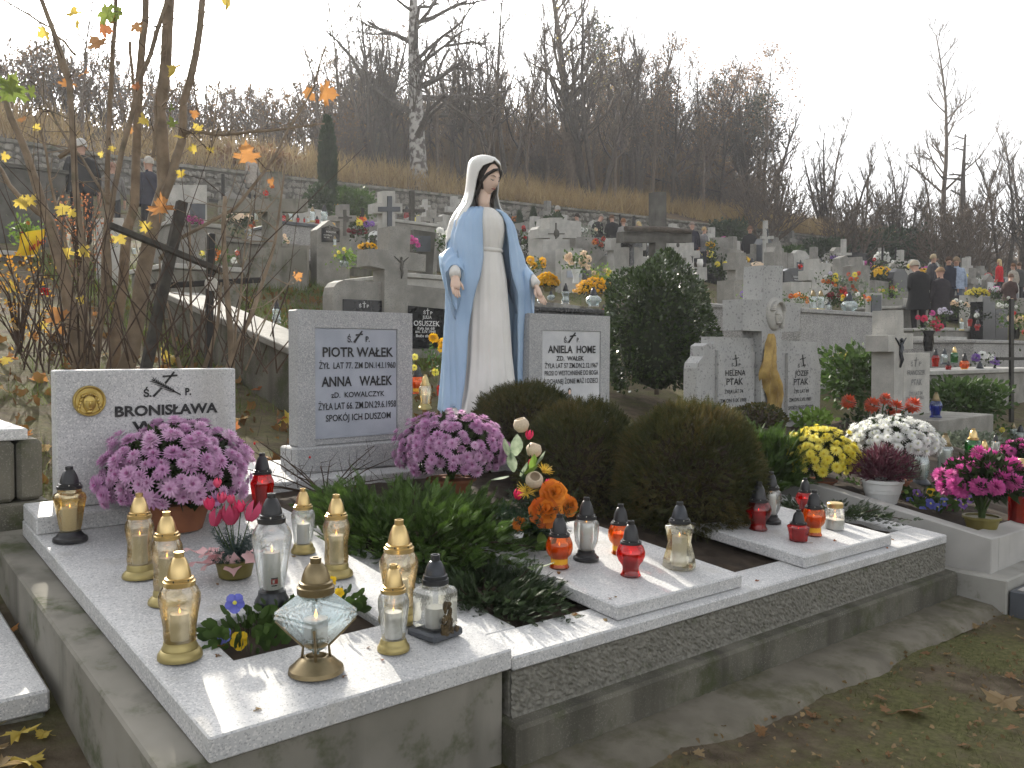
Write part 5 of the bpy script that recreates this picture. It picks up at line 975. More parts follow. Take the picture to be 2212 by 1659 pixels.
mb = MB()
for s in (-1, 1): mb.tube([headpt(0.002*s, -.086, .088), headpt(s*.035, -.080, .075), headpt(s*.064, -.052, .035), headpt(s*.076, -.025, -.02), (s*.075, -.005, 1.54), (s*.07, -.015, 1.46)], [.008, .012, .013, .012, .014, .010], 10)
mb.build('hair_locks', 'hair', ST, True)
VT = [(1.862, .012, .012, .012, .001), (1.856, .045, .05, .008, .001), (1.838, .082, .095, .002, .001), (1.81, .106, .122, -.004, .001), (1.788, .114, .130, -.008, .25), (1.762, .118, .132, -.006, .80), (1.72, .120, .130, .0, 1.02), (1.66, .121, .126, .01, 1.10), (1.58, .126, .124, .022, 1.12), (1.50, .155, .135, .03, 1.10), (1.43, .218, .160, .028, 1.10), (1.36, .262, .182, .026, 1.15), (1.28, .284, .196, .026, 1.32), (1.20, .292, .205, .028, 1.65), (1.13, .294, .208, .03, 2.0)]
rows = []
for j, zz in enumerate(np.concatenate([[1.862], np.linspace(1.858, 1.74, 18), np.linspace(1.72, 1.13, 30)])):
    rx, ry, cy, op = interp(VT, zz); row = []
    for i in range(80):
        u = i/79.; ph = op+(2*PI-2*op)*u; f = 1+(.02 if zz < 1.6 else .006)*math.sin(9*ph+zz*9)+.012*math.sin(17*ph)*(zz < 1.55); sg = ph if ph < PI else ph-2*PI
        asym = 1-(.16*max(0, math.sin(ph)) if zz < 1.5 else 0)*0
        row.append((rx*f*math.sin(ph), -ry*f*math.cos(ph)+cy, zz+.02*math.sin(sg*3)*(zz < 1.25)))
    rows.append(row)
mb = MB(); mb.grid(np.array(rows)[:, ::-1]); vo = mb.build('veil', 'veil', ST, True); sm = vo.modifiers.new('thickness', 'SOLIDIFY'); sm.thickness = .010; sm.offset = -1
mb = MB()
for s in (-1, 1): mb.ell((s*.06+.02, -.225, .02), (.032, .06, .022), 12, 8); [mb.ell((s*.06+.02+(i-2)*.012, -.282, .012), (.0065, .014, .009), 8, 5) for i in range(5)]
mb.build('feet', 'skin', ST, True)
mb = MB(); mb.lathe([(.33, -.17), (.35, -.15), (.34, -.06), (.31, -.03), (.001, -.022)], 32); mb.build('pedestal', 'base_green', ST, True, angle=40)
mb = MB(); hh = float(P0[2]-.17*SC-ground(P0[0], P0[1])); mb.bbox(-.34, .34, -.3, .3, -.175-hh/SC-.1, -.171, .02); mb.build('plinth', 'concrete', ST)

# ================================================================ carved crosses and stones by picture outline
def vpoly(pts, Yf, tr=None): return [(lambda q: (q[0], q[2]))(on_y(*(tr(*p) if tr else p), Yf)) for p in pts]
def corpus(parent, P, h, mat='greycap'):
    """small cast figure with raised arms"""
    x, y, z = P; mb = MB(); y -= .02*h
    mb.tube([(x, y, z+.30*h), (x+.02*h, y-.03*h, z+.10*h), (x-.02*h, y-.02*h, z-.12*h), (x+.03*h, y-.06*h, z-.32*h), (x, y, z-.60*h)], [.05*h, .085*h, .07*h, .06*h, .03*h], 8)
    for s in (-1, 1): mb.tube([(x+s*.07*h, y, z+.18*h), (x+s*.22*h, y, z+.30*h), (x+s*.40*h, y, z+.44*h)], [.04*h, .03*h, .022*h], 6)
    mb.ell((x-.03*h, y-.05*h, z+.36*h), (.06*h, .06*h, .08*h), 10, 7); mb.ell((x, y-.02*h, z-.06*h), (.10*h, .07*h, .08*h), 10, 6); return mb.build('crucifix_figure', mat, parent, True)
# double stone with tall cross and oval relief (Helena / Jozef)
z8 = zt(1560, 640, 2.9624); YK = 3.0
PT = thing('headstone', 'grey granite double headstone with tall cross, oval face relief and gilded drape', 'headstone', (0, 0, 0))
for nm, pts in (('wing', [(18, 1040), (24, 560), (30, 525), (66, 480), (70, 410), (96, 392), (140, 398), (140, 348), (455, 362), (455, 1040)]), ('wing', [(580, 1040), (580, 372), (822, 384), (830, 470), (850, 560), (838, 1040)])):
    mb = MB(); mb.prism(vpoly(pts, YK, z8), YK, YK+.16); mb.build(nm, 'stone_pit', PT)
for pts in ([(165, 905), (168, 440), (410, 448), (405, 905)], [(628, 905), (632, 458), (818, 464), (812, 905)]):
    mb = MB(); mb.prism(vpoly(pts, YK-.035, z8), YK-.035, YK-.002); mb.build('tablet', 'stone_pit', PT)
cx = [(448, 1040), (458, 312), (330, 306), (328, 98), (462, 102), (470, -128), (598, -124), (592, 118), (716, 124), (708, 312), (590, 318), (580, 1040)]
mb = MB(); mb.prism(vpoly(cx, YK-.10, z8), YK-.10, YK+.14); mb.build('cross', 'stone_pit', PT)
P = on_y(*z8(538, 196), YK-.10); k = depth(P)/F/2.9624/1.0416; mb = MB(); mb.ell((P[0], P[1], P[2]), (92*k, .055, 112*k), 28, 14); ov = mb.build('oval_relief', 'stone_lt', PT, True)
mb = MB(); rs = random.Random(9)
def rl(cx_, cz_, rx_, rz_, h): mb.ell((P[0]+cx_*k, P[1]-.050, P[2]+cz_*k), (rx_*k, h, rz_*k), 12, 6)
rl(6, -20, 40, 58, .035); rl(-8, -22, 9, 26, .055); rl(-24, -2, 16, 7, .04); rl(14, -2, 14, 7, .04); rl(-6, -62, 16, 7, .045)
for i in range(16): a = -1.5+i*.2; rl(62*math.sin(a), 20+58*math.cos(a), 16, 10, .04)
for i in range(6): rl(58-2*i, 10-i*18, 12, 20, .03)
mb.build('relief_face', 'stone_lt', ov, True)
M['gilt'] = mk('worn gilding', (.50, .35, .12), (.26, .17, .06), 8, .5, .004, 40, metal=.35); rows = []
for u in np.linspace(0, 1, 40):
    zy = 328+u*512; c = 515-34*math.sin(u*5.2)*u**.5-12*u; w_ = 12+46*math.sin(PI*min(1, u*1.02)*.62+.12); row = []
    for q in np.linspace(-1, 1, 15):
        p = on_y(*z8(c+q*w_, zy), YK-.10); row.append((p[0], p[1]-.006-.05*math.sqrt(max(0, 1-q*q))*(.4+.6*math.sin(PI*u))-.030*math.sin(q*8+u*11)*math.sin(PI*u)**.5, p[2]))
    rows.append(row)
mb = MB(); mb.grid(np.array(rows)); mb.build('gilded_drape', 'gilt', PT, True)
lines(PT, z8, YK-.035, [('HELENA', 212, 345, 607, 607, 36), ('PTAK', 218, 330, 668, 668, 42), ('ŻYŁA LAT 74', 207, 330, 725, 725, 24), ('ZM DN 5 IX 1988', 177, 352, 785, 785, 25), ('SPOKÓJ JEJ DUSZY', 172, 352, 838, 838, 22), ('S', 252, 266, 545, 545, 20), ('P', 300, 312, 545, 545, 20), ('JÓZEF', 675, 765, 608, 608, 34), ('PTAK', 667, 765, 668, 668, 40), ('ŻYŁ LAT 89', 668, 768, 722, 722, 22), ('ZM.DN.5.VII.1985', 637, 783, 777, 777, 23), ('SPOKÓJ JEGO DUSZY', 632, 793, 829, 829, 22), ('Ś', 694, 708, 553, 553, 20), ('P', 738, 748, 553, 553, 20)], bold=.01)
for c in (282, 728): strokes(PT, z8, YK-.035, [(c+6, 545, c-2, 468, 7, 7), (c-20, 500, c+20, 488, 6, 6), (c-10, 545, c+8, 540, 5, 3)], 'letter', name='cross_emblem')
# stone with cross and crucifix figure (Franciszek)
YF = 2.35; FS = thing('headstone', 'pale stone with side cross and crucifix figure lettered Franciszek Ptak', 'headstone', (0, 0, 0))
mb = MB(); mb.prism(vpoly([(1400, 930), (1402, 458), (1577, 456), (1572, 930)], YF, z8), YF, YF+.12); mb.build('tablet', 'stone_lt', FS)
mb = MB(); mb.prism(vpoly([(1336, 940), (1340, 448), (1300, 448), (1300, 338), (1344, 336), (1346, 172), (1400, 172), (1402, 330), (1466, 328), (1464, 430), (1402, 432), (1398, 940)], YF-.06, z8), YF-.06, YF+.20); mb.build('cross', 'stone_lt', FS)
P = on_y(*z8(1378, 440), YF-.06); corpus(FS, P, 190*depth(P)/F/2.9624/1.0416)
lines(FS, z8, YF, [('FRANCISZEK', 1425, 1545, 605, 600, 32), ('PTAK', 1452, 1522, 672, 668, 38), ('ŻYŁ LAT 74', 1437, 1525, 740, 737, 24), ('ZM. 19.VII.1965', 1412, 1535, 770, 766, 22), ('Ś', 1447, 1462, 545, 545, 28), ('P', 1502, 1518, 542, 542, 28)], 'letter_g', bold=.01)
strokes(FS, z8, YF, [(1478, 548, 1486, 484, 6, 6), (1468, 506, 1500, 502, 6, 6)], 'letter_g', name='cross_emblem')
mb = MB(); mb.bbox(*(lambda a, c: (a[0], c[0]))(on_y(*z8(1300, 905), YF), on_y(*z8(1680, 905), YF)), YF-.55, YF+.3, float(ground(9, 2.3))-.3, on_y(*z8(1600, 905), YF-.5)[2], .01); mb.build('base', 'stone', FS)
# stone with two black tablets and crucifix (behind the statue)
z3 = zt(560, 380, 4.2538); YO = 6.3; OS = thing('headstone', 'round shouldered grey stone with cross, crucifix figure and two black tablets behind the statue', 'headstone', (0, 0, 0))
mb = MB(); sh = [(800, 1900), (800, 1200), (815, 1130), (850, 1085), (910, 1062), (1290, 1085), (1900, 1150), (2000, 1180), (2010, 1900)]
mb.prism(vpoly(sh, YO, z3), YO, YO+.22); mb.build('stone_body', 'stone', OS)
mb = MB(); mb.prism(vpoly([(1290, 1900), (1300, 960), (1140, 925), (1150, 765), (1345, 775), (1350, 548), (1550, 552), (1540, 800), (1695, 820), (1690, 985), (1520, 970), (1500, 1900)], YO-.07, z3), YO-.07, YO+.18); mb.build('cross', 'stone', OS)
P = on_y(*z3(1458, 930), YO-.07); corpus(OS, P, 200*depth(P)/F/4.2538/1.0416, 'stone_dk')
for pts in ([(905, 1700), (905, 1245), (1285, 1262), (1285, 1700)], [(1530, 1720), (1530, 1308), (1900, 1345), (1900, 1720)]):
    mb = MB(); mb.prism(vpoly(pts, YO-.02, z3), YO-.02, YO-.001); mb.build('tablet', 'black', OS)
lines(OS, z3, YO-.021, [('JULIA', 1660, 1748, 1432, 1436, 30), ('OSUSZEK', 1576, 1825, 1500, 1506, 48), ('żyła lat 68', 1612, 1775, 1537, 1540, 26), ('zm. 3.IV.1948', 1590, 1785, 1568, 1572, 26), ('Boże zbaw', 1598, 1760, 1608, 1612, 26), ('Ś', 1668, 1690, 1390, 1390, 28), ('P', 1735, 1755, 1394, 1394, 28), ('Ś', 1052, 1075, 1325, 1325, 28), ('P', 1128, 1146, 1328, 1328, 28)], 'letter_w', bold=.008)
for c, t in ((1710, 1335), (1102, 1268)): strokes(OS, z3, YO-.021, [(c, t, c, t+62, 6, 6), (c-16, t+20, c+16, t+20, 6, 6)], 'letter_w', name='cross_emblem')
# leaning timber cross and iron cross with enamel disc among the maples
zl = zt(0, 300, 2.963)
def bar(name, pts, w, Yf, mat, par, tr=zl, d=None):
    mb = MB(); A_, B_ = [on_y(*tr(*p), Yf) for p in pts]; v = B_-A_; L_ = np.linalg.norm(v); k = depth(A_)/F/2.963/1.0416; M4 = Matrix.Translation(Vector(A_)) @ Vector(v).to_track_quat('Z', 'Y').to_matrix().to_4x4()
    mb.bbox(-w*k/2, w*k/2, -(d or w)*k/2, (d or w)*k/2, 0, L_, .006); mb.v = [tuple(M4 @ Vector(q)) for q in mb.v]; return mb.build(name, mat, par)
LC = thing('leaning_cross', 'leaning weathered timber cross among the maple stems', 'cross', (0, 0, 0)); YL = 4.35
bar('post', [(945, 1700), (1215, 455)], 66, YL, 'wood_dk', LC); bar('crossbar', [(725, 610), (1490, 925)], 58, YL-.05, 'wood_dk', LC, d=40)
IC = thing('iron_cross', 'black iron cross with a round enamel disc behind the white slab headstone', 'cross', (0, 0, 0)); YI = 4.9
bar('post', [(1385, 1700), (1408, 668)], 44, YI, 'iron', IC); bar('crossbar', [(1010, 1020), (1735, 978)], 40, YI-.03, 'iron', IC)
P = on_y(*zl(1408, 1005), YI-.07); k = depth(P)/F/2.963/1.0416; mb = MB(); mb.lathe([(46*k, 0), (46*k, .012), (40*k, .016), (1*k, .016)], 24); mb.v = [tuple(Matrix.Translation(Vector(P)) @ Matrix.Rotation(PI/2, 4, 'X') @ Vector(q)) for q in mb.v]; mb.build('disc', 'enamel', IC)
# ================================================================ maple clump
def leaf_mesh(name, mat, curl=.12):
    """maple leaf: five pointed lobes, a little curled"""
    out = [(0, 0), (.16, -.10), (.30, -.06), (.46, -.14), (.40, .02), (.33, .10), (.52, .16), (.74, .22), (.60, .30), (.66, .44), (.50, .42), (.30, .38), (.26, .46), (.33, .58), (.40, .72), (.27, .68), (.20, .82), (.09, .82), (0, 1.08)]
    pts = out+[(-x, y) for x, y in out[-2:0:-1]]; mb = MB(); z = lambda x, y: curl*math.sin(x*4)*.5+curl*(y-.4)**2*1.6-abs(x)*curl*.6
    mb.add([(0, .35, z(0, .35))]+[(x, y, z(x, y)) for x, y in pts], [(0, 1+i, 1+(i+1) % len(pts)) for i in range(len(pts))])
    mb.tube([(0, 0, z(0, 0)), (0, -.25, -.04), (.03, -.5, -.02)], .012, 3); return mb.mesh(name, mat)
LC_ = {'yellow': ((.50, .36, .05), (.66, .52, .12)), 'orange': ((.36, .155, .05), (.52, .26, .09)), 'green': ((.09, .15, .03), (.24, .28, .06)), 'brown': ((.20, .10, .045), (.30, .17, .075)), 'rust': ((.30, .10, .045), (.40, .17, .07)), 'tan': ((.27, .19, .095), (.38, .28, .15))}
LM = {}
for kk, (a, c) in LC_.items(): M['ml_'+kk] = leafmat('maple leaf '+kk, a, c, 8, .6, .45, True); LM[kk] = [leaf_mesh('maple_leaf', 'ml_'+kk, q) for q in (.10, .30)]
MAPLE = thing('maple', 'multi stemmed young maple with a few autumn leaves behind the white slab headstone', 'tree', (1.45, 5.0, float(ground(1.45, 5.0)))); MO = np.array(MAPLE.location)
TD = 6.75
stems = [  # (points (x,y,depth offset), width0, width1)
 ([(172, 800), (165, 745), (140, 596), (107, 482), (84, 418), (71, 376), (44, 298), (10, 210)], 36, 14, 0.), ([(190, 800), (175, 640), (186, 560), (169, 470), (159, 320), (149, 169), (122, 85), (88, -5), (60, -160)], 20, 10, -.2),
 ([(205, 800), (214, 722), (224, 612), (233, 450), (234, 305), (244, 100), (250, 0), (258, -150)], 17, 9, .2), ([(235, 640), (230, 508), (244, 423), (264, 322), (294, 203), (325, 118), (359, 7), (385, -120)], 15, 10, -.1),
 ([(240, 800), (250, 740), (266, 612), (275, 489), (291, 440), (298, 237), (308, 85), (315, 0), (318, -180)], 30, 15, .35), ([(265, 810), (285, 758), (311, 580), (325, 508), (355, 406), (352, 339), (345, 237), (359, 135), (366, 0), (372, -200)], 42, 24, .1),
 ([(350, 430), (372, 380), (393, 305), (396, 220), (423, 118), (437, 0), (450, -170)], 24, 15, .05), ([(395, 288), (440, 286), (491, 291), (592, 281), (660, 272), (701, 267)], 11, 4, .0), ([(345, 560), (389, 515), (508, 450), (575, 366), (623, 278), (677, 190), (707, 91)], 11, 3, -.3),
 ([(490, 800), (502, 774), (551, 661), (583, 563), (600, 482), (616, 353)], 14, 4, -.9), ([(502, 810), (489, 612), (483, 482), (486, 424)], 15, 9, -.7), ([(440, 800), (470, 700), (478, 610)], 11, 5, -.6), ([(390, 800), (368, 690), (352, 630), (345, 560)], 10, 4, -.4), ([(415, 800), (412, 640), (410, 480)], 8, 5, .2),
 ([(100, 470), (60, 440), (20, 400), (-15, 340)], 15, 9, .1), ([(215, 740), (190, 660), (150, 560), (120, 440), (100, 330), (75, 250)], 11, 5, .5), ([(235, 440), (200, 380), (150, 310), (110, 240), (85, 190)], 8, 4, -.2), ([(330, 340), (332, 285), (350, 230), (382, 190)], 9, 5, -.25), ([(149, 180), (130, 140), (112, 61), (60, 30), (20, 7), (-30, -20)], 8, 4, .1), ([(163, 120), (140, 90), (110, 60)], 7, 5, -.1), ([(128, 340), (150, 325), (160, 250)], 12, 9, .0), ([(600, 500), (560, 470), (540, 440)], 4, 2, -.9), ([(505, 770), (520, 640), (530, 520), (545, 420)], 6, 2, -.8), ([(530, 800), (560, 720), (600, 640), (640, 590)], 4, 2, -1.), ([(280, 90), (286, 150), (292, 230), (296, 300)], 9, 6, .6), ([(430, 250), (418, 180), (425, 60), (440, -20)], 4, 2, .1), ([(455, 330), (470, 200), (490, 100)], 4, 2, -.2)]
tips = []; SQ = []
rng = np.random.default_rng(77)
trunk = MB(); tw = MB()
for pts, w0, w1, dz in stems:
    w0 *= .86; w1 *= .86; n = len(pts); P = [at(x, y, TD+dz*.6)-MO for x, y in pts]
    # refine
    Q, R = [], []
    for i in range(n-1):
        for u in (0, .5): Q.append(P[i]*(1-u)+P[i+1]*u+rng.normal(size=3)*.006*(u > 0)); R.append((w0+(w1-w0)*(i+u)/(n-1))*TD/F/2)
    Q.append(P[-1]); R.append(w1*TD/F/2)
    mb = MB(); mb.tube(Q, R, 9 if w0 > 12 else 6); mb.build('stem', 'bark', MAPLE, True)
    SQ += Q
    tips.append((Q[-1], Q[-1]-Q[-2], R[-1]))
    for j in range(2, len(Q)-1):
        for _ in range(2 if w0 < 20 else 1):
            if rng.random() < .75:
                d = rng.normal(size=3)*.7+np.array([0, 0, .5]); d /= np.linalg.norm(d); L_ = rng.uniform(.12, .5); e1 = Q[j]+d*L_*.5; e2 = Q[j]+d*L_+np.array([0, 0, .05]); tw.tube([tuple(Q[j]), tuple(e1), tuple(e2)], [.0045, .003, .0015], 4)
                if rng.random() < .6: tw.tube([tuple(e1), tuple(e1+rng.normal(size=3)*.1+np.array([0, 0, .05]))], [.002, .001], 3)
suck = MB()
for i in range(95):     # thin suckers at the foot
    x = rng.uniform(30, 600); b = at(x, rng.uniform(760, 810), TD+rng.uniform(-1.3, .6))-MO; d = np.array([rng.normal()*.35, rng.normal()*.3, 1.]); L_ = rng.uniform(.4, 1.6); suck.tube([tuple(b), tuple(b+d*L_*.5+rng.normal(size=3)*.04), tuple(b+d*L_+rng.normal(size=3)*.10)], [.006, .004, .0015], 4)
SQ = np.array(SQ)
# unseen upper crown above the picture, with twigs and leaves to dapple the light
def branch(mb, p, d, L_, r, lev, rng, out, spread=.6, kids=(3, 5), up=.15, seg=4, decay=.62, wob=.12, rmin=.0015, ns=3):
    pts = [p]; q = np.array(p, float); d = d/np.linalg.norm(d)
    for i in range(ns):
        d = d+rng.normal(size=3)*wob+np.array([0, 0, up*.3]); d /= np.linalg.norm(d); q = q+d*L_/ns; pts.append(q.copy())
    mb.tube(pts, list(np.linspace(r, max(r*.45, rmin), ns+1)), seg if lev > 1 else 3, cap=False)
    if lev <= 0: out.append((q, d)); return
    for k in range(rng.integers(kids[0], kids[1]+1)):
        u = rng.uniform(.3, 1); i = min(int(u*ns), ns-1); b = pts[i]*(1-(u*ns-i))+pts[i+1]*(u*ns-i); nd = d+rng.normal(size=3)*spread; nd[2] += up; branch(mb, b, nd, L_*rng.uniform(decay*.75, decay*1.2), max(r*.5, rmin), lev-1, rng, out, spread, kids, up, seg, decay, wob, rmin, ns)
ends = []
for p, d, r in tips[:8]:
    if p[2] > 2.6: branch(tw, p, d/np.linalg.norm(d)+np.array([0, 0, .3]), 1.7, r*.9, 3, rng, ends, .55, (4, 6), .2)
tw.build('twigs', 'bark', MAPLE); suck.build('suckers', 'twig', MAPLE)
E_ = np.array([e for e, _ in ends]); sel = rng.random(len(E_)) < .9; E_ = E_[sel]
lm0 = LM['orange'][0]; 
tv5 = np.array([(0, 0, 0), (.45, .1, .05), (.5, .5, 0), (.18, .62, .05), (0, 1, 0), (-.18, .62, .05), (-.5, .5, 0), (-.45, .1, .05)]); tf5 = np.array([(0, 1, 2, 3), (0, 3, 4, 5), (0, 5, 6, 7)])
M['ml_mix'] = leafmat('autumn maple leaves', (.45, .16, .03), (.66, .45, .05), 3, .6, .4); V, Fc = scatter(tv5, tf5, E_, rots(rng.normal(size=(len(E_), 3))+np.array([0, 0, -.5]), rng), np.full(len(E_), .13)); obj('upper_leaves', np_mesh('upper_leaves', V, Fc, 'ml_mix'), MAPLE)
stalk = MB()
for x, y, s, kk in ((660, 210, 52, 'orange'), (694, 217, 58, 'orange'), (535, 362, 46, 'orange'), (345, 474, 46, 'orange'), (315, 264, 34, 'yellow'), (381, 162, 36, 'yellow'), (159, 44, 34, 'yellow'), (165, 60, 24, 'yellow'), (220, 37, 44, 'green'), (254, 30, 44, 'green'), (217, 74, 50, 'rust'), (240, 60, 30, 'orange'), (217, 115, 52, 'brown'), (40, 203, 62, 'green'), (15, 210, 55, 'green'), (65, 215, 40, 'green'), (146, 200, 44, 'orange'), (176, 172, 32, 'orange'), (430, 291, 26, 'yellow'), (423, 328, 24, 'yellow'), (450, 332, 24, 'yellow'), (498, 10, 40, 'yellow'), (285, 285, 24, 'orange'), (418, 247, 26, 'orange'), (100, 75, 28, 'yellow'), (40, 440, 34, 'yellow'), (60, 445, 28, 'yellow'), (140, 455, 34, 'yellow'), (150, 465, 26, 'yellow'), (320, 505, 30, 'yellow'), (255, 520, 32, 'yellow'), (140, 548, 34, 'yellow'), (175, 545, 28, 'yellow'), (395, 388, 28, 'yellow'), (240, 322, 18, 'yellow'), (222, 340, 18, 'yellow'), (130, 705, 44, 'orange'), (133, 730, 30, 'orange'), (22, 630, 28, 'yellow'), (638, 607, 22, 'orange'), (368, 250, 30, 'green'), (372, 282, 32, 'green'), (385, 300, 22, 'yellow'), (590, 400, 20, 'orange'), (182, 655, 18, 'yellow'), (205, 680, 18, 'orange'), (15, 782, 30, 'yellow'), (32, 715, 24, 'tan'), (95, 715, 24, 'yellow'), (72, 740, 26, 'orange'), (5, 345, 22, 'yellow'), (55, 262, 22, 'orange'), (75, 278, 22, 'yellow'), (290, 60, 26, 'brown'), (300, 190, 22, 'rust')):
    q = at(x, y-s*.3, TD-.15+rng.uniform(-.4, .3))-MO; e = Euler((rng.uniform(.9, 1.9), rng.uniform(-.6, .6), rng.uniform(-1.2, .2)-.6)); e = (Vector(-FW+RT*rng.normal()*.5+UP*rng.normal()*.5).to_track_quat('Z', 'Y') @ Euler((0, 0, rng.uniform(0, 6.3))).to_quaternion()).to_euler()
    obj('maple_leaf', LM[kk][int(rng.random() < .5)], MAPLE, q, e, s*TD/F*rng.uniform(.6, .9)); dd_ = np.linalg.norm(SQ-q, axis=1); j_ = int(dd_.argmin())
    if dd_[j_] < 1.2: stalk.tube([tuple(SQ[j_]), tuple((SQ[j_]+q)/2+np.array([0, 0, .05])), tuple(q+np.array([0, 0, .01]))], [.004, .003, .0015], 4)

stalk.build('leaf_stalks', 'twig', MAPLE)['kind'] = 'stuff'
# ================================================================ tree kinds (meshes shared between copies)
def make_tree(seed, H, r0, nb, first, L0, lev, spread, up, leafs=0, leafsz=.1, lean=0., multi=1, kids=(3, 5), wob=.10, decay=.62, droop=0.):
    rng = np.random.default_rng(seed); tk = MB(); tws = MB(); out = []
    for m in range(multi):
        a = rng.uniform(0, 6.28); d = np.array([math.cos(a)*lean, math.sin(a)*lean, 1.]); pts = [np.array([.25*r0*multi*math.cos(a) if multi > 1 else 0, .25*r0*multi*math.sin(a) if multi > 1 else 0, -.3])]; n = 10; h = H*rng.uniform(.8, 1.05) if multi > 1 else H
        for i in range(n): d = d+np.array([rng.normal()*.05, rng.normal()*.05, .05]); d /= np.linalg.norm(d); pts.append(pts[-1]+d*h/n)
        rad = [r0*(1-.88*(i/n))+.012 for i in range(n+1)]; rad[0] *= 1.3; tk.tube(pts, rad, 8 if multi == 1 else 6)
        for b in range(nb):
            u = first+(1-first)*(b+rng.random())/nb; i = min(int(u*n), n-1); p = pts[i]+(pts[i+1]-pts[i])*(u*n-i); a = rng.uniform(0, 6.28); dd = np.array([math.cos(a), math.sin(a), up+.5*u-droop])
            branch(tws, p, dd, L0*(1.1-u*.75)*rng.uniform(.7, 1.2), rad[i]*.46+.006, lev, rng, out, spread, kids, up*.4-droop*.3, 4, decay, wob, .010, 3)
    E_ = np.array([e for e, _ in out]); D_ = np.array([d for _, d in out])
    return tk, tws, E_, D_, rng
TREES = {}
def add_tree(key, bark, leafmat_=None, lfrac=.0, lsz=.1, lmul=1, **kw):
    tk, tws, E_, D_, rng = make_tree(**kw); a = tk.mesh('trunk', bark, True); b = tws.mesh('crown', [bark if bark != 'birch' else 'bark_dk'], False); c = None
    if leafmat_ and lfrac:
        Q = np.repeat(E_, lmul, 0)+rng.normal(size=(len(E_)*lmul, 3))*lsz*1.6*(lmul > 1); Q = Q[rng.random(len(Q)) < lfrac]; V, Fc = scatter(np.array([(0, 0, 0), (-.35, .1, .5), (0, 0, 1), (.35, .1, .5)]), np.array([(0, 1, 2, 3)]), Q, rots(rng.normal(size=Q.shape), rng), lsz*rng.uniform(.6, 1.4, len(Q))); c = np_mesh('leaves', V, Fc, leafmat_)
    TREES[key] = (a, b, c)
M['oakleaf'] = leafmat('withered oak leaves', (.17, .085, .035), (.33, .19, .08), 1, .7, .35); M['yelleaf'] = leafmat('pale yellow tatters', (.34, .27, .08), (.48, .40, .14), 1, .7, .4); M['pine'] = leafmat('pine needles', (.018, .030, .016), (.045, .062, .030), 1, .6, .15); M['catkin'] = leafmat('buds and catkins', (.13, .10, .065), (.24, .19, .11), 1, .8, .2)
add_tree('birch', 'birch', 'catkin', .5, .09, 1, seed=1, H=14, r0=.44, nb=26, first=.18, L0=4.2, lev=3, spread=.55, up=.10, kids=(2, 4), wob=.16)
add_tree('leafy', 'bark_brown', 'yelleaf', .6, .13, 1, seed=2, H=15, r0=.40, nb=26, first=.22, L0=4.6, lev=3, spread=.55, up=.45, kids=(2, 4))
add_tree('lone', 'bark_brown', 'catkin', .3, .08, 1, seed=12, H=15, r0=.19, nb=24, first=.25, L0=3.2, lev=2, spread=.5, up=.75, kids=(3, 5))
add_tree('fan', 'bark_dk', 'catkin', .35, .09, 1, seed=3, H=12, r0=.20, nb=13, first=.3, L0=2.6, lev=2, spread=.40, up=.9, multi=5, lean=.28, kids=(3, 5))
add_tree('thin', 'bark_brown', 'catkin', .4, .08, 1, seed=4, H=12, r0=.14, nb=24, first=.25, L0=2.0, lev=2, spread=.5, up=.8, kids=(3, 5))
add_tree('oak', 'bark_dk', 'oakleaf', .9, .17, 2, seed=5, H=13, r0=.2, nb=24, first=.2, L0=4.0, lev=3, spread=.6, up=.35, kids=(2, 4))
add_tree('pine', 'bark_brown', 'pine', .9, .30, 5, seed=6, H=15, r0=.2, nb=26, first=.45, L0=2.6, lev=2, spread=.5, up=.15, kids=(3, 4))
add_tree('brush', 'bark_brown', 'oakleaf', .4, .12, 1, seed=7, H=3.4, r0=.035, nb=9, first=.15, L0=1.4, lev=2, spread=.55, up=.6, multi=8, lean=.45, kids=(3, 4))
add_tree('thicket', 'bark_brown', None, 0, .1, 1, seed=9, H=3.4, r0=.035, nb=9, first=.15, L0=1.4, lev=2, spread=.55, up=.6, multi=8, lean=.45, kids=(3, 4))
add_tree('snag', 'bark_dk', None, 0, .1, 1, seed=8, H=8, r0=.28, nb=14, first=.3, L0=1.8, lev=2, spread=.7, up=-.05, kids=(2, 3))
def tree(key, label, P, s=1., rz=None, group=None, name='tree', sz=None, tilt=0):
    a, b, c = TREES[key]; o = obj(name, a, None, P, (tilt, 0, random.uniform(0, 6.28) if rz is None else rz), (s, s, (sz or s))); tag(o, label, 'tree', group); cr = obj('crown', b, o)
    if c: obj('leaves', c, cr)
    return o
def ttree(key, label, vx, ybase, ytop, Yp, H, **kw):
    """stand the tree where its foot shows at picture column vx on the plane y=Yp; scaled to reach row ytop"""
    v = ray(vx, ybase); x = CAM[0]+v[0]*(Yp-CAM[1])/v[1]; P = np.array([x, Yp, float(ground(x, Yp))-.1]); h = on_y(vx, ytop, Yp)[2]-P[2]; s = h/H; return tree(key, label, P, min(s, 1.25), sz=s, **kw)
ttree('birch', 'tall birch with patchy white trunk behind the statue to its left', 905, 420, -260, 27, 14.5, rz=1.0)
ttree('leafy', 'pale yellow tattered tree leaning left behind the statue head at right', 1235, 440, -120, 28.5, 15.5, rz=.4)
ttree('fan', 'fan of dark bare stems growing from the bank right of the statue', 1285, 455, 20, 27.5, 12, rz=2.)
ttree('fan', 'slim bare fan of stems between the birch and the statue head', 1005, 430, 60, 28, 12, rz=.3)
ttree('fan', 'bare forked stems just left of the birch', 800, 410, 30, 29, 12, rz=4.)
ttree('thin', 'thin straight bare tree above the columnar cypress', 735, 410, -40, 30, 12.5)
ttree('thin', 'thin bare tree right of the dark concrete cross', 1520, 470, 150, 27, 12.5)
ttree('fan', 'bare stems rising over the man in the black coat', 1640, 500, 190, 27, 12, rz=1.4)
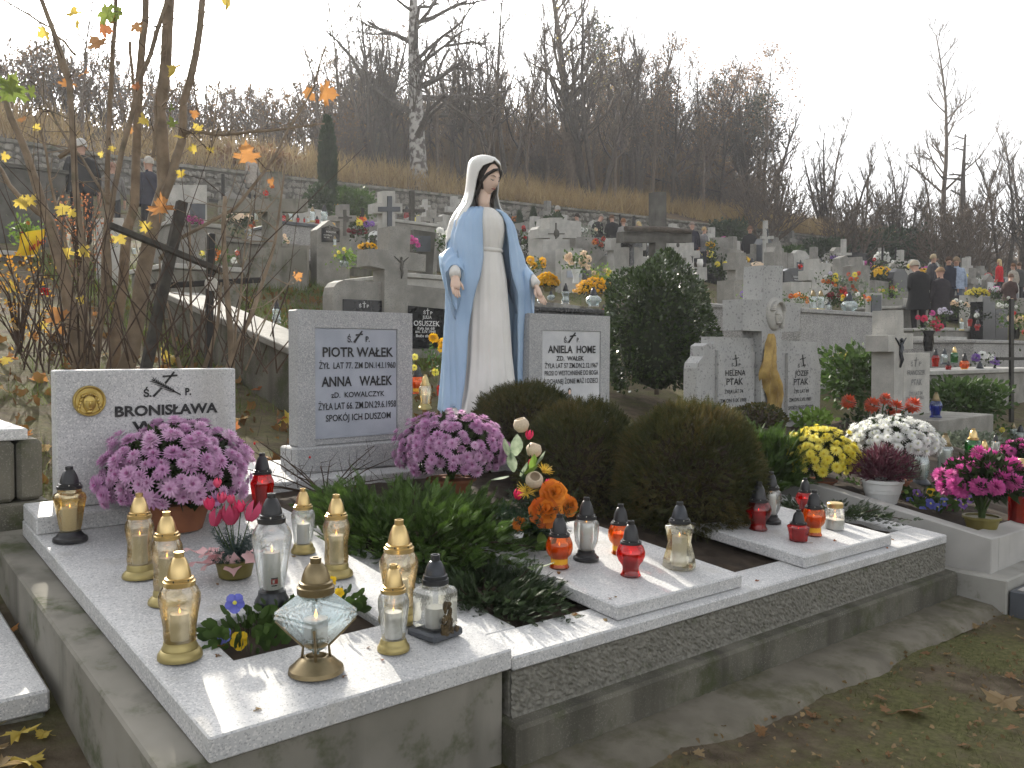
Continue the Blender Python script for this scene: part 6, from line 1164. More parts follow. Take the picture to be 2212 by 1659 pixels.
ttree('thin', 'hazy bare tree standing alone right of the wood', 1795, 540, 215, 26, 12.5)
ttree('thin', 'hazy slim tree left of the tall thin crowned tree', 1935, 560, 270, 24, 12.5)
ttree('lone', 'tallest sparse tree at right with forked bare top', 2040, 560, 40, 24, 15.5, rz=2.2)
ttree('snag', 'dead snag with broken top and stub branches at right', 2100, 580, 275, 22, 8.)
ttree('thin', 'thin bare tree at the right picture edge', 2200, 590, 230, 22, 12.5)
ttree('thin', 'thin tree seen between the maple stems at far left', 182, 330, -60, 26, 12.5)
ttree('thin', 'slender bare tree above the long horizontal maple branch', 560, 330, 180, 30, 12.5)
rs = random.Random(21); cnt = {}
def wood(n, x0, x1, y0, y1, mix, sc, label, group):
    for i in range(n):
        vx = x0+(x1-x0)*(i+rs.random())/n; Yp = rs.uniform(y0, y1); v = ray(vx, 450); x = CAM[0]+v[0]*(Yp-CAM[1])/v[1]; key = mix[rs.randrange(len(mix))]; s = rs.uniform(*sc)
        tree(key, label[key], (x, Yp, float(ground(x, Yp))-.15), s, group=group+' '+key if False else label[key])
LAB = {'oak': 'brown leaved oak in the wood on the hillside', 'thin': 'thin bare tree in the wood on the hillside', 'pine': 'dark pine in the wood on the hillside', 'fan': 'bare multi stemmed tree in the wood on the hillside', 'brush': 'leafless thicket bush on the bank above the wall'}
wood(40, 690, 1480, 34, 52, ('oak', 'thin', 'oak', 'fan', 'thin'), (.46, .72), LAB, 'hillside wood')
wood(28, 1270, 1650, 30, 46, ('oak', 'pine', 'pine', 'thin', 'oak'), (.55, .85), LAB, 'hillside wood')
wood(22, -60, 700, 36, 56, ('thin', 'thin', 'thin', 'fan'), (.24, .45), LAB, 'hillside wood')
wood(20, -80, 900, 27, 36, ('brush',), (.5, .9), LAB, 'bank')
wood(24, 600, 1650, 30, 44, ('brush',), (.6, 1.1), LAB, 'bank')
LAB2 = {'thicket': 'leafless thicket at the far end of the cemetery', 'thin': 'hazy bare tree in the far treeline at right', 'brush': 'leafless thicket at the far end of the cemetery', 'fan': 'hazy bare multi stemmed tree in the far treeline at right', 'oak': 'hazy brown tree in the far treeline at right'}
for i in range(24):
    vx = 1640+i*25+rs.uniform(-8, 8); tt = rs.uniform(44, 75); P = at(vx, 500, tt); key = ('thin', 'thicket', 'fan', 'thicket', 'thin')[i % 5]; tree(key, LAB2[key], (P[0], P[1], float(ground(P[0], min(P[1], 23.9)))-.1), rs.uniform(.5, .75) if key != 'thicket' else rs.uniform(1.0, 1.5), group=LAB2[key])
# cypress and far shrubs
def conifer(label, vx, vbase, vtop, Yp, wpx, seed, mat='juniper_dk', n=5200, fs=.16):
    P = on_y(vx, vbase, Yp); k = depth(P)/F; h = (vbase-vtop)*k; rng = np.random.default_rng(seed); o = thing('columnar_cypress', label, 'tree', P); u = rng.random(n)**.8; a = rng.uniform(0, 2*PI, n); r = wpx*k/2*np.sin(PI*np.clip(.12+u*.9, 0, 1))**.7*(.7+.3*rng.random(n)); Pp = np.stack([r*np.cos(a), r*np.sin(a), u*h], 1); D = np.stack([np.cos(a)*.4, np.sin(a)*.4, np.ones(n)], 1)+rng.normal(size=(n, 3))*.15
    V, Fc = scatter(FR2[0], FR2[1], Pp, rots(D, rng), fs*rng.uniform(.7, 1.3, n)); cr = obj('crown', np_mesh('crown', V, Fc, mat), o); mb = MB(); mb.tube([(0, 0, -.2), (0, 0, h*.9)], [.07, .02], 7); mb.build('trunk', 'bark_dk', o); mb = MB(); mb.lathe([(wpx*k*.25, .1), (wpx*k*.36, h*.4), (wpx*k*.25, h*.75), (.02, h*.95)], 10); mb.build('inner_branches', 'bark_dk', o); return o
conifer('tall narrow dark cypress beside the stone crosses', 708, 452, 262, 17, 34, 3)
conifer('very small cypress by the wall right of the statue', 1152, 500, 452, 21, 14, 4, n=900, fs=.12); conifer('second very small cypress by the wall right of the statue', 1122, 495, 460, 21, 10, 5, n=700, fs=.12)
def gshrub(label, vx, vy, Yp, rx, rz, n, sz, mat, seed, **kw): return shrub(label, vx, vy, Yp, rx, rz, n, sz, mat, seed, **kw)
gshrub('soft green shrub right of the columnar cypress', 760, 440, 17, 55, 30, 1600, 9, 'leaf', 51)
gshrub('dark green shrub left of the columnar cypress', 690, 435, 16.5, 30, 34, 900, 9, 'juniper_dk', 52)
gshrub('dark shrub behind the medallion cross', 1195, 500, 15, 34, 34, 1300, 9, 'juniper_dk', 53)
gshrub('dark hedge bush left of the thin white cross', 1775, 540, 20, 52, 22, 1500, 9, 'juniper_dk', 54)
gshrub('broad dark bush behind the thin white cross', 1870, 535, 23, 90, 36, 2200, 10, 'juniper_dk', 55)
gshrub('dark bush between the far visitors and the white cross', 1965, 535, 23, 70, 40, 1800, 10, 'juniper_dk', 56)
gshrub('dull bush left of the man in the black coat', 1575, 500, 22, 45, 24, 1100, 9, 'juniper_dk', 57)
gshrub('green bush behind the black rounded stone', 1700, 555, 19, 40, 22, 900, 9, 'leaf', 58)
gshrub('rusty bracken thicket on the bank at left', 560, 350, 26, 90, 22, 1500, 12, 'oakleaf', 59)
# ================================================================ dry grass on the bank, green grass, litter
def blades(name, P, h, w, mat, seed, bend=.35, parent=None):
    rng = np.random.default_rng(seed); n = len(P); tv = np.array([(-.5, 0, 0), (.5, 0, 0), (.28, .12, .55), (-.28, .12, .55), (0, .42, 1.)]); tf = np.array([(0, 1, 2, 3), (3, 2, 4, 4)])
    D = np.stack([rng.normal(size=n)*bend, rng.normal(size=n)*bend, np.ones(n)], 1); R_ = rots(D, rng); V = np.einsum('nij,kj->nki', R_, tv*np.array([w, 1, 1]))*(h*rng.uniform(.5, 1.2, n))[:, None, None]+P[:, None, :]
    Fc = (np.array([(0, 1, 2), (0, 2, 3), (3, 2, 4)])[None]+(np.arange(n)*5)[:, None, None]).reshape(-1, 3); return obj(name, np_mesh(name, V.reshape(-1, 3), Fc, mat), parent)
M['drygrass'] = leafmat('dry golden grass', (.24, .155, .065), (.52, .39, .19), .6, .8, .35); M['grass'] = leafmat('green grass', (.035, .075, .012), (.17, .22, .04), 2, .6, .35); M['mossgrass'] = leafmat('short trodden grass', (.028, .042, .010), (.095, .11, .030), 3, .8, .25)
n = 26000; x = RNG.uniform(2, 62, n); y = 24.3+RNG.random(n)**1.4*9; dens = vnoise(x, y, .35, 4); kp = dens > .28; x, y = x[kp], y[kp]; tag(blades('dry_grass', np.stack([x, y, ground(x, y)-.05], 1), .75+.35*vnoise(x, y, .6, 8), .045, 'drygrass', 1), 'dry golden grass on the bank above the stone wall', 'grass', kind='stuff')
def patch(label, boxes, n, h, mat, seed, w=.05, thr=.3, bend=.5):
    Ps = []; rg = np.random.default_rng(seed)
    for x0, x1, y0, y1, fr in boxes: m = int(n*fr); x = rg.uniform(x0, x1, m); y = rg.uniform(y0, y1, m); kp = vnoise(x, y, 2.2, seed) > thr; x, y = x[kp], y[kp]; Ps.append(np.stack([x, y, ground(x, y)-.01+.035*(vnoise(x, y, 1.3)-.5)+.05*(vnoise(x, y, .5, 3)-.5)], 1))
    P = np.concatenate(Ps); return tag(blades('grass', P, h, w, mat, seed, bend), label, 'grass', kind='stuff')
patch('rough green grass between the maple and the stone with black tablets', [(1.8, 6, 5.6, 11, 1.)], 16000, .16, 'grass', 5)
patch('short trodden grass on the path in front of the double grave', [(1.0, 6, -3.0, -.30, 1.)], 42000, .034, 'mossgrass', 6, .06, .30, .8)
patch('thin grass between the graves further up the slope', [(5.5, 26, 5, 20, 1.)], 14000, .20, 'grass', 7, .06, .45)
patch('grass tufts around the foot of the maple stems', [(-1, 3.5, 2.6, 6, 1.)], 6000, .13, 'grass', 8, .04, .5)
# fallen leaves: the nearer ones are pieces of the ground
rs = random.Random(5); kinds_ = ['tan', 'brown', 'orange', 'yellow', 'tan', 'rust']
def gz(x, y): return float(ground(x, y))+.035*(float(vnoise(x, y, 1.3))-.5)+.05*(float(vnoise(x, y, .5, 3))-.5)
for i in range(110):
    x, y = rs.uniform(1.2, 5.5), -.30-rs.random()**1.3*2.2
    if i < 3: x, y = ((4.35, -.62), (3.1, -.85), (2.6, -.6))[i]
    obj('fallen_leaf', LM[kinds_[rs.randrange(2 if i > 30 or i < 3 else 5)]][rs.randrange(2)], GROUND, (x, y, gz(x, y)+.014), (rs.uniform(-.35, .35), rs.uniform(-.35, .35), rs.uniform(0, 6.3)), .13 if i < 3 else rs.uniform(.02, .045))
for i in range(110):
    x, y = rs.uniform(-.9, 3.2), rs.uniform(2.5, 6.2); obj('fallen_leaf', LM[kinds_[rs.randrange(6)]][1], GROUND, (x, y, gz(x, y)+.03), (rs.uniform(-.7, .7), rs.uniform(-.7, .7), rs.uniform(0, 6.3)), rs.uniform(.08, .16))
for i in range(30):
    x, y = rs.uniform(-.42, -.15), rs.uniform(.6, 2.3); obj('fallen_leaf', LM[kinds_[rs.randrange(6)]][1], GROUND, (x, y, gz(x, y)+.02), (rs.uniform(-.4, .4), rs.uniform(-.4, .4), rs.uniform(0, 6.3)), rs.uniform(.04, .09))
n = 2600; x = RNG.uniform(-1, 6, n); y = RNG.uniform(2.4, 11, n); V, Fc = scatter(tv5*np.array([1, 1, 2]), tf5, np.stack([x, y, ground(x, y)+.02], 1), rots(RNG.normal(size=(n, 3))*.5+np.array([1., 0, 0]), RNG), RNG.uniform(.05, .11, n)); M['litter'] = leafmat('leaf litter', (.07, .035, .015), (.28, .15, .045), 3, .8, .2); tag(obj('leaf_litter', np_mesh('leaf_litter', V, Fc, 'litter')), 'brown leaf litter under the maple and between graves', 'leaf litter', kind='stuff')

# ================================================================ haze: one box of pale air round everything
mb = MB(); mb.box(-95, 275, -30, 155, -6, 42); hz = mb.build('haze', []); hz['kind'] = 'stuff'
hm_ = bpy.data.materials.new('thin autumn haze'); hm_.use_nodes = True; N = hm_.node_tree.nodes; N.remove(N['Principled BSDF']); pv = N.new('ShaderNodeVolumePrincipled'); pv.inputs['Color'].default_value = (.93, .95, 1, 1); pv.inputs['Density'].default_value = .0011; pv.inputs['Anisotropy'].default_value = .45
hm_.node_tree.links.new(pv.outputs[0], N['Material Output'].inputs['Volume']); hz.data.materials.append(hm_)
try: hm_.cycles.homogeneous_volume = True
except Exception: pass
# ================================================================ graves further up the slope
zc = zt(1140, 420, 3.8138); zr1 = zt(1640, 480, 5.925); zr2 = zt(1960, 540, 6.38); za = zt(0, 0, 2.836); zl2 = zt(0, 380, 5.184)
def cpts(cx, w, top, bot, ax0, ax1, ay0, ay1): return [(cx-w/2, bot), (cx-w/2, ay1), (ax0, ay1), (ax0, ay0), (cx-w/2, ay0), (cx-w/2, top), (cx+w/2, top), (cx+w/2, ay0), (ax1, ay0), (ax1, ay1), (cx+w/2, ay1), (cx+w/2, bot)]
def gy(tr, x, y): return float(onG(*tr(x, y))[1])
def sink(poly, Yp):
    """let the lowest outline points run into the ground"""
    zm = min(p[1] for p in poly); return [(x, (min(z, float(ground(x, Yp))-.08) if z < zm+.06 else z)) for x, z in poly]
def bcross(label, tr, pts, Yp, th, mat, name='stone_cross', base=None, inlay=None, figure=None, group='stone crosses up the slope', medal=None):
    o = thing(name, label, 'cross', (0, 0, 0), 0, group); mb = MB(); mb.prism(sink(vpoly(pts, Yp, tr), Yp), Yp, Yp+th); mb.build('cross', mat, o)
    if base: mb = MB(); mb.prism(sink(vpoly(base, Yp-.06, tr), Yp), Yp-.06, Yp+th+.12); mb.build('base', mat, o)
    if inlay: mb = MB(); mb.prism(vpoly(inlay[0], Yp-.02, tr), Yp-.02, Yp-.001); mb.build('inlay', inlay[1], o)
    if figure: P = on_y(*tr(*figure[:2]), Yp); corpus(o, P, on_y(*tr(figure[0], figure[1]-figure[2]), Yp)[2]-P[2])
    if medal: P = on_y(*tr(*medal[:2]), Yp); k = on_y(*tr(medal[0], medal[1]-medal[2]), Yp)[2]-P[2]; mb = MB(); mb.ell((P[0], Yp, P[2]), (k*.85, .04, k), 16, 8); mb.build('medallion', 'stone_dk', o, True)
    return o
def bstone(label, tr, pts, Yp, th, mat, tablets=(), group='headstones up the slope', name='headstone', base=None, figure=None, text=None):
    o = thing(name, label, 'headstone', (0, 0, 0), 0, group); mb = MB(); mb.prism(sink(vpoly(pts, Yp, tr), Yp), Yp, Yp+th); mb.build('stone_body', mat, o)
    if base: mb = MB(); mb.prism(sink(vpoly(base, Yp-.08, tr), Yp), Yp-.08, Yp+th+.1); mb.build('base', mat, o)
    for pt, tm in tablets: mb = MB(); mb.prism(vpoly(pt, Yp-.02, tr), Yp-.02, Yp-.001); mb.build('tablet', tm, o)
    if figure: P = on_y(*tr(*figure[:2]), Yp-.02); corpus(o, P, on_y(*tr(figure[0], figure[1]-figure[2]), Yp)[2]-P[2])
    if text: lines(o, tr, Yp-.021, text[0], text[1], bold=.008)
    return o
def rc(x0, y0, x1, y1): return [(x0, y1), (x0, y0), (x1, y0), (x1, y1)]
def btomb(label, tr, r, Yp, ln, mat, top, group='tombs up the slope', lip=.04, slope=.0, rz=0):
    """r = picture rectangle of the front face"""
    a, c = on_y(*tr(r[0], r[1]), Yp), on_y(*tr(r[2], r[3]), Yp); z1_ = (a[2]+on_y(*tr(r[2], r[1]), Yp)[2])/2; o = thing('tomb', label, 'tomb', (a[0], Yp, z1_), 0, group); w_ = c[0]-a[0]
    mb = MB(); mb.bbox(0, w_, 0, ln, -.6-(z1_-float(ground(a[0], Yp))), -.06, .01, zf=lambda x, y: slope*y); mb.build('base', mat, o); mb = MB(); mb.bbox(-lip, w_+lip, -lip, ln, -.059, 0, .008, zf=lambda x, y: slope*y); mb.build('top_slab', top, o); return o
# --- left part
bcross('tall mossy concrete cross left of the columnar cypress', za, cpts(1755, 92, 1095, 1640, 1430, 1965, 1268, 1350), 10.2, .22, 'concrete', base=rc(1600, 1580, 1960, 1830))
btomb('dark grey tomb carrying a row of white and red lanterns', z3, (330, 520, 690, 730), 12.5, 1.6, 'granite', 'slate')
bcross('weathered stone cross with dark inlay behind the Osuszek stone', z3, cpts(1340, 120, 210, 900, 1190, 1470, 330, 425), 9.6, .16, 'stone_lt', inlay=(cpts(1350, 42, 260, 760, 1240, 1450, 362, 408), 'slate'))
bcross('small stone cross with ring and dark grooves', z3, cpts(918, 92, 338, 720, 795, 1030, 445, 500), 11.2, .16, 'stone', inlay=(cpts(922, 26, 390, 640, 862, 988, 458, 476), 'stone_dk'), medal=(930, 480, 34))
bstone('gable topped pale stone with black lettered tablet', z3, [(650, 800), (650, 580), (770, 490), (880, 590), (880, 800)], 10.6, .22, 'stone', [([(700, 700), (700, 565), (770, 540), (868, 570), (868, 700)], 'black')], text=([('RODZINA', 740, 835, 612, 612, 16), ('KOŚCI', 715, 790, 640, 640, 12), ('ZM. 1970', 715, 770, 662, 662, 12)], 'letter_w'))
btomb('long grey tomb behind the maple with a white light on it', z3, (-200, 700, 560, 760), 10.9, 1.5, 'concrete', 'stone')
btomb('low grave frame planted with green leaves and yellow flowers', z3, (660, 905, 1180, 1040), gy(z3, 700, 990), 1.4, 'concrete_wet', 'stone', slope=.1)
bstone('mossy concrete block stone under the tall concrete cross', z3, rc(190, 740, 575, 1130), gy(z3, 500, 1130), .25, 'concrete', [(rc(-20, 900, 120, 1080), 'stone_dk')])
btomb('grey slab tomb with angel lantern behind the grey plaque headstone', z3, (392, 1700, 760, 1900), 4.3, 2.9, 'concrete_wet', 'stone', slope=.20)
bstone('leaning grey stone slab with dark plaque beside the crucifix stone', z3, [(1620, 1150), (1660, 800), (1570, 790), (1580, 580), (1790, 610), (1770, 830), (1720, 1150)], 7.6, .12, 'stone_dk', [(rc(1580, 640, 1740, 790), 'slate')])
btomb('pale stepped tomb between the crucifix stone and the statue', z3, (1500, 1010, 1900, 1180), 7.2, 1.5, 'stone_lt', 'stone_lt')
bcross('small white cross by the wall left of the statue veil', z3, cpts(1695, 34, 290, 480, 1640, 1740, 345, 365), 17, .10, 'stone_lt', base=rc(1655, 440, 1750, 500))
bcross('brown timber cross in front of the stone wall', z3, cpts(1570, 36, 205, 520, 1480, 1690, 385, 412), 15.5, .10, 'wood_dk', name='timber_cross')
bstone('grey stone with small crucifix left of the statue shoulder', z3, cpts(1765, 60, 390, 640, 1680, 1855, 455, 500), 13.8, .15, 'stone', figure=(1768, 490, 45), base=rc(1680, 560, 1850, 660))
btomb('long pale tomb edge behind the leaning grey slab', z3, (1380, 505, 1800, 580), 12.5, 1.5, 'stone', 'stone_lt')
btomb('white marble tomb with green plants at the far left', zl2, (-40, 960, 380, 1110), gy(zl2, 300, 1110), 1.3, 'stone_dk', 'stone_lt')
btomb('dark polished tomb at the far left edge behind the maple', za, (-40, 1060, 420, 1200), 12.5, 1.6, 'stone_dk', 'stone_dk')
bstone('grey stone with dark plaque behind the leaning timber cross', za, rc(1085, 1180, 1320, 1420), 11.5, .2, 'stone_lt', [(rc(1215, 1300, 1310, 1400), 'slate')])
bstone('white headstone seen between maple stems left of the timber cross', za, rc(640, 1390, 790, 1560), 9.5, .2, 'stone_lt')
btomb('grey tomb with plants in pots behind the timber cross', za, (1100, 1420, 1420, 1560), 10.8, 1.4, 'stone', 'stone_lt')
btomb('pale low tomb under the iron cross', zl, (1120, 880, 1600, 960), 7.8, 1.3, 'concrete', 'stone_lt')
# --- middle part
bcross('large pale concrete cross with bronze medallion', zc, cpts(425, 110, 265, 900, 275, 600, 362, 440), 11.6, .28, 'stone_lt', medal=(428, 402, 38), inlay=(cpts(426, 8, 310, 680, 360, 498, 400, 408), 'stone_dk'), base=rc(310, 450, 500, 900))
bstone('stepped pale back stone behind the medallion cross', zc, [(245, 520), (245, 380), (280, 340), (310, 340), (320, 270), (400, 268), (540, 290), (640, 300), (640, 520)], 13.0, .25, 'stone_lt')
bstone('pale plaque stone under the peach flowers', zc, rc(470, 530, 650, 900), 10.9, .18, 'stone_lt', [(rc(520, 720, 640, 780), 'plaque')])
bstone('slanting stone slab behind the peach flowers', zc, [(600, 720), (590, 430), (900, 440), (890, 540), (720, 700)], 12.8, .2, 'stone')
bcross('white headstone cross with black cross inlay', zc, cpts(1045, 250, 440, 900, 898, 1196, 450, 545), 11.2, .2, 'stone_lt', inlay=(cpts(1076, 34, 452, 680, 985, 1165, 478, 518), 'black'))
bcross('tall dark concrete cross with timber plank on its arms, above the boxwood', zc, cpts(1325, 92, 45, 700, 1000, 1590, 385, 478), 10.2, .20, 'stone_dk')
mb = MB(); YC = 10.1; A_ = on_y(*zc(1020, 360), YC); B_ = on_y(*zc(1580, 385), YC); mb.tube([tuple(A_), tuple((A_+B_)/2+np.array([0, 0, .02])), tuple(B_)], [.055, .065, .055], 8); o = mb.build('plank', 'bark_dk'); tag(o, 'dark rotten pole lying on the arms of the tall concrete cross', 'pole')
BT = btomb('polished black granite tomb carrying yellow chrysanthemums and clear lanterns', zc, (130, 1040, 900, 1130), 6.2, 1.7, 'black', 'black', slope=.12)
bstone('curved black headstone left of the medallion cross', zc, [(110, 700), (110, 560), (150, 545), (230, 555), (345, 530), (330, 700)], 12.2, .15, 'black', text=([('WP', 170, 215, 585, 585, 20)], 'letter_w'))
bcross('white stone cross right of the dark concrete cross', zc, cpts(1475, 70, 400, 760, 1390, 1560, 470, 520), 13.2, .18, 'stone_lt', medal=(1468, 500, 22))
bcross('pale stone cross with crucifix figure beside the small portrait stone', zc, cpts(1575, 64, 480, 800, 1480, 1660, 548, 610), 12.2, .18, 'stone_lt', figure=(1592, 620, 60), base=rc(1480, 690, 1720, 800))
bstone('slanting pale stone behind the pale cross with crucifix', zc, [(1335, 720), (1335, 480), (1500, 500), (1590, 720)], 13.8, .2, 'stone')
bstone('plain grey headstone behind the orange chrysanthemum', zc, rc(1790, 435, 1940, 620), 16.5, .2, 'stone')
bcross('grey stone cross just left of the tall cross with oval relief', zc, cpts(2010, 90, 565, 900, 1930, 2095, 650, 712), 6.9, .18, 'stone', base=rc(1950, 800, 2110, 1000))
bstone('pale corner of a grave stone left of the tall relief cross', zc, rc(2030, 800, 2125, 960), 5.6, .15, 'stone', [(rc(2055, 870, 2110, 910), 'slate')])
# --- right part
bcross('pale blue grey metal cross with a figure behind the man in the black coat', zr1, cpts(500, 44, 95, 690, 440, 600, 300, 340), 14.2, .08, 'stone_lt', name='metal_cross', figure=(510, 250, 110))
bstone('blue grey stone statue base beside the metal cross', zr1, [(430, 690), (430, 420), (470, 330), (540, 330), (600, 420), (600, 690)], 14.4, .3, 'slate')
bstone('stepped grey stone right of the metal cross', zr1, [(600, 740), (600, 510), (630, 440), (630, 385), (695, 385), (700, 460), (730, 470), (735, 520), (780, 520), (780, 740)], 10.4, .3, 'stone')
bstone('pale slab stone left of the white cross with crucifix', zr1, rc(790, 530, 860, 720), 14.5, .2, 'stone')
bstone('black rounded stone with white letters', zr1, [(740, 960), (740, 770), (800, 735), (880, 730), (950, 745), (1010, 790), (1050, 840), (1050, 960)], 9.0, .12, 'black', text=([('RODZINA', 860, 970, 860, 860, 22), ('WALKÓW', 870, 950, 895, 895, 18)], 'letter_w'))
bstone('pale blank stone under the black rounded one', zr1, rc(830, 915, 1100, 1130), 7.4, .25, 'stone_lt')
bcross('white stone cross with crucifix figure and wide shoulders', zr1, [(1110, 1120), (1110, 895), (1060, 890), (1060, 760), (1130, 755), (1132, 605), (1205, 605), (1210, 660), (1358, 668), (1355, 940), (1380, 945), (1378, 1120)], 8.1, .25, 'stone_lt', figure=(1158, 890, 60))
bcross('thin tall white cross right of the white shouldered cross', zr1, cpts(1545, 46, 342, 860, 1468, 1640, 525, 560), 11.0, .08, 'stone_lt', name='thin_cross')
bstone('rounded pale stone behind the thin white cross', zr1, [(1400, 640), (1400, 500), (1440, 450), (1500, 450), (1510, 640)], 15, .2, 'stone')
bstone('crumbling pale stone right of the thin white cross', zr1, [(1450, 830), (1470, 600), (1560, 560), (1650, 640), (1660, 830)], 10.5, .2, 'stone')
bstone('grey stepped stone behind the orange bouquet', zr1, [(1620, 1000), (1620, 700), (1690, 690), (1700, 580), (1780, 580), (1790, 690), (1880, 700), (1880, 1000)], 9.4, .22, 'stone')
T31 = btomb('long speckled granite tomb carrying lanterns right of the relief cross', zr1, (965, 1300, 2065, 1560), 4.3, 1.8, 'granite', 'granite', slope=.08)
bstone('small pale stone with dark portrait tablet on the granite tomb', zr1, [(1855, 1335), (1870, 1060), (2045, 1060), (2040, 1335)], 4.9, .06, 'stone_lt', [(rc(1905, 1090, 2035, 1320), 'slate')])
bstone('arched grey headstone beside the visitors in black', zr2, [(250, 640), (250, 400), (300, 345), (350, 325), (400, 350), (425, 420), (425, 640)], 12.5, .2, 'stone', [(cpts(365, 20, 430, 580, 345, 390, 465, 480), 'stone_lt')])
bstone('dark low stone with pale balls of flowers near the arched headstone', zr2, rc(60, 535, 240, 680), 11.5, .25, 'stone_dk')
bstone('tilted grey block stone in front of the visitors in black', zr2, [(520, 1000), (540, 735), (755, 765), (740, 1000)], 8.4, .3, 'stone')
bcross('plain white stone cross in front of the visitors in black', zr2, cpts(870, 100, 690, 1130, 735, 965, 840, 920), 7.6, .16, 'stone_lt')
btomb('flat pale tomb behind the pink lilies', zr2, (430, 960, 800, 1120), 7.2, 1.3, 'stone', 'stone_lt')
bstone('white stone with dark tablet under the bright yellow chrysanthemum', zr2, rc(1375, 790, 1600, 1180), 7.4, .2, 'stone_lt', [(rc(1435, 890, 1590, 1040), 'slate')])
bstone('thin white slab stone with bare bush behind the peach mum', zr2, rc(970, 840, 1370, 1120), 8.6, .12, 'stone')
bstone('polished black pillar stone at the right', zr2, rc(1610, 885, 1785, 1440), 4.9, .25, 'black')
bstone('dark red polished stone with faded gilt letters', zr2, rc(1790, 995, 1965, 1440), 5.0, .12, 'black', text=([('ŚP. JAN', 1835, 1900, 1080, 1080, 24), ('KOWALSKI', 1825, 1910, 1140, 1140, 24), ('ŻYŁ LAT 70', 1830, 1900, 1200, 1200, 18), ('ZM. 1999', 1835, 1890, 1260, 1260, 18)], 'gold_dk'))
btomb('grey granite tomb under the black pillar stone', zr2, (1480, 1440, 2300, 1640), 3.9, 1.4, 'granite', 'granite')
btomb('white topped tomb corner behind the black vase of lilies', zr2, (925, 1390, 1330, 1500), 4.7, .9, 'stone', 'stone_lt')
btomb('pale tomb with lilac flowers left of the black pillar', zr2, (1080, 1270, 1610, 1340), 5.2, 1.2, 'stone', 'stone_lt')
btomb('low slab with small lanterns behind the green shrub at right', zt(1960, 760, 3.77), (490, 265, 1420, 400), 2.9, .8, 'stone', 'stone_lt')
bcross('thin black iron cross at the right edge', zt(1960, 760, 3.77), cpts(1200, 26, -330, 760, 1080, 1300, 165, 190), 2.3, .03, 'iron', name='iron_cross_thin')
bcross('grey stone cross behind the far visitors by the wall', zr2, cpts(1600, 60, 370, 640, 1540, 1665, 440, 480), 14.5, .2, 'stone')
btomb('dark polished tomb by the visitors with white and yellow flowers', zr2, (1180, 630, 1560, 800), 11, 1.3, 'slate', 'slate')

# ================================================================ bouquets, potted flowers and lanterns on far graves
VASES = {'black': [(.30, 0), (.42, .4), (.36, .8), (.5, 1.)], 'white': [(.24, 0), (.20, .5), (.34, 1.)]}
def bouquet(label, tr, base, Yp, heads, leaves=(30, 20), lm='leaf', vase=None, name='bouquet', nl=160, group='bouquets'):
    P = on_y(*tr(*base), Yp); k = np.linalg.norm(on_y(*tr(base[0]+10, base[1]), Yp)-P)/10*.8; kz_ = (on_y(*tr(base[0], base[1]-10), Yp)[2]-P[2])/10; o = thing(name, label, 'flowers', P, 0, group); rng = np.random.default_rng(len(label)*7+int(base[0])); hs = []
    z0 = 0
    if vase: h = vase[1]*kz_; mb = MB(); mb.lathe([(r*h*vase[3] if len(vase) > 3 else r*h, z*h) for r, z in VASES[vase[0]]], 14); mb.build('vase', vase[2], o, True, angle=40); z0 = h
    for x, y, s, kd in heads:
        q = on_y(*tr(x, y), Yp)-P; q[1] += rng.uniform(-.05, .02)
        me = PM.get(kd) or ROSE.get(kd); mb = MB(); mb.tube([(0, 0, z0*.9), tuple(q*.6+np.array([0, 0, z0*.3])), tuple(q)], kz_*1.2, 3); st = mb.build('flower_stem', 'leaf', o); obj('flower', me, st, q, (Vector(-FW+UP*.8+RT*rng.normal()*.3)).to_track_quat('Z', 'Y').to_euler(), s*kz_)
        hs.append(q)
    if nl: H_ = np.array(hs) if hs else np.zeros((1, 3)); C_ = H_.mean(0)*.75+np.array([0, 0, z0*.2]); q = rng.normal(size=(nl, 3))*np.array([leaves[0]*k, leaves[0]*k*.6, leaves[1]*kz_])+C_; leaf_cloud('foliage', q, rng.normal(size=(nl, 3))+np.array([0, 0, .6]), np.full(nl, leaves[1]*kz_*.8), lm, o, rng=rng)
    return o
B = bouquet
B('red, purple and yellow flower bouquet in a dark pot by the small ring cross', z3, (1020, 700), 10.4, [(1045, 520, 80, 'yellow'), (1110, 485, 60, 'orange'), (1120, 530, 75, 'purple'), (1180, 525, 60, 'purple'), (1075, 480, 50, 'redorange'), (1000, 600, 60, 'darkred'), (1060, 605, 70, 'darkred'), (1110, 600, 60, 'darkred'), (960, 590, 50, 'darkred')], (50, 40), 'mumleaf')
P = on_y(*z3(1140, 800), 8.5); k = depth(P)/F; mound('golden chrysanthemum left of the Osuszek cross', P, 19*k, 9*k, 40, 8*k, PM['golden'], None, 0, z0=10*k, low=.0, leafn=200)
B('yellow roses and pale green leaves on the low grave frame', z3, (900, 930), 8.0, [(850, 800, 40, 'yellow'), (900, 770, 40, 'yellow'), (830, 830, 30, 'yellow'), (1085, 905, 45, 'white'), (1070, 920, 30, 'red'), (930, 790, 36, 'yellow')], (70, 42), 'leaf_lt', nl=260)
B('white chrysanthemum bunch tucked beside the statue sleeve', z3, (1850, 960), 7.4, [(1830, 600, 85, 'white'), (1890, 620, 80, 'white'), (1800, 590, 60, 'white'), (1850, 690, 90, 'white'), (1910, 580, 60, 'white'), (1840, 770, 80, 'white'), (1900, 690, 70, 'white')], (40, 50), 'leaf')
B('magenta chrysanthemum leaning on the dark leaning slab', z3, (1590, 800), 7.3, [(1560, 660, 60, 'magenta'), (1580, 690, 60, 'magenta'), (1610, 730, 55, 'magenta'), (1560, 700, 50, 'magenta')], (25, 25), 'mumleaf', nl=60)
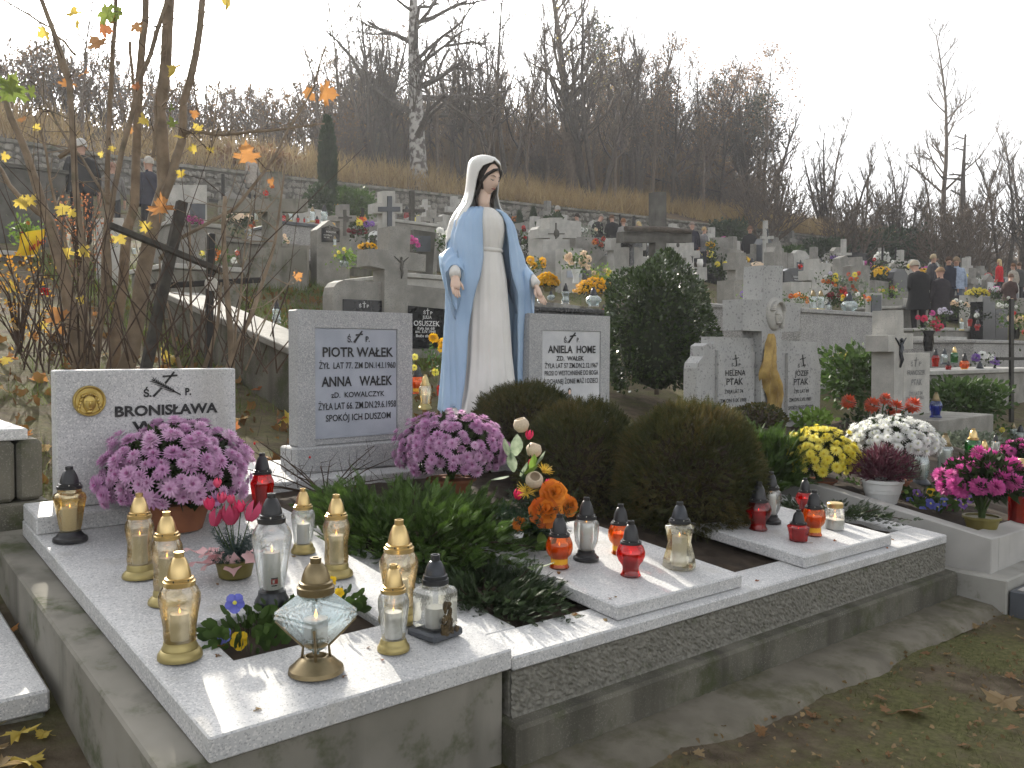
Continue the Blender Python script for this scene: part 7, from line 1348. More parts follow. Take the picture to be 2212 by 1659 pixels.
B('red poinsettia on top of the tall concrete cross base', z3, (155, 270), 10.0, [(155, 235, 60, 'red'), (210, 170, 50, 'orange')], (20, 16), nl=30)
B('cream silk lilies on the grey tomb behind the maple', z3, (345, 720), 10.8, [(330, 640, 40, 'peach'), (350, 670, 45, 'peach'), (370, 700, 40, 'peach')], (25, 20), nl=60)
B('purple chrysanthemum behind the leaning timber cross', za, (1250, 1430), 10.6, [(1200, 1395, 45, 'magenta'), (1240, 1400, 45, 'magenta'), (1280, 1415, 45, 'magenta'), (1220, 1415, 40, 'magenta')], (40, 16), 'mumleaf')
B('green leafy silk bouquet on the white tomb at far left', zl2, (300, 830), 6.6, [(250, 760, 60, 'crimson'), (310, 640, 50, 'orange'), (260, 700, 50, 'peach')], (110, 70), 'leaf_lt', nl=260)
B('yellow flowers behind the crossbar of the leaning timber cross', zl, (780, 760), 7.0, [(760, 700, 40, 'yellow'), (800, 705, 36, 'yellow'), (740, 720, 30, 'golden')], (30, 16), nl=50)
B('orange and white flowers by the iron cross', zl, (1440, 890), 8.2, [(1440, 790, 60, 'orange'), (1435, 830, 50, 'orange'), (1345, 800, 40, 'yellow'), (1550, 850, 50, 'white'), (1580, 800, 36, 'redorange')], (70, 40), nl=160)
B('yellow silk flowers with dark leaves between the grey plaque stone and the statue', z4, (1440, 760), 3.3, [(1420, 380, 90, 'golden'), (1470, 420, 90, 'golden'), (1460, 470, 70, 'golden'), (1400, 370, 60, 'golden'), (1255, 540, 60, 'yellow'), (1250, 630, 55, 'yellow'), (1440, 670, 70, 'yellow')], (30, 50), 'leaf', nl=60)
B('cream chrysanthemum between the statue and the pale plaque stone', z6, (120, 760), 3.4, [(115, 490, 90, 'peach'), (130, 520, 80, 'yellow'), (110, 460, 60, 'white')], (40, 50), 'mumleaf', nl=80)
B('pale peach roses in a white vase behind the statue hand', zc, (595, 830), 8.5, [(520, 610, 75, 'peach'), (560, 640, 75, 'peach'), (640, 650, 95, 'peach'), (660, 580, 75, 'peach'), (700, 620, 75, 'peach'), (700, 690, 60, 'peach'), (540, 590, 60, 'peach')], (60, 45), 'leaf', ('white', 120, 'whitepot'))
B('golden ball chrysanthemums beside the curved black headstone', zc, (240, 760), 7.6, [(195, 630, 80, 'golden'), (225, 680, 75, 'golden'), (300, 640, 78, 'golden'), (310, 670, 70, 'golden')], (40, 30), 'leaf')
for lab, c, w_, h_ in (('round yellow chrysanthemum on the black granite tomb near the boxwood', (755, 960), 165, 115), ('yellow chrysanthemum on the black granite tomb behind the statue hand', (345, 900), 98, 95)):
    P = on_y(*zc(*c), 6.9); k = depth(P)/F/3.8138/1.0416; mound(lab, P, w_*k, h_*k, 150, 33*k, PM['golden'], 'olivepot', 40*k, z0=60*k, low=-.05, leafn=500)
B('red and white flower wreath on the slanting stone', zc, (805, 540), 12.4, [(770, 470, 60, 'red'), (800, 500, 55, 'redorange'), (740, 480, 50, 'orange'), (850, 470, 60, 'white'), (865, 500, 50, 'white'), (830, 450, 45, 'red')], (50, 26), 'mumleaf')
B('yellow and lime flowers right of the peach roses', zc, (820, 830), 8.0, [(880, 740, 65, 'yellow'), (870, 720, 50, 'yellow'), (770, 755, 60, 'yellow'), (740, 740, 45, 'peach'), (830, 720, 40, 'peach')], (60, 40), 'leaf_lt')
B('golden chrysanthemum near the woman in grey', zc, (1745, 600), 15.0, [(1720, 495, 45, 'golden'), (1745, 490, 50, 'golden'), (1775, 500, 45, 'golden'), (1750, 515, 45, 'golden')], (25, 30), 'leaf')
B('pale lime chrysanthemums left of the small grey cross', zc, (1850, 800), 8.6, [(1805, 665, 55, 'yellow'), (1880, 660, 50, 'yellow'), (1910, 680, 50, 'yellow')], (70, 50), 'mumleaf')
B('white lilies above the centre visitors', zc, (690, 440), 14.5, [(640, 370, 50, 'white'), (670, 375, 45, 'white'), (760, 370, 40, 'peach')], (60, 30), 'heather_g')
B('purple wrapped hyacinths on the pale corner stone', zc, (2040, 960), 5.4, [(2020, 925, 70, 'purple'), (2080, 935, 60, 'lilac')], (40, 34), 'leaf_lt', nl=60)
B('white and red lantern flowers by the dark shrub', zc, (145, 480), 14.5, [(150, 370, 45, 'darkred'), (145, 350, 40, 'red'), (150, 440, 36, 'red'), (130, 520, 45, 'white')], (20, 40), nl=40)
B('orange gerberas lying left of the granite tomb lanterns', zr1, (900, 1200), 4.6, [(800, 1105, 80, 'orange'), (850, 1100, 70, 'orange'), (920, 1080, 75, 'orange'), (960, 1110, 70, 'orange'), (1000, 1140, 70, 'orange'), (1040, 1180, 60, 'orange')], (110, 45), 'leaf', nl=200)
B('large yellow and orange bouquet in front of the thin white cross', zr1, (1450, 1010), 6.0, [(1420, 830, 80, 'yellow'), (1440, 880, 70, 'yellow'), (1360, 880, 60, 'yellow'), (1300, 910, 70, 'orange'), (1230, 905, 60, 'orange'), (1290, 850, 60, 'white'), (1400, 900, 60, 'golden'), (1340, 800, 60, 'lilac')], (90, 50), 'leaf')
B('red and orange gladioli bouquet right of the thin white cross', zr1, (1680, 1100), 5.8, [(1660, 820, 80, 'yellow'), (1600, 810, 60, 'redorange'), (1740, 800, 70, 'redorange'), (1600, 880, 70, 'redorange'), (1670, 880, 70, 'orange'), (1640, 970, 60, 'redorange'), (1660, 1010, 60, 'redorange'), (1700, 1040, 60, 'orange'), (1400, 960, 50, 'orange')], (80, 60), 'heather_g')
B('garland of orange and white flowers beside the hexagonal lantern', zr1, (1700, 1280), 4.7, [(1840, 1140, 85, 'orange'), (1790, 1110, 60, 'redorange'), (1740, 1150, 70, 'peach'), (1700, 1080, 70, 'white'), (1550, 1080, 70, 'red'), (1510, 1110, 60, 'golden'), (1760, 1190, 60, 'white'), (1490, 1150, 50, 'yellow')], (90, 50), 'leaf')
B('dark burgundy chrysanthemums between the lanterns on the granite tomb', zr1, (1380, 1280), 4.9, [(1320, 1090, 75, 'darkred'), (1380, 1080, 75, 'darkred'), (1430, 1095, 70, 'darkred'), (1350, 1120, 70, 'darkred'), (1270, 1170, 50, 'white'), (1300, 1190, 50, 'white')], (80, 60), 'mumleaf')
P = on_y(*zr1(2035, 700), 12.6); k = depth(P)/F; mound('round white chrysanthemum right of the thin white cross', P, 17*k, 13*k, 60, 6.5*k, PM['white'], None, 0, z0=16*k, low=-.2, leafn=150)
B('purple and lilac asters behind the thin white cross', zr1, (1400, 720), 11.5, [(1350, 590, 50, 'purple'), (1400, 585, 50, 'purple'), (1450, 590, 50, 'purple'), (1480, 575, 45, 'purple')], (50, 40), 'mumleaf')
B('yellow and red mums left of the arched headstone', zr2, (120, 540), 11.8, [(40, 390, 60, 'golden'), (100, 400, 55, 'orange'), (170, 400, 70, 'redorange'), (190, 460, 75, 'red'), (230, 430, 60, 'red'), (30, 280, 60, 'red'), (50, 540, 60, 'peach')], (70, 50), 'leaf')
B('red rose and pale leaves by the tilted block stone', zr2, (260, 860), 8.6, [(290, 690, 75, 'redorange'), (330, 720, 50, 'peach'), (100, 720, 50, 'peach'), (150, 725, 50, 'yellow')], (110, 50), 'leaf_lt')
B('peach white ball chrysanthemums in front of the thin slab', zr2, (1220, 1090), 6.9, [(1110, 870, 80, 'peach'), (1160, 900, 80, 'peach'), (1220, 920, 85, 'peach'), (1280, 900, 80, 'white'), (1340, 920, 80, 'peach'), (1110, 910, 70, 'peach'), (1190, 870, 70, 'white'), (1370, 945, 60, 'peach')], (90, 50), 'mumleaf')
P = on_y(*zr2(1525, 830), 7.3); k = depth(P)/F; mound('bright yellow chrysanthemum on the white tablet stone at right', P, 23*k, 14*k, 70, 6*k, PM['yellow'], None, 0, z0=6*k, low=.0, leafn=150)
B('lilac chrysanthemums above the pink lilies', zr2, (1060, 1200), 5.6, [(980, 1010, 80, 'lilac'), (1030, 1000, 80, 'lilac'), (1080, 1030, 80, 'lilac'), (1140, 1045, 75, 'lilac'), (1000, 1040, 70, 'lilac')], (70, 40), 'mumleaf')
B('red pink silk lilies and a purple bloom in a tall black vase', zr2, (820, 1600), 3.9, [(720, 1130, 110, 'crimson'), (870, 1050, 90, 'magenta'), (930, 1150, 110, 'crimson'), (850, 1210, 120, 'crimson'), (930, 1260, 120, 'crimson'), (980, 1240, 100, 'crimson'), (690, 1110, 80, 'crimson')], (90, 70), 'leaf', ('black', 300, 'black', .6), nl=80)
B('lilac and white chrysanthemums left of the black pillar', zr2, (1560, 1200), 5.0, [(1540, 1020, 80, 'lilac'), (1600, 1030, 80, 'lilac'), (1640, 1050, 60, 'lilac'), (1490, 1080, 80, 'white'), (1460, 1090, 50, 'white')], (70, 40), 'mumleaf')
B('white daisies in a vase left of the red jacket woman', zr2, (1690, 880), 9.2, [(1740, 710, 70, 'white'), (1790, 700, 75, 'white'), (1840, 720, 65, 'white'), (1760, 730, 60, 'lilac'), (1870, 740, 50, 'lilac')], (60, 40), 'leaf')
B('yellow and white bunches by the visitors in black', zr2, (1320, 640), 11.2, [(1250, 505, 60, 'yellow'), (1310, 510, 70, 'yellow'), (1370, 515, 65, 'yellow'), (1220, 600, 50, 'white'), (1280, 610, 60, 'white'), (1350, 610, 50, 'white'), (1480, 600, 60, 'white'), (1530, 580, 60, 'white')], (80, 40), 'leaf')
B('white roses above the dark red polished stone', zr2, (1880, 990), 5.6, [(1830, 930, 75, 'white'), (1880, 945, 70, 'white'), (1930, 940, 65, 'white'), (1980, 830, 55, 'white'), (2010, 860, 55, 'peach')], (60, 40), 'leaf')
B('large cream chrysanthemum bunch by the thin iron cross', zr2, (2080, 1420), 3.0, [(2020, 1120, 120, 'peach'), (2090, 1140, 130, 'peach'), (2150, 1130, 110, 'yellow'), (2060, 1180, 110, 'peach'), (2010, 1050, 60, 'red'), (2080, 960, 60, 'white'), (2160, 1320, 90, 'red')], (70, 70), 'leaf', ('black', 170, 'black', .7))
B('pale ball chrysanthemum beside the visitors in black', zr2, (540, 580), 11.0, [(535, 375, 75, 'yellow'), (240, 300, 50, 'white'), (300, 310, 50, 'white')], (50, 60), 'mumleaf', nl=90)
zq = zt(1960, 760, 3.77)
B('violet and white chrysanthemums on the low slab at right', zq, (930, 230), 3.1, [(880, 170, 85, 'purple'), (950, 150, 85, 'white'), (990, 165, 70, 'white'), (1020, 190, 75, 'purple'), (1040, 210, 60, 'purple')], (60, 40), 'mumleaf', nl=70)
B('yellow primrose among the far clear lanterns', zq, (1110, 870), 1.9, [(1105, 780, 50, 'yellow')], (50, 50), 'leaf', nl=60)
# lanterns
def bl(label, tr, x, yb, yt, Yp, kind, group='small lanterns on graves up the slope', lit=True):
    P = on_y(*tr(x, yb), Yp); H = on_y(*tr(x, yt), Yp)[2]-P[2]; return lantern(label, P, H, kind, group, detail=False, seg=12)
for i, (x, yb, yt, kd, lab) in enumerate(((610, 510, 362, 'white', 'white lantern standing tall in the row on the dark grey tomb'), (722, 520, 342, 'angel', 'tallest bright lantern at the right end of the row on the dark grey tomb'), (470, 510, 440, 'red', 'red lantern in the middle of the row on the dark grey tomb'), (530, 512, 460, 'redhex', 'dark red lantern beside the middle red one on the dark grey tomb'), (565, 515, 450, 'white', 'small white lantern between the red ones on the dark grey tomb'), (652, 522, 450, 'redsmall', 'red and white lantern near the right end of the row on the dark grey tomb'), (400, 500, 395, 'white', 'square white lantern at the left end of the row on the dark grey tomb'), (335, 480, 420, 'redsmall', 'red lantern at the far left of the row on the dark grey tomb'))):
    bl(lab, z3, x, yb, yt, 13.0, kd)
bl('angel shaped clear lantern with black cap on the grey slab tomb', z3, 265, 1480, 1258, 5.6, 'angel'); bl('small white light on the long tomb behind the maple', z3, 12, 640, 545, 10.9, 'white'); bl('clear lantern in the yellow flowers on the low grave frame', z3, 912, 940, 825, 7.95, 'globe'); bl('white candle lantern under the black lettered tablet', z3, 822, 740, 640, 10.2, 'white')
bl('gold capped lantern between the grey plaque stone and the statue', z4, 1345, 985, 690, 3.15, 'gold'); bl('amber lantern with gold cap behind the first by the statue', z4, 1280, 850, 610, 3.5, 'orange'); bl('dark red lantern touching the statue mantle', z4, 1470, 870, 730, 3.3, 'redhex'); bl('tall clear lantern behind the statue hand on the black tomb', zc, 505, 1010, 830, 6.6, 'angel'); bl('clear globe lantern with grey cap on the black tomb', zc, 745, 1030, 862, 6.5, 'globe'); bl('small yellow light at the corner of the black tomb', zc, 832, 1085, 1010, 6.3, 'orange'); bl('small yellow light under the statue hand', zc, 190, 1000, 935, 6.4, 'orange'); bl('clear lantern beside the yellow light under the statue hand', zc, 380, 975, 890, 6.7, 'globe'); bl('clear lantern half hidden by the statue hand', zc, 290, 1000, 930, 6.4, 'globe')
bl('white lantern with gold foot at left on the granite tomb', zr1, 1120, 1295, 1020, 4.75, 'white'); bl('white lantern with gold foot, second on the granite tomb', zr1, 1225, 1295, 1025, 4.78, 'white'); bl('wide hexagonal clear lantern with grey cap on the granite tomb', zr1, 1600, 1325, 1050, 4.6, 'globe'); bl('small grey lantern beside the white ones on the granite tomb', zr1, 1330, 1300, 1170, 4.65, 'grey'); bl('red and yellow lantern behind the black rounded stone', zr1, 950, 750, 620, 12.5, 'red')
bl('white lantern with violet ball beside the lilac flowers', zr2, 1300, 1300, 1120, 5.0, 'white'); bl('white lantern with red ball left of the black pillar', zr2, 1525, 1300, 1140, 4.9, 'red'); bl('dark red lantern with black cap behind the violet ball lantern', zr2, 1420, 1240, 1070, 5.1, 'redhex'); bl('white cup lantern in front of the visitors in black', zr2, 1150, 820, 750, 9.0, 'white')
for x, yb, yt, kd, lab in ((545, 245, 95, 'redhex', 'tall red lantern at the left end of the low slab'), (620, 225, 90, 'grey', 'grey capped pale lantern second on the low slab'), (705, 215, 75, 'green', 'green lantern with dark cap on the low slab'), (655, 275, 200, 'redsmall', 'tiny red cup lantern at the front edge of the low slab'), (790, 290, 130, 'orange', 'orange lantern with dark cap on the low slab'), (920, 335, 200, 'globe', 'squat clear lantern in front of the violet flowers on the low slab'), (1045, 350, 240, 'redsmall', 'red cup lantern at the right end of the low slab'), (1190, 350, 210, 'grey', 'clear lantern by the iron cross on the low slab')): bl(lab, zq, x, yb, yt, 3.05, kd)
bl('bright clear lantern with gold cap at the right edge of the picture', zq, 1200, 880, 720, 1.9, 'white'); bl('clear lantern cut by the right edge behind the primrose', zq, 1265, 880, 740, 1.8, 'globe'); bl('small red lantern on the ground among the maples', zl, 295, 1080, 985, 5.6, 'redsmall'); bl('white candle behind the leaning timber cross', zl, 895, 815, 740, 7.4, 'white'); bl('white lantern hanging in a dark frame by the concrete cross', z3, 70, 500, 395, 10.8, 'white')
# yellow carrier bag at the left
P = on_y(*zl2(330, 1010), 6.2); k = depth(P)/F/5.184/1.0416; o = thing('carrier_bag', 'yellow plastic carrier bag with orange print at the left edge', 'bag', P); rows = []
for u in np.linspace(0, 1, 7): rows.append([((-130+u*55+240*v+25*math.sin(5*v+u*3))*k, -.02-.05*math.sin(PI*v)*math.sin(PI*u)+.012*math.sin(9*v+7*u), (-10+u*250-v*40*(1-u)+90*v*u*.2+v*70)*k) for v in np.linspace(0, 1, 9)])
M['bagyellow'] = mk('yellow plastic', (.85, .62, .02), (.80, .52, .02), 6, .35); M['bagred'] = mk('orange print', (.75, .13, .02), None, 6, .4); mb = MB(); mb.grid(np.array(rows)); mb2 = np.array(rows); mb2[:, :, 1] = -mb2[:, :, 1]+.03; mb.grid(mb2[:, ::-1]); mb.build('bag_body', 'bagyellow', o, True)
for q, s_, sz in (((-20, 40), 'M', 90), ((60, 100), 'M', 90), ((110, 130), 'D', 60)):
    me = text_mesh(s_, .05); v = np.array([w.co for w in me.vertices]); Pw = np.stack([v[:, 0]*sz*k+q[0]*k, np.full(len(v), -.10), v[:, 1]*sz*k+q[1]*k+v[:, 0]*sz*k*.35], 1); me.vertices.foreach_set('co', Pw.astype(np.float32).ravel()); me.materials.clear(); me.materials.append(M['bagred']); obj('print', me, o)

# ================================================================ visitors
def body_mesh(bow=0., clasp=False, st=0.):
    me = bpy.data.meshes.new('body'); b = bow
    J = {'pel': (0, 0, .95), 'waist': (0, .0, 1.08), 'chest': (0, -.02*b, 1.30), 'neckb': (0, -.05*b, 1.46), 'neck': (0, -.08*b-.01, 1.53), 'head': (0, -.13*b-.015, 1.62), 'top': (0, -.17*b-.01, 1.72)}; R = {'pel': .15, 'waist': .14, 'chest': .165, 'neckb': .085, 'neck': .055, 'head': .085, 'top': .075}; E_ = [('pel', 'waist'), ('waist', 'chest'), ('chest', 'neckb'), ('neckb', 'neck'), ('neck', 'head'), ('head', 'top')]
    for s, c in ((-1, 'l'), (1, 'r')):
        J['sh'+c] = (s*.18, -.03*b, 1.40); R['sh'+c] = .075; J['el'+c] = (s*.25, .03, 1.12); R['el'+c] = .052; J['wr'+c] = (s*(.06 if clasp else .26), -.20 if clasp else -.05+s*.16*st, .98 if clasp else .87); R['wr'+c] = .032; w = np.array(J['wr'+c]); hd_ = np.array([-s*.4, -.3, -.6]) if clasp else np.array([0, -.15, -1.]); hd_ /= np.linalg.norm(hd_); J['pm'+c] = tuple(w+hd_*.08); R['pm'+c] = .030
        E_ += [('chest', 'sh'+c), ('sh'+c, 'el'+c), ('el'+c, 'wr'+c), ('wr'+c, 'pm'+c)]
        for f in range(4): J['f%d%s' % (f, c)] = tuple(w+hd_*(.17-.012*abs(f-1.5))+np.array([0, (f-1.5)*.018, .0])); R['f%d%s' % (f, c)] = .009; E_.append(('pm'+c, 'f%d%s' % (f, c)))
        J['th'+c] = tuple(w+hd_*.075+np.array([-s*.01, -.045, 0])); R['th'+c] = .010; E_.append(('wr'+c, 'th'+c))
        J['hp'+c] = (s*.095, 0, .90); R['hp'+c] = .10; J['kn'+c] = (s*.10, -.03-s*.14*st, .50); R['kn'+c] = .065; J['an'+c] = (s*.105, .02-s*.24*st, .09); R['an'+c] = .048; J['to'+c] = (s*.12, -.16-s*.24*st, .04); R['to'+c] = .042; E_ += [('pel', 'hp'+c), ('hp'+c, 'kn'+c), ('kn'+c, 'an'+c), ('an'+c, 'to'+c)]
    nm = list(J); me.from_pydata([J[n] for n in nm], [(nm.index(a), nm.index(c)) for a, c in E_], []); o = bpy.data.objects.new('body', me); COL.objects.link(o); o.modifiers.new('s', 'SKIN'); sd = o.modifiers.new('u', 'SUBSURF'); sd.levels = 1; sd.render_levels = 1
    for i, n in enumerate(nm): sv = me.skin_vertices[0].data[i]; sv.radius = (R[n]*(1.15 if n in ('chest', 'pel', 'waist') else 1), R[n]*(.72 if n in ('chest', 'waist', 'pel') else 1)); sv.use_root = (n == 'pel')
    dg = bpy.context.evaluated_depsgraph_get(); res = bpy.data.meshes.new_from_object(o.evaluated_get(dg)); bpy.data.objects.remove(o); res.name = 'body'
    for m in ('skin', 'coat', 'trousers', 'shoes'): res.materials.append(None)
    mi = []
    for p in res.polygons:
        c = p.center; hand = abs(c.x) > .2 and c.z < .90 and c.z > .6
        if clasp: hand = c.y < -.17 and .8 < c.z < 1.05
        mi.append(0 if c.z > 1.52 or hand else (3 if c.z < .085 else (2 if c.z < .90 else 1)))
    res.polygons.foreach_set('material_index', mi); res.polygons.foreach_set('use_smooth', [True]*len(mi)); return res
BODY = {'stand': body_mesh(.2), 'bow': body_mesh(1.3, True), 'walk': body_mesh(.5, False, 1.)}
def coat_mesh(length, flare=1.0):
    mb = MB(); rows = []
    for z, rx, ry in ((1.50, .07, .075), (1.46, .15, .11), (1.40, .225, .135), (1.25, .235, .15), (1.05, .215, .15), (.90, .225, .16), (length, .25*flare, .19*flare)): rows.append([(rx*(1+.02*math.sin(7*a))*math.cos(a), ry*(1+.03*math.sin(5*a))*math.sin(a)-.01, z) for a in np.linspace(0, 2*PI, 24, endpoint=False)])
    mb.grid(np.array(rows)[::-1], True); return mb
HAIR = {}
def hair_mesh(kind):
    mb = MB(); 
    for j, v in enumerate(np.linspace(-.2 if kind != 'bald' else .05, PI/2, 8)): pass
    low = {'short': -.35, 'bald': .2, 'long': -.4, 'hat': .1}[kind]; rows = []
    for v in np.linspace(PI/2, low, 8): rows.append([(.098*math.cos(v)*math.cos(a), (.108*math.cos(v)*math.sin(a))*(1 if math.sin(a) > -.2 or v > .75 or kind == 'hat' else .72)+.012, .115*math.sin(v)) for a in np.linspace(0, 2*PI, 18, endpoint=False)])
    mb.grid(np.array(rows)[::-1], True)
    if kind == 'long': mb.ell((0, .07, -.16), (.10, .055, .20), 12, 8)
    if kind == 'hat': mb.lathe([(.11, .0), (.108, .03), (.10, .03)], 16, cap=False)
    return mb
for kd in ('short', 'bald', 'long', 'hat'): HAIR[kd] = hair_mesh(kd)
CL = {}
def cloth(c, r=.85):
    if c not in CL: CL[c] = mk('cloth %d' % len(CL), c, tuple(x*.7 for x in c), 14, r, .002, 60)
    return CL[c]
SKIN = mk('face skin', (.50, .30, .22), (.44, .26, .19), 8, .55); SHOE = mk('dark shoes', (.02, .018, .016), None, 8, .5)
def person(label, vx, vtop, H, face, coat, trousers, hair, hk='short', pose='stand', clen=None, wide=1., group='visitors', t=None):
    """stands where the ground puts its head top at the given picture point; face: degrees, 0 looks along -Y"""
    best = None
    for tt in (np.arange(5, 70, .05) if t is None else [t]):
        P = at(vx, vtop, tt); e = abs(P[2]-H-float(ground(P[0], min(P[1], 23.9))))
        if best is None or e < best[0]: best = (e, P)
    P = best[1].copy(); P[2] = P[2]-H if t is None else float(ground(P[0], P[1])); s = H/1.80; o = thing('person', label, 'person', P, math.radians(face), group); o.scale = (s*wide, s*wide, s); me = BODY[pose]; bo = obj('body', me, o)
    for i, m in enumerate((SKIN, cloth(coat), cloth(trousers), SHOE)): bo.material_slots[i].link = 'OBJECT'; bo.material_slots[i].material = m
    b = {'bow': 1.3, 'walk': .5}.get(pose, .2); hp = (0, -.145*b-.012, 1.685)
    if hair: HAIR[hk].build('hair' if hk != 'hat' else 'hat', cloth(hair, .9), o, True, loc=hp, rot=(.35*b*.5, 0, 0))
    if clen: coat_mesh(clen, 1.1 if clen < .7 else 1.).build('coat', cloth(coat), o, True)
    mb = MB(); mb.ell((0, hp[1]-.105, hp[2]-.045), (.014, .02, .018), 8, 5); mb.build('nose', SKIN, o, True)
    for s_ in (-1, 1): mb = MB(); mb.ell((s_*.092, hp[1]+.01, hp[2]-.03), (.012, .02, .03), 8, 5); mb.build('ear', SKIN, o, True)
    mb = MB(); [mb.ell((s_*.032, hp[1]-.083, hp[2]-.015), (.012, .008, .006), 6, 4) for s_ in (-1, 1)]; mb.ell((0, hp[1]-.082, hp[2]-.085), (.025, .008, .006), 6, 4); mb.build('eyes_and_mouth', cloth((.10, .045, .04)), o, True)
    return o
K_, D_ = (.018, .018, .020), (.03, .03, .035)
person('man with white hair in dark coat, back turned, behind the maple', 175, 308, 1.78, 175, (.022, .022, .024), D_, (.62, .60, .56), 'short', clen=.85, wide=1.05, t=14.5)
person('grey haired person in dark jacket with red scarf, behind the maple', 323, 352, 1.66, 200, (.03, .032, .05), D_, (.52, .48, .42), 'short', clen=.85, t=15.)
person('dark haired woman in pale coat behind the tall concrete cross', 545, 400, 1.60, 190, (.42, .37, .32), D_, (.03, .025, .02), 'long', clen=.7, t=27)
person('small visitor bending between the two at left', 243, 368, 1.5, 170, (.20, .19, .18), D_, (.40, .22, .16), 'short', t=17)
person('grey haired man in navy coat behind the medallion cross', 1205, 456, 1.80, 160, (.02, .022, .035), D_, (.45, .42, .38), 'short', clen=.85, t=28)
person('dark haired woman in cream jacket, centre group', 1248, 464, 1.62, 200, (.52, .48, .42), K_, (.04, .03, .025), 'short', clen=.8, t=28)
person('bald man in black jacket bending, centre group', 1290, 467, 1.68, 90, K_, K_, (.35, .30, .25), 'bald', 'bow', .8, t=28)
person('brown haired person in black coat, centre group', 1323, 465, 1.72, 140, K_, K_, (.16, .09, .05), 'short', 'bow', clen=.75, t=28)
person('red haired woman in grey coat, centre group', 1347, 470, 1.62, 150, (.30, .29, .27), D_, (.30, .14, .07), 'short', clen=.7, t=28)
person('blonde woman beside the dark concrete cross, centre group', 1388, 480, 1.60, 180, (.18, .16, .14), D_, (.55, .42, .22), 'long', 'bow', clen=.7, t=28)
person('balding man in dark jacket right of the dark concrete cross', 1495, 488, 1.74, 120, (.03, .03, .045), D_, (.38, .30, .26), 'bald', clen=.85, t=29)
person('blonde woman in grey jacket right of the dark concrete cross', 1520, 497, 1.62, 60, (.20, .195, .20), (.06, .06, .07), (.52, .36, .17), 'short', clen=.85, t=29)
person('child in beige coat and blue striped hat', 1590, 528, 1.18, 120, (.44, .38, .28), (.20, .18, .16), (.30, .38, .55), 'hat', clen=.65, t=31)
person('man in long black coat walking, right of centre', 1620, 482, 1.82, -50, (.016, .016, .018), K_, (.22, .13, .08), 'short', 'walk', clen=.55, t=31)
person('grey haired person in black coat, head bowed, back to camera at right', 1988, 540, 1.76, 150, (.016, .016, .018), K_, (.50, .44, .34), 'short', 'bow', .6, 1.15, t=20)
person('person with fur hat in dark coat next to the bowed one', 2034, 551, 1.66, 150, (.035, .03, .035), K_, (.38, .25, .15), 'hat', 'stand', .6, 1.08, t=20)
person('fair haired man looking down behind the black coated couple', 2015, 540, 1.76, 40, (.05, .05, .06), D_, (.48, .38, .25), 'short', clen=.85, t=25)
person('dark haired man in navy jacket behind the fur hat', 2050, 542, 1.76, -60, (.025, .028, .045), D_, (.10, .06, .04), 'short', clen=.85, t=25)
person('young man in pale blue shirt facing left', 2067, 540, 1.78, -70, (.36, .43, .56), (.10, .12, .16), (.30, .22, .14), 'short', 'walk', clen=.85, t=25)
person('blonde woman in red padded jacket at the right', 2160, 559, 1.66, 190, (.62, .02, .03), (.05, .05, .06), (.66, .50, .26), 'long', clen=.8)
person('brown haired woman with pale scarf at the right edge', 2190, 568, 1.64, 160, (.40, .36, .30), D_, (.20, .10, .05), 'short', clen=.75)
person('person in dark patterned jacket at the right edge', 2203, 566, 1.70, 150, (.07, .07, .065), D_, (.12, .08, .05), 'short', clen=.8)
person('woman in dark brown jacket bending at the right edge', 2182, 590, 1.50, 100, (.07, .04, .035), K_, (.16, .09, .06), 'short', 'bow', .8)
# ================================================================ further rows of graves below the wall
ORD = ['first', 'second', 'third', 'fourth', 'fifth', 'sixth', 'seventh', 'eighth', 'ninth', 'tenth', 'eleventh', 'twelfth', 'thirteenth', 'fourteenth', 'fifteenth', 'sixteenth', 'seventeenth', 'eighteenth', 'nineteenth', 'twentieth']
def crossm(w, h, t, a, s): mb = MB(); mb.prism([(-s/2, 0), (-s/2, h*.58), (-w/2, h*.58), (-w/2, h*.58+a), (-s/2, h*.58+a), (-s/2, h), (s/2, h), (s/2, h*.58+a), (w/2, h*.58+a), (w/2, h*.58), (s/2, h*.58), (s/2, 0)], -t/2, t/2); return mb
def bxm(*a, b=.01): mb = MB(); mb.bbox(*a, b); return mb
def TPL(*parts): return [(n, mb.mesh(n, m)) for n, mb, m in parts]
rd = MB(); rd.prism([(-.42, -.3), (-.42, .75), (-.36, .9), (-.2, 1.0), (.2, 1.0), (.36, .9), (.42, .75), (.42, -.3)], -.08, .08)
gb = MB(); gb.prism([(-.4, -.3), (-.4, .7), (0, .98), (.4, .7), (.4, -.3)], -.09, .09)
tab = bxm(-.28, .28, -.105, -.092, .2, .62, b=.002)
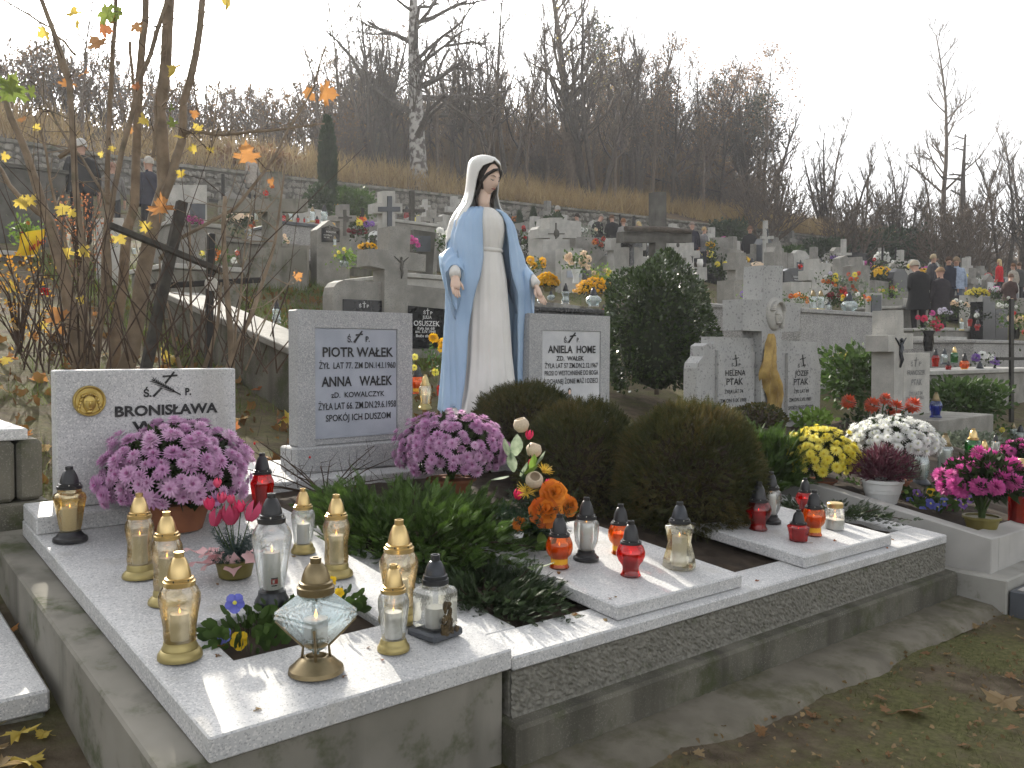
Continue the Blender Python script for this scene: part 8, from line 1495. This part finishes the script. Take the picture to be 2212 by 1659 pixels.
GT_ = [('pale stone cross', TPL(('cross', crossm(.75, 1.45, .18, .2, .24), 'stone_lt'), ('base', bxm(-.35, .35, -.2, .2, -.4, .35), 'stone_lt'))), ('grey stone cross', TPL(('cross', crossm(.62, 1.25, .16, .17, .2), 'stone'), ('base', bxm(-.45, .45, -.22, .22, -.4, .25), 'stone'), ('tomb_slab', bxm(-.45, .45, -2.0, -.23, -.3, .18), 'stone'))),
  ('round topped pale headstone', TPL(('stone_body', rd, 'stone_lt'), ('tablet', tab, 'slate'), ('tomb_slab', bxm(-.5, .5, -2.1, -.1, -.4, .15), 'stone_lt'))), ('gabled grey headstone', TPL(('stone_body', gb, 'stone'), ('tablet', tab, 'plaque_white'))), ('polished black headstone', TPL(('stone_body', rd, 'black'), ('tomb_slab', bxm(-.5, .5, -2.1, -.1, -.4, .22), 'black'))),
  ('low pale tomb with upright slab', TPL(('stone_body', bxm(-.4, .4, -.1, .1, -.3, .8), 'stone_lt'), ('tablet', tab, 'black'), ('tomb_slab', bxm(-.55, .55, -2.1, -.12, -.4, .3), 'stone_lt'))), ('dark iron cross', TPL(('cross', crossm(.6, 1.5, .05, .06, .06), 'iron'), ('base', bxm(-.3, .3, -.3, .3, -.4, .12), 'stone_dk')))]
def farmum(c):
    rng = np.random.default_rng(len(c)); n = 46; q = rng.normal(size=(n, 3)); q /= np.linalg.norm(q, axis=1, keepdims=True); q[:, 2] = np.abs(q[:, 2]); V, Fc = scatter(np.array([(-.5, -.5, 0), (.5, -.5, 0), (.7, .2, .15), (0, .75, 0), (-.7, .2, .15)]), np.array([(0, 1, 2, 3, 4)]), q*np.array([.26, .26, .22])+np.array([0, 0, .2]), rots(q, rng), np.full(n, .075)); fm = np_mesh('flowers', V, Fc, c)
    q = rng.normal(size=(150, 3))*np.array([.14, .14, .10])+np.array([0, 0, .17]); V, Fc = scatter(LEAF_T[0], LEAF_T[1], q, rots(rng.normal(size=q.shape), rng), np.full(150, .12)); return fm, np_mesh('foliage', V, Fc, 'mumleaf')
FMF = {c: farmum(c) for c in ('yellow', 'white', 'golden', 'red', 'magenta', 'orange', 'peach')}
lg = MB(); lg.lathe([(.06, 0), (.075, .1), (.06, .2)], 10); lcap = MB(); lcap.lathe([(.06, .19), (.065, .22), (.03, .3), (.02, .32)], 10); LGM = {c: lg.mesh('glass', m, True) for c, m in (('red', 'g_red'), ('white', 'wax'), ('orange', 'g_orange'))}; LCM = lcap.mesh('cap', 'blackcap', True)
rq = random.Random(31)
def grow(row, Yr, v0, v1, step):
    x0, x1 = on_y(v0, 480, Yr)[0], on_y(v1, 560, Yr)[0]; n = max(1, int((min(x1, 46)-x0)/step))
    for i in range(min(n, 20)):
        x = x0+(i+.5)*step+rq.uniform(-.35, .35); y = Yr+rq.uniform(-.4, .4); z = float(ground(x, y)); d, tp = GT_[rq.randrange(len(GT_))]; where = '%s from %s' % (ORD[i], row)
        o = thing('headstone', '%s, %s' % (d, where), 'headstone', (x, y, z), rq.uniform(-.06, .06), 'graves counted from '+row); s = rq.uniform(.8, 1.15); o.scale = (s,)*3
        for nm, me in tp: obj(nm, me, o)
        if rq.random() < .62:
            c = list(FMF)[rq.randrange(7)]; m = thing('chrysanthemum', '%s chrysanthemum at grave %s' % (c, where), 'flowers', (x+rq.uniform(-.4, .4), y-.7+rq.uniform(-.5, .3), z+.2), 0, 'far chrysanthemums'); m.scale = (rq.uniform(.8, 1.4),)*3; fo = obj('flowers', FMF[c][0], m); fo['kind'] = 'stuff'; obj('foliage', FMF[c][1], m)
        if rq.random() < .35:
            c = ('red', 'white', 'orange')[rq.randrange(3)]; m = thing('grave_lantern', 'small %s lantern at grave %s' % (c, where), 'lantern', (x+rq.uniform(-.4, .4), y-.9, z+.22), 0, 'far lanterns'); m.scale = (1.3,)*3; obj('glass', LGM[c], m); obj('cap', LCM, m)
grow('left in the top row below the wall', 22.2, 420, 1980, 2.5); grow('left in the second row below the wall', 20.2, 250, 2050, 2.5); grow('left in the third row below the wall', 18.2, 330, 2120, 2.4); grow('left in the fourth row below the wall', 16.2, 560, 2150, 2.4); grow('left in the fifth row below the wall', 14.3, 640, 2190, 2.3)
grow('the dark cross in the sixth row', 12.2, 1520, 2200, 2.2); grow('the relief cross in the seventh row', 10.0, 1700, 2200, 2.2)
# saplings and undergrowth that make the hillside wood one brown mass
rng = np.random.default_rng(55); n = 2500; vx = np.where(rng.random(n) < .15, rng.uniform(-200, 700, n), rng.uniform(680, 1690, n)); yy = 33+rng.random(n)**1.2*24; xx = np.array([CAM[0]+ray(a, 420)[0]*(b-CAM[1])/ray(a, 420)[1] for a, b in zip(vx, yy)]); hh = rng.uniform(2.2, 6.0, n)*np.interp(vx, [-200, 600, 800, 1300, 1550, 1690], [.22, .28, .85, 1.1, 1.05, .5]); V = []; Fc = []
base = np.stack([xx, yy, ground(xx, yy)-.1], 1)
for k in range(6):
    u0 = 0 if k == 0 else rng.uniform(.2, .85, n); st = base+np.stack([np.zeros(n), np.zeros(n), hh*u0], 1); L_ = hh*(1. if k == 0 else .38); d = rng.normal(size=(n, 3))*(.10 if k == 0 else .55)+np.array([0, 0, 1.]); e = st+d*L_[:, None]; w = (.05 if k == 0 else .022)*(.5+hh/8); sd = np.array([.757, -.654, 0])
    b0 = len(V)*0+sum(len(q) for q in V); V.append(np.stack([st-sd*w[:, None], st+sd*w[:, None], e], 1).reshape(-1, 3)); V[-1][2::3] += 0; Fc.append(np.arange(n*3).reshape(-1, 3)+b0)
    V.append(np.stack([st-np.array([.5, .6, 0])*w[:, None], st+np.array([.5, .6, 0])*w[:, None], e], 1).reshape(-1, 3)); Fc.append(np.arange(n*3).reshape(-1, 3)+b0+n*3)
M['brushwood'] = leafmat('brown brushwood', (.125, .088, .056), (.30, .205, .118), .4, .9, .0); tag(obj('undergrowth', np_mesh('undergrowth', np.concatenate(V), np.concatenate(Fc), 'brushwood')), 'brown leafless undergrowth filling the wood on the hillside', 'undergrowth', kind='stuff')
m = 30000; k = rng.integers(0, n, m); lp = base[k]+np.stack([rng.normal(size=m)*.7, rng.normal(size=m)*.7, hh[k]*rng.uniform(.15, .95, m)], 1); kp = vnoise(lp[:, 0], lp[:, 2], .35, 3) > .42; lp = lp[kp]; V, Fc = scatter(LEAF_T[0], LEAF_T[1], lp, rots(rng.normal(size=lp.shape), rng), rng.uniform(.10, .24, len(lp))); M['woodleaf'] = leafmat('last brown leaves', (.17, .10, .05), (.36, .23, .10), .25, .8, .3); tag(obj('leaves', np_mesh('leaves', V, Fc, 'woodleaf')), 'last brown leaves hanging in the hillside undergrowth', 'leaves', kind='stuff')
# slender trees along the top of the wall
for i, (vx_, yt, key, Yp, w) in enumerate(((945, 40, 'thin', 27, ''), (975, -30, 'thin', 29, ''), (1055, 70, 'thin', 26.5, ''), (1090, 20, 'fan', 30, ''), (1140, 60, 'thin', 27, ''), (1180, -20, 'thin', 31, ''), (1330, 10, 'thin', 27, ''), (1370, 30, 'fan', 30, ''), (1410, 60, 'thin', 28, ''), (1450, 110, 'oak', 29, ''), (1490, 120, 'fan', 30, ''), (1555, 160, 'oak', 29, ''), (1590, 200, 'pine', 30, ''), (1680, 230, 'thin', 27, ''))):
    ttree(key, 'tall %s, %s to the right of the white trunked birch' % ({'thin': 'slender bare tree', 'fan': 'bare many stemmed tree', 'oak': 'brown leaved tree', 'pine': 'dark pine'}[key], ORD[i]), vx_, 440, yt, Yp, {'thin': 12.5, 'fan': 12, 'oak': 13.5, 'pine': 15.5}[key])
for i, (vx_, yt, key) in enumerate(((860, 30, 'fan'), (770, 10, 'thin'), (690, 40, 'thin'), (655, 120, 'thin'), (500, 150, 'thin'), (470, 190, 'thin'))): ttree(key, 'tall %s, %s to the left of the white trunked birch' % ({'thin': 'slender bare tree', 'fan': 'bare many stemmed tree'}[key], ORD[i]), vx_, 420, yt, 28+i % 3, {'thin': 12.5, 'fan': 12}[key])
shrub('wiry shrub with small red leaves behind the maple stems', 175, 500, 6.6, 62, 95, 420, 7, 'ml_rust', 71, up=0.)
shrub('tangled bare bush with few yellow leaves at the far left', 40, 640, 5.2, 70, 110, 300, 9, 'ml_mix', 72, up=0.)

rs = random.Random(44)
for i in range(26):
    if i < 12: x, y = rs.uniform(.05, .98), rs.uniform(.05, 1.8); par, z = TOMB_A, zA(y); x_ = x
    else: x_, y = rs.uniform(.05, 3.35), rs.choice([rs.uniform(.03, .19), rs.uniform(.1, .5)]); z = fb(x_, y); par = TOMB_B; z += .061 if (.57 < x_ < 1.39 or 1.926 < x_ < 2.83) and y > .05 else 0; z -= .03 if y > .2 and z < fb(x_, y)+.05 else 0
    obj('fallen_leaf', LM[('brown', 'tan', 'rust')[i % 3]][1], par, (x_, y, z+.004), (rs.uniform(-.3, .3), rs.uniform(-.3, .3), rs.uniform(0, 6)), rs.uniform(.010, .026))

n = 2800; x = RNG.uniform(1., 6, n); y = -.26-RNG.random(n)*2.6; zz = ground(x, y)+.035*(vnoise(x, y, 1.3)-.5)+.05*(vnoise(x, y, .5, 3)-.5)+.012; V, Fc = scatter(tv5, tf5, np.stack([x, y, zz], 1), rots(RNG.normal(size=(n, 3))*.5+np.array([0, 0, .0]), RNG), RNG.uniform(.008, .024, n)); M['crumbs'] = leafmat('dry leaf crumbs', (.10, .065, .035), (.34, .24, .12), 5, .8, .2); tag(obj('leaf_litter', np_mesh('leaf_litter', V, Fc, 'crumbs')), 'dry leaf crumbs scattered over the path', 'leaf litter', kind='stuff')

# stand every grouping point at the base of its thing
for o in list(scene.objects):
    if o.type == 'EMPTY' and o.parent is None and o.location.length < 1e-6 and o.rotation_euler.to_quaternion().angle < 1e-6:
        pts = [np.array(c.bound_box)+np.array(c.location) for c in o.children if c.type == 'MESH' and c.rotation_euler.to_quaternion().angle < 1e-6]
        if not pts: continue
        q = np.concatenate(pts); b = Vector(((q[:, 0].min()+q[:, 0].max())/2, (q[:, 1].min()+q[:, 1].max())/2, q[:, 2].min())); o.location = b
        for c in o.children: c.location = c.location-b
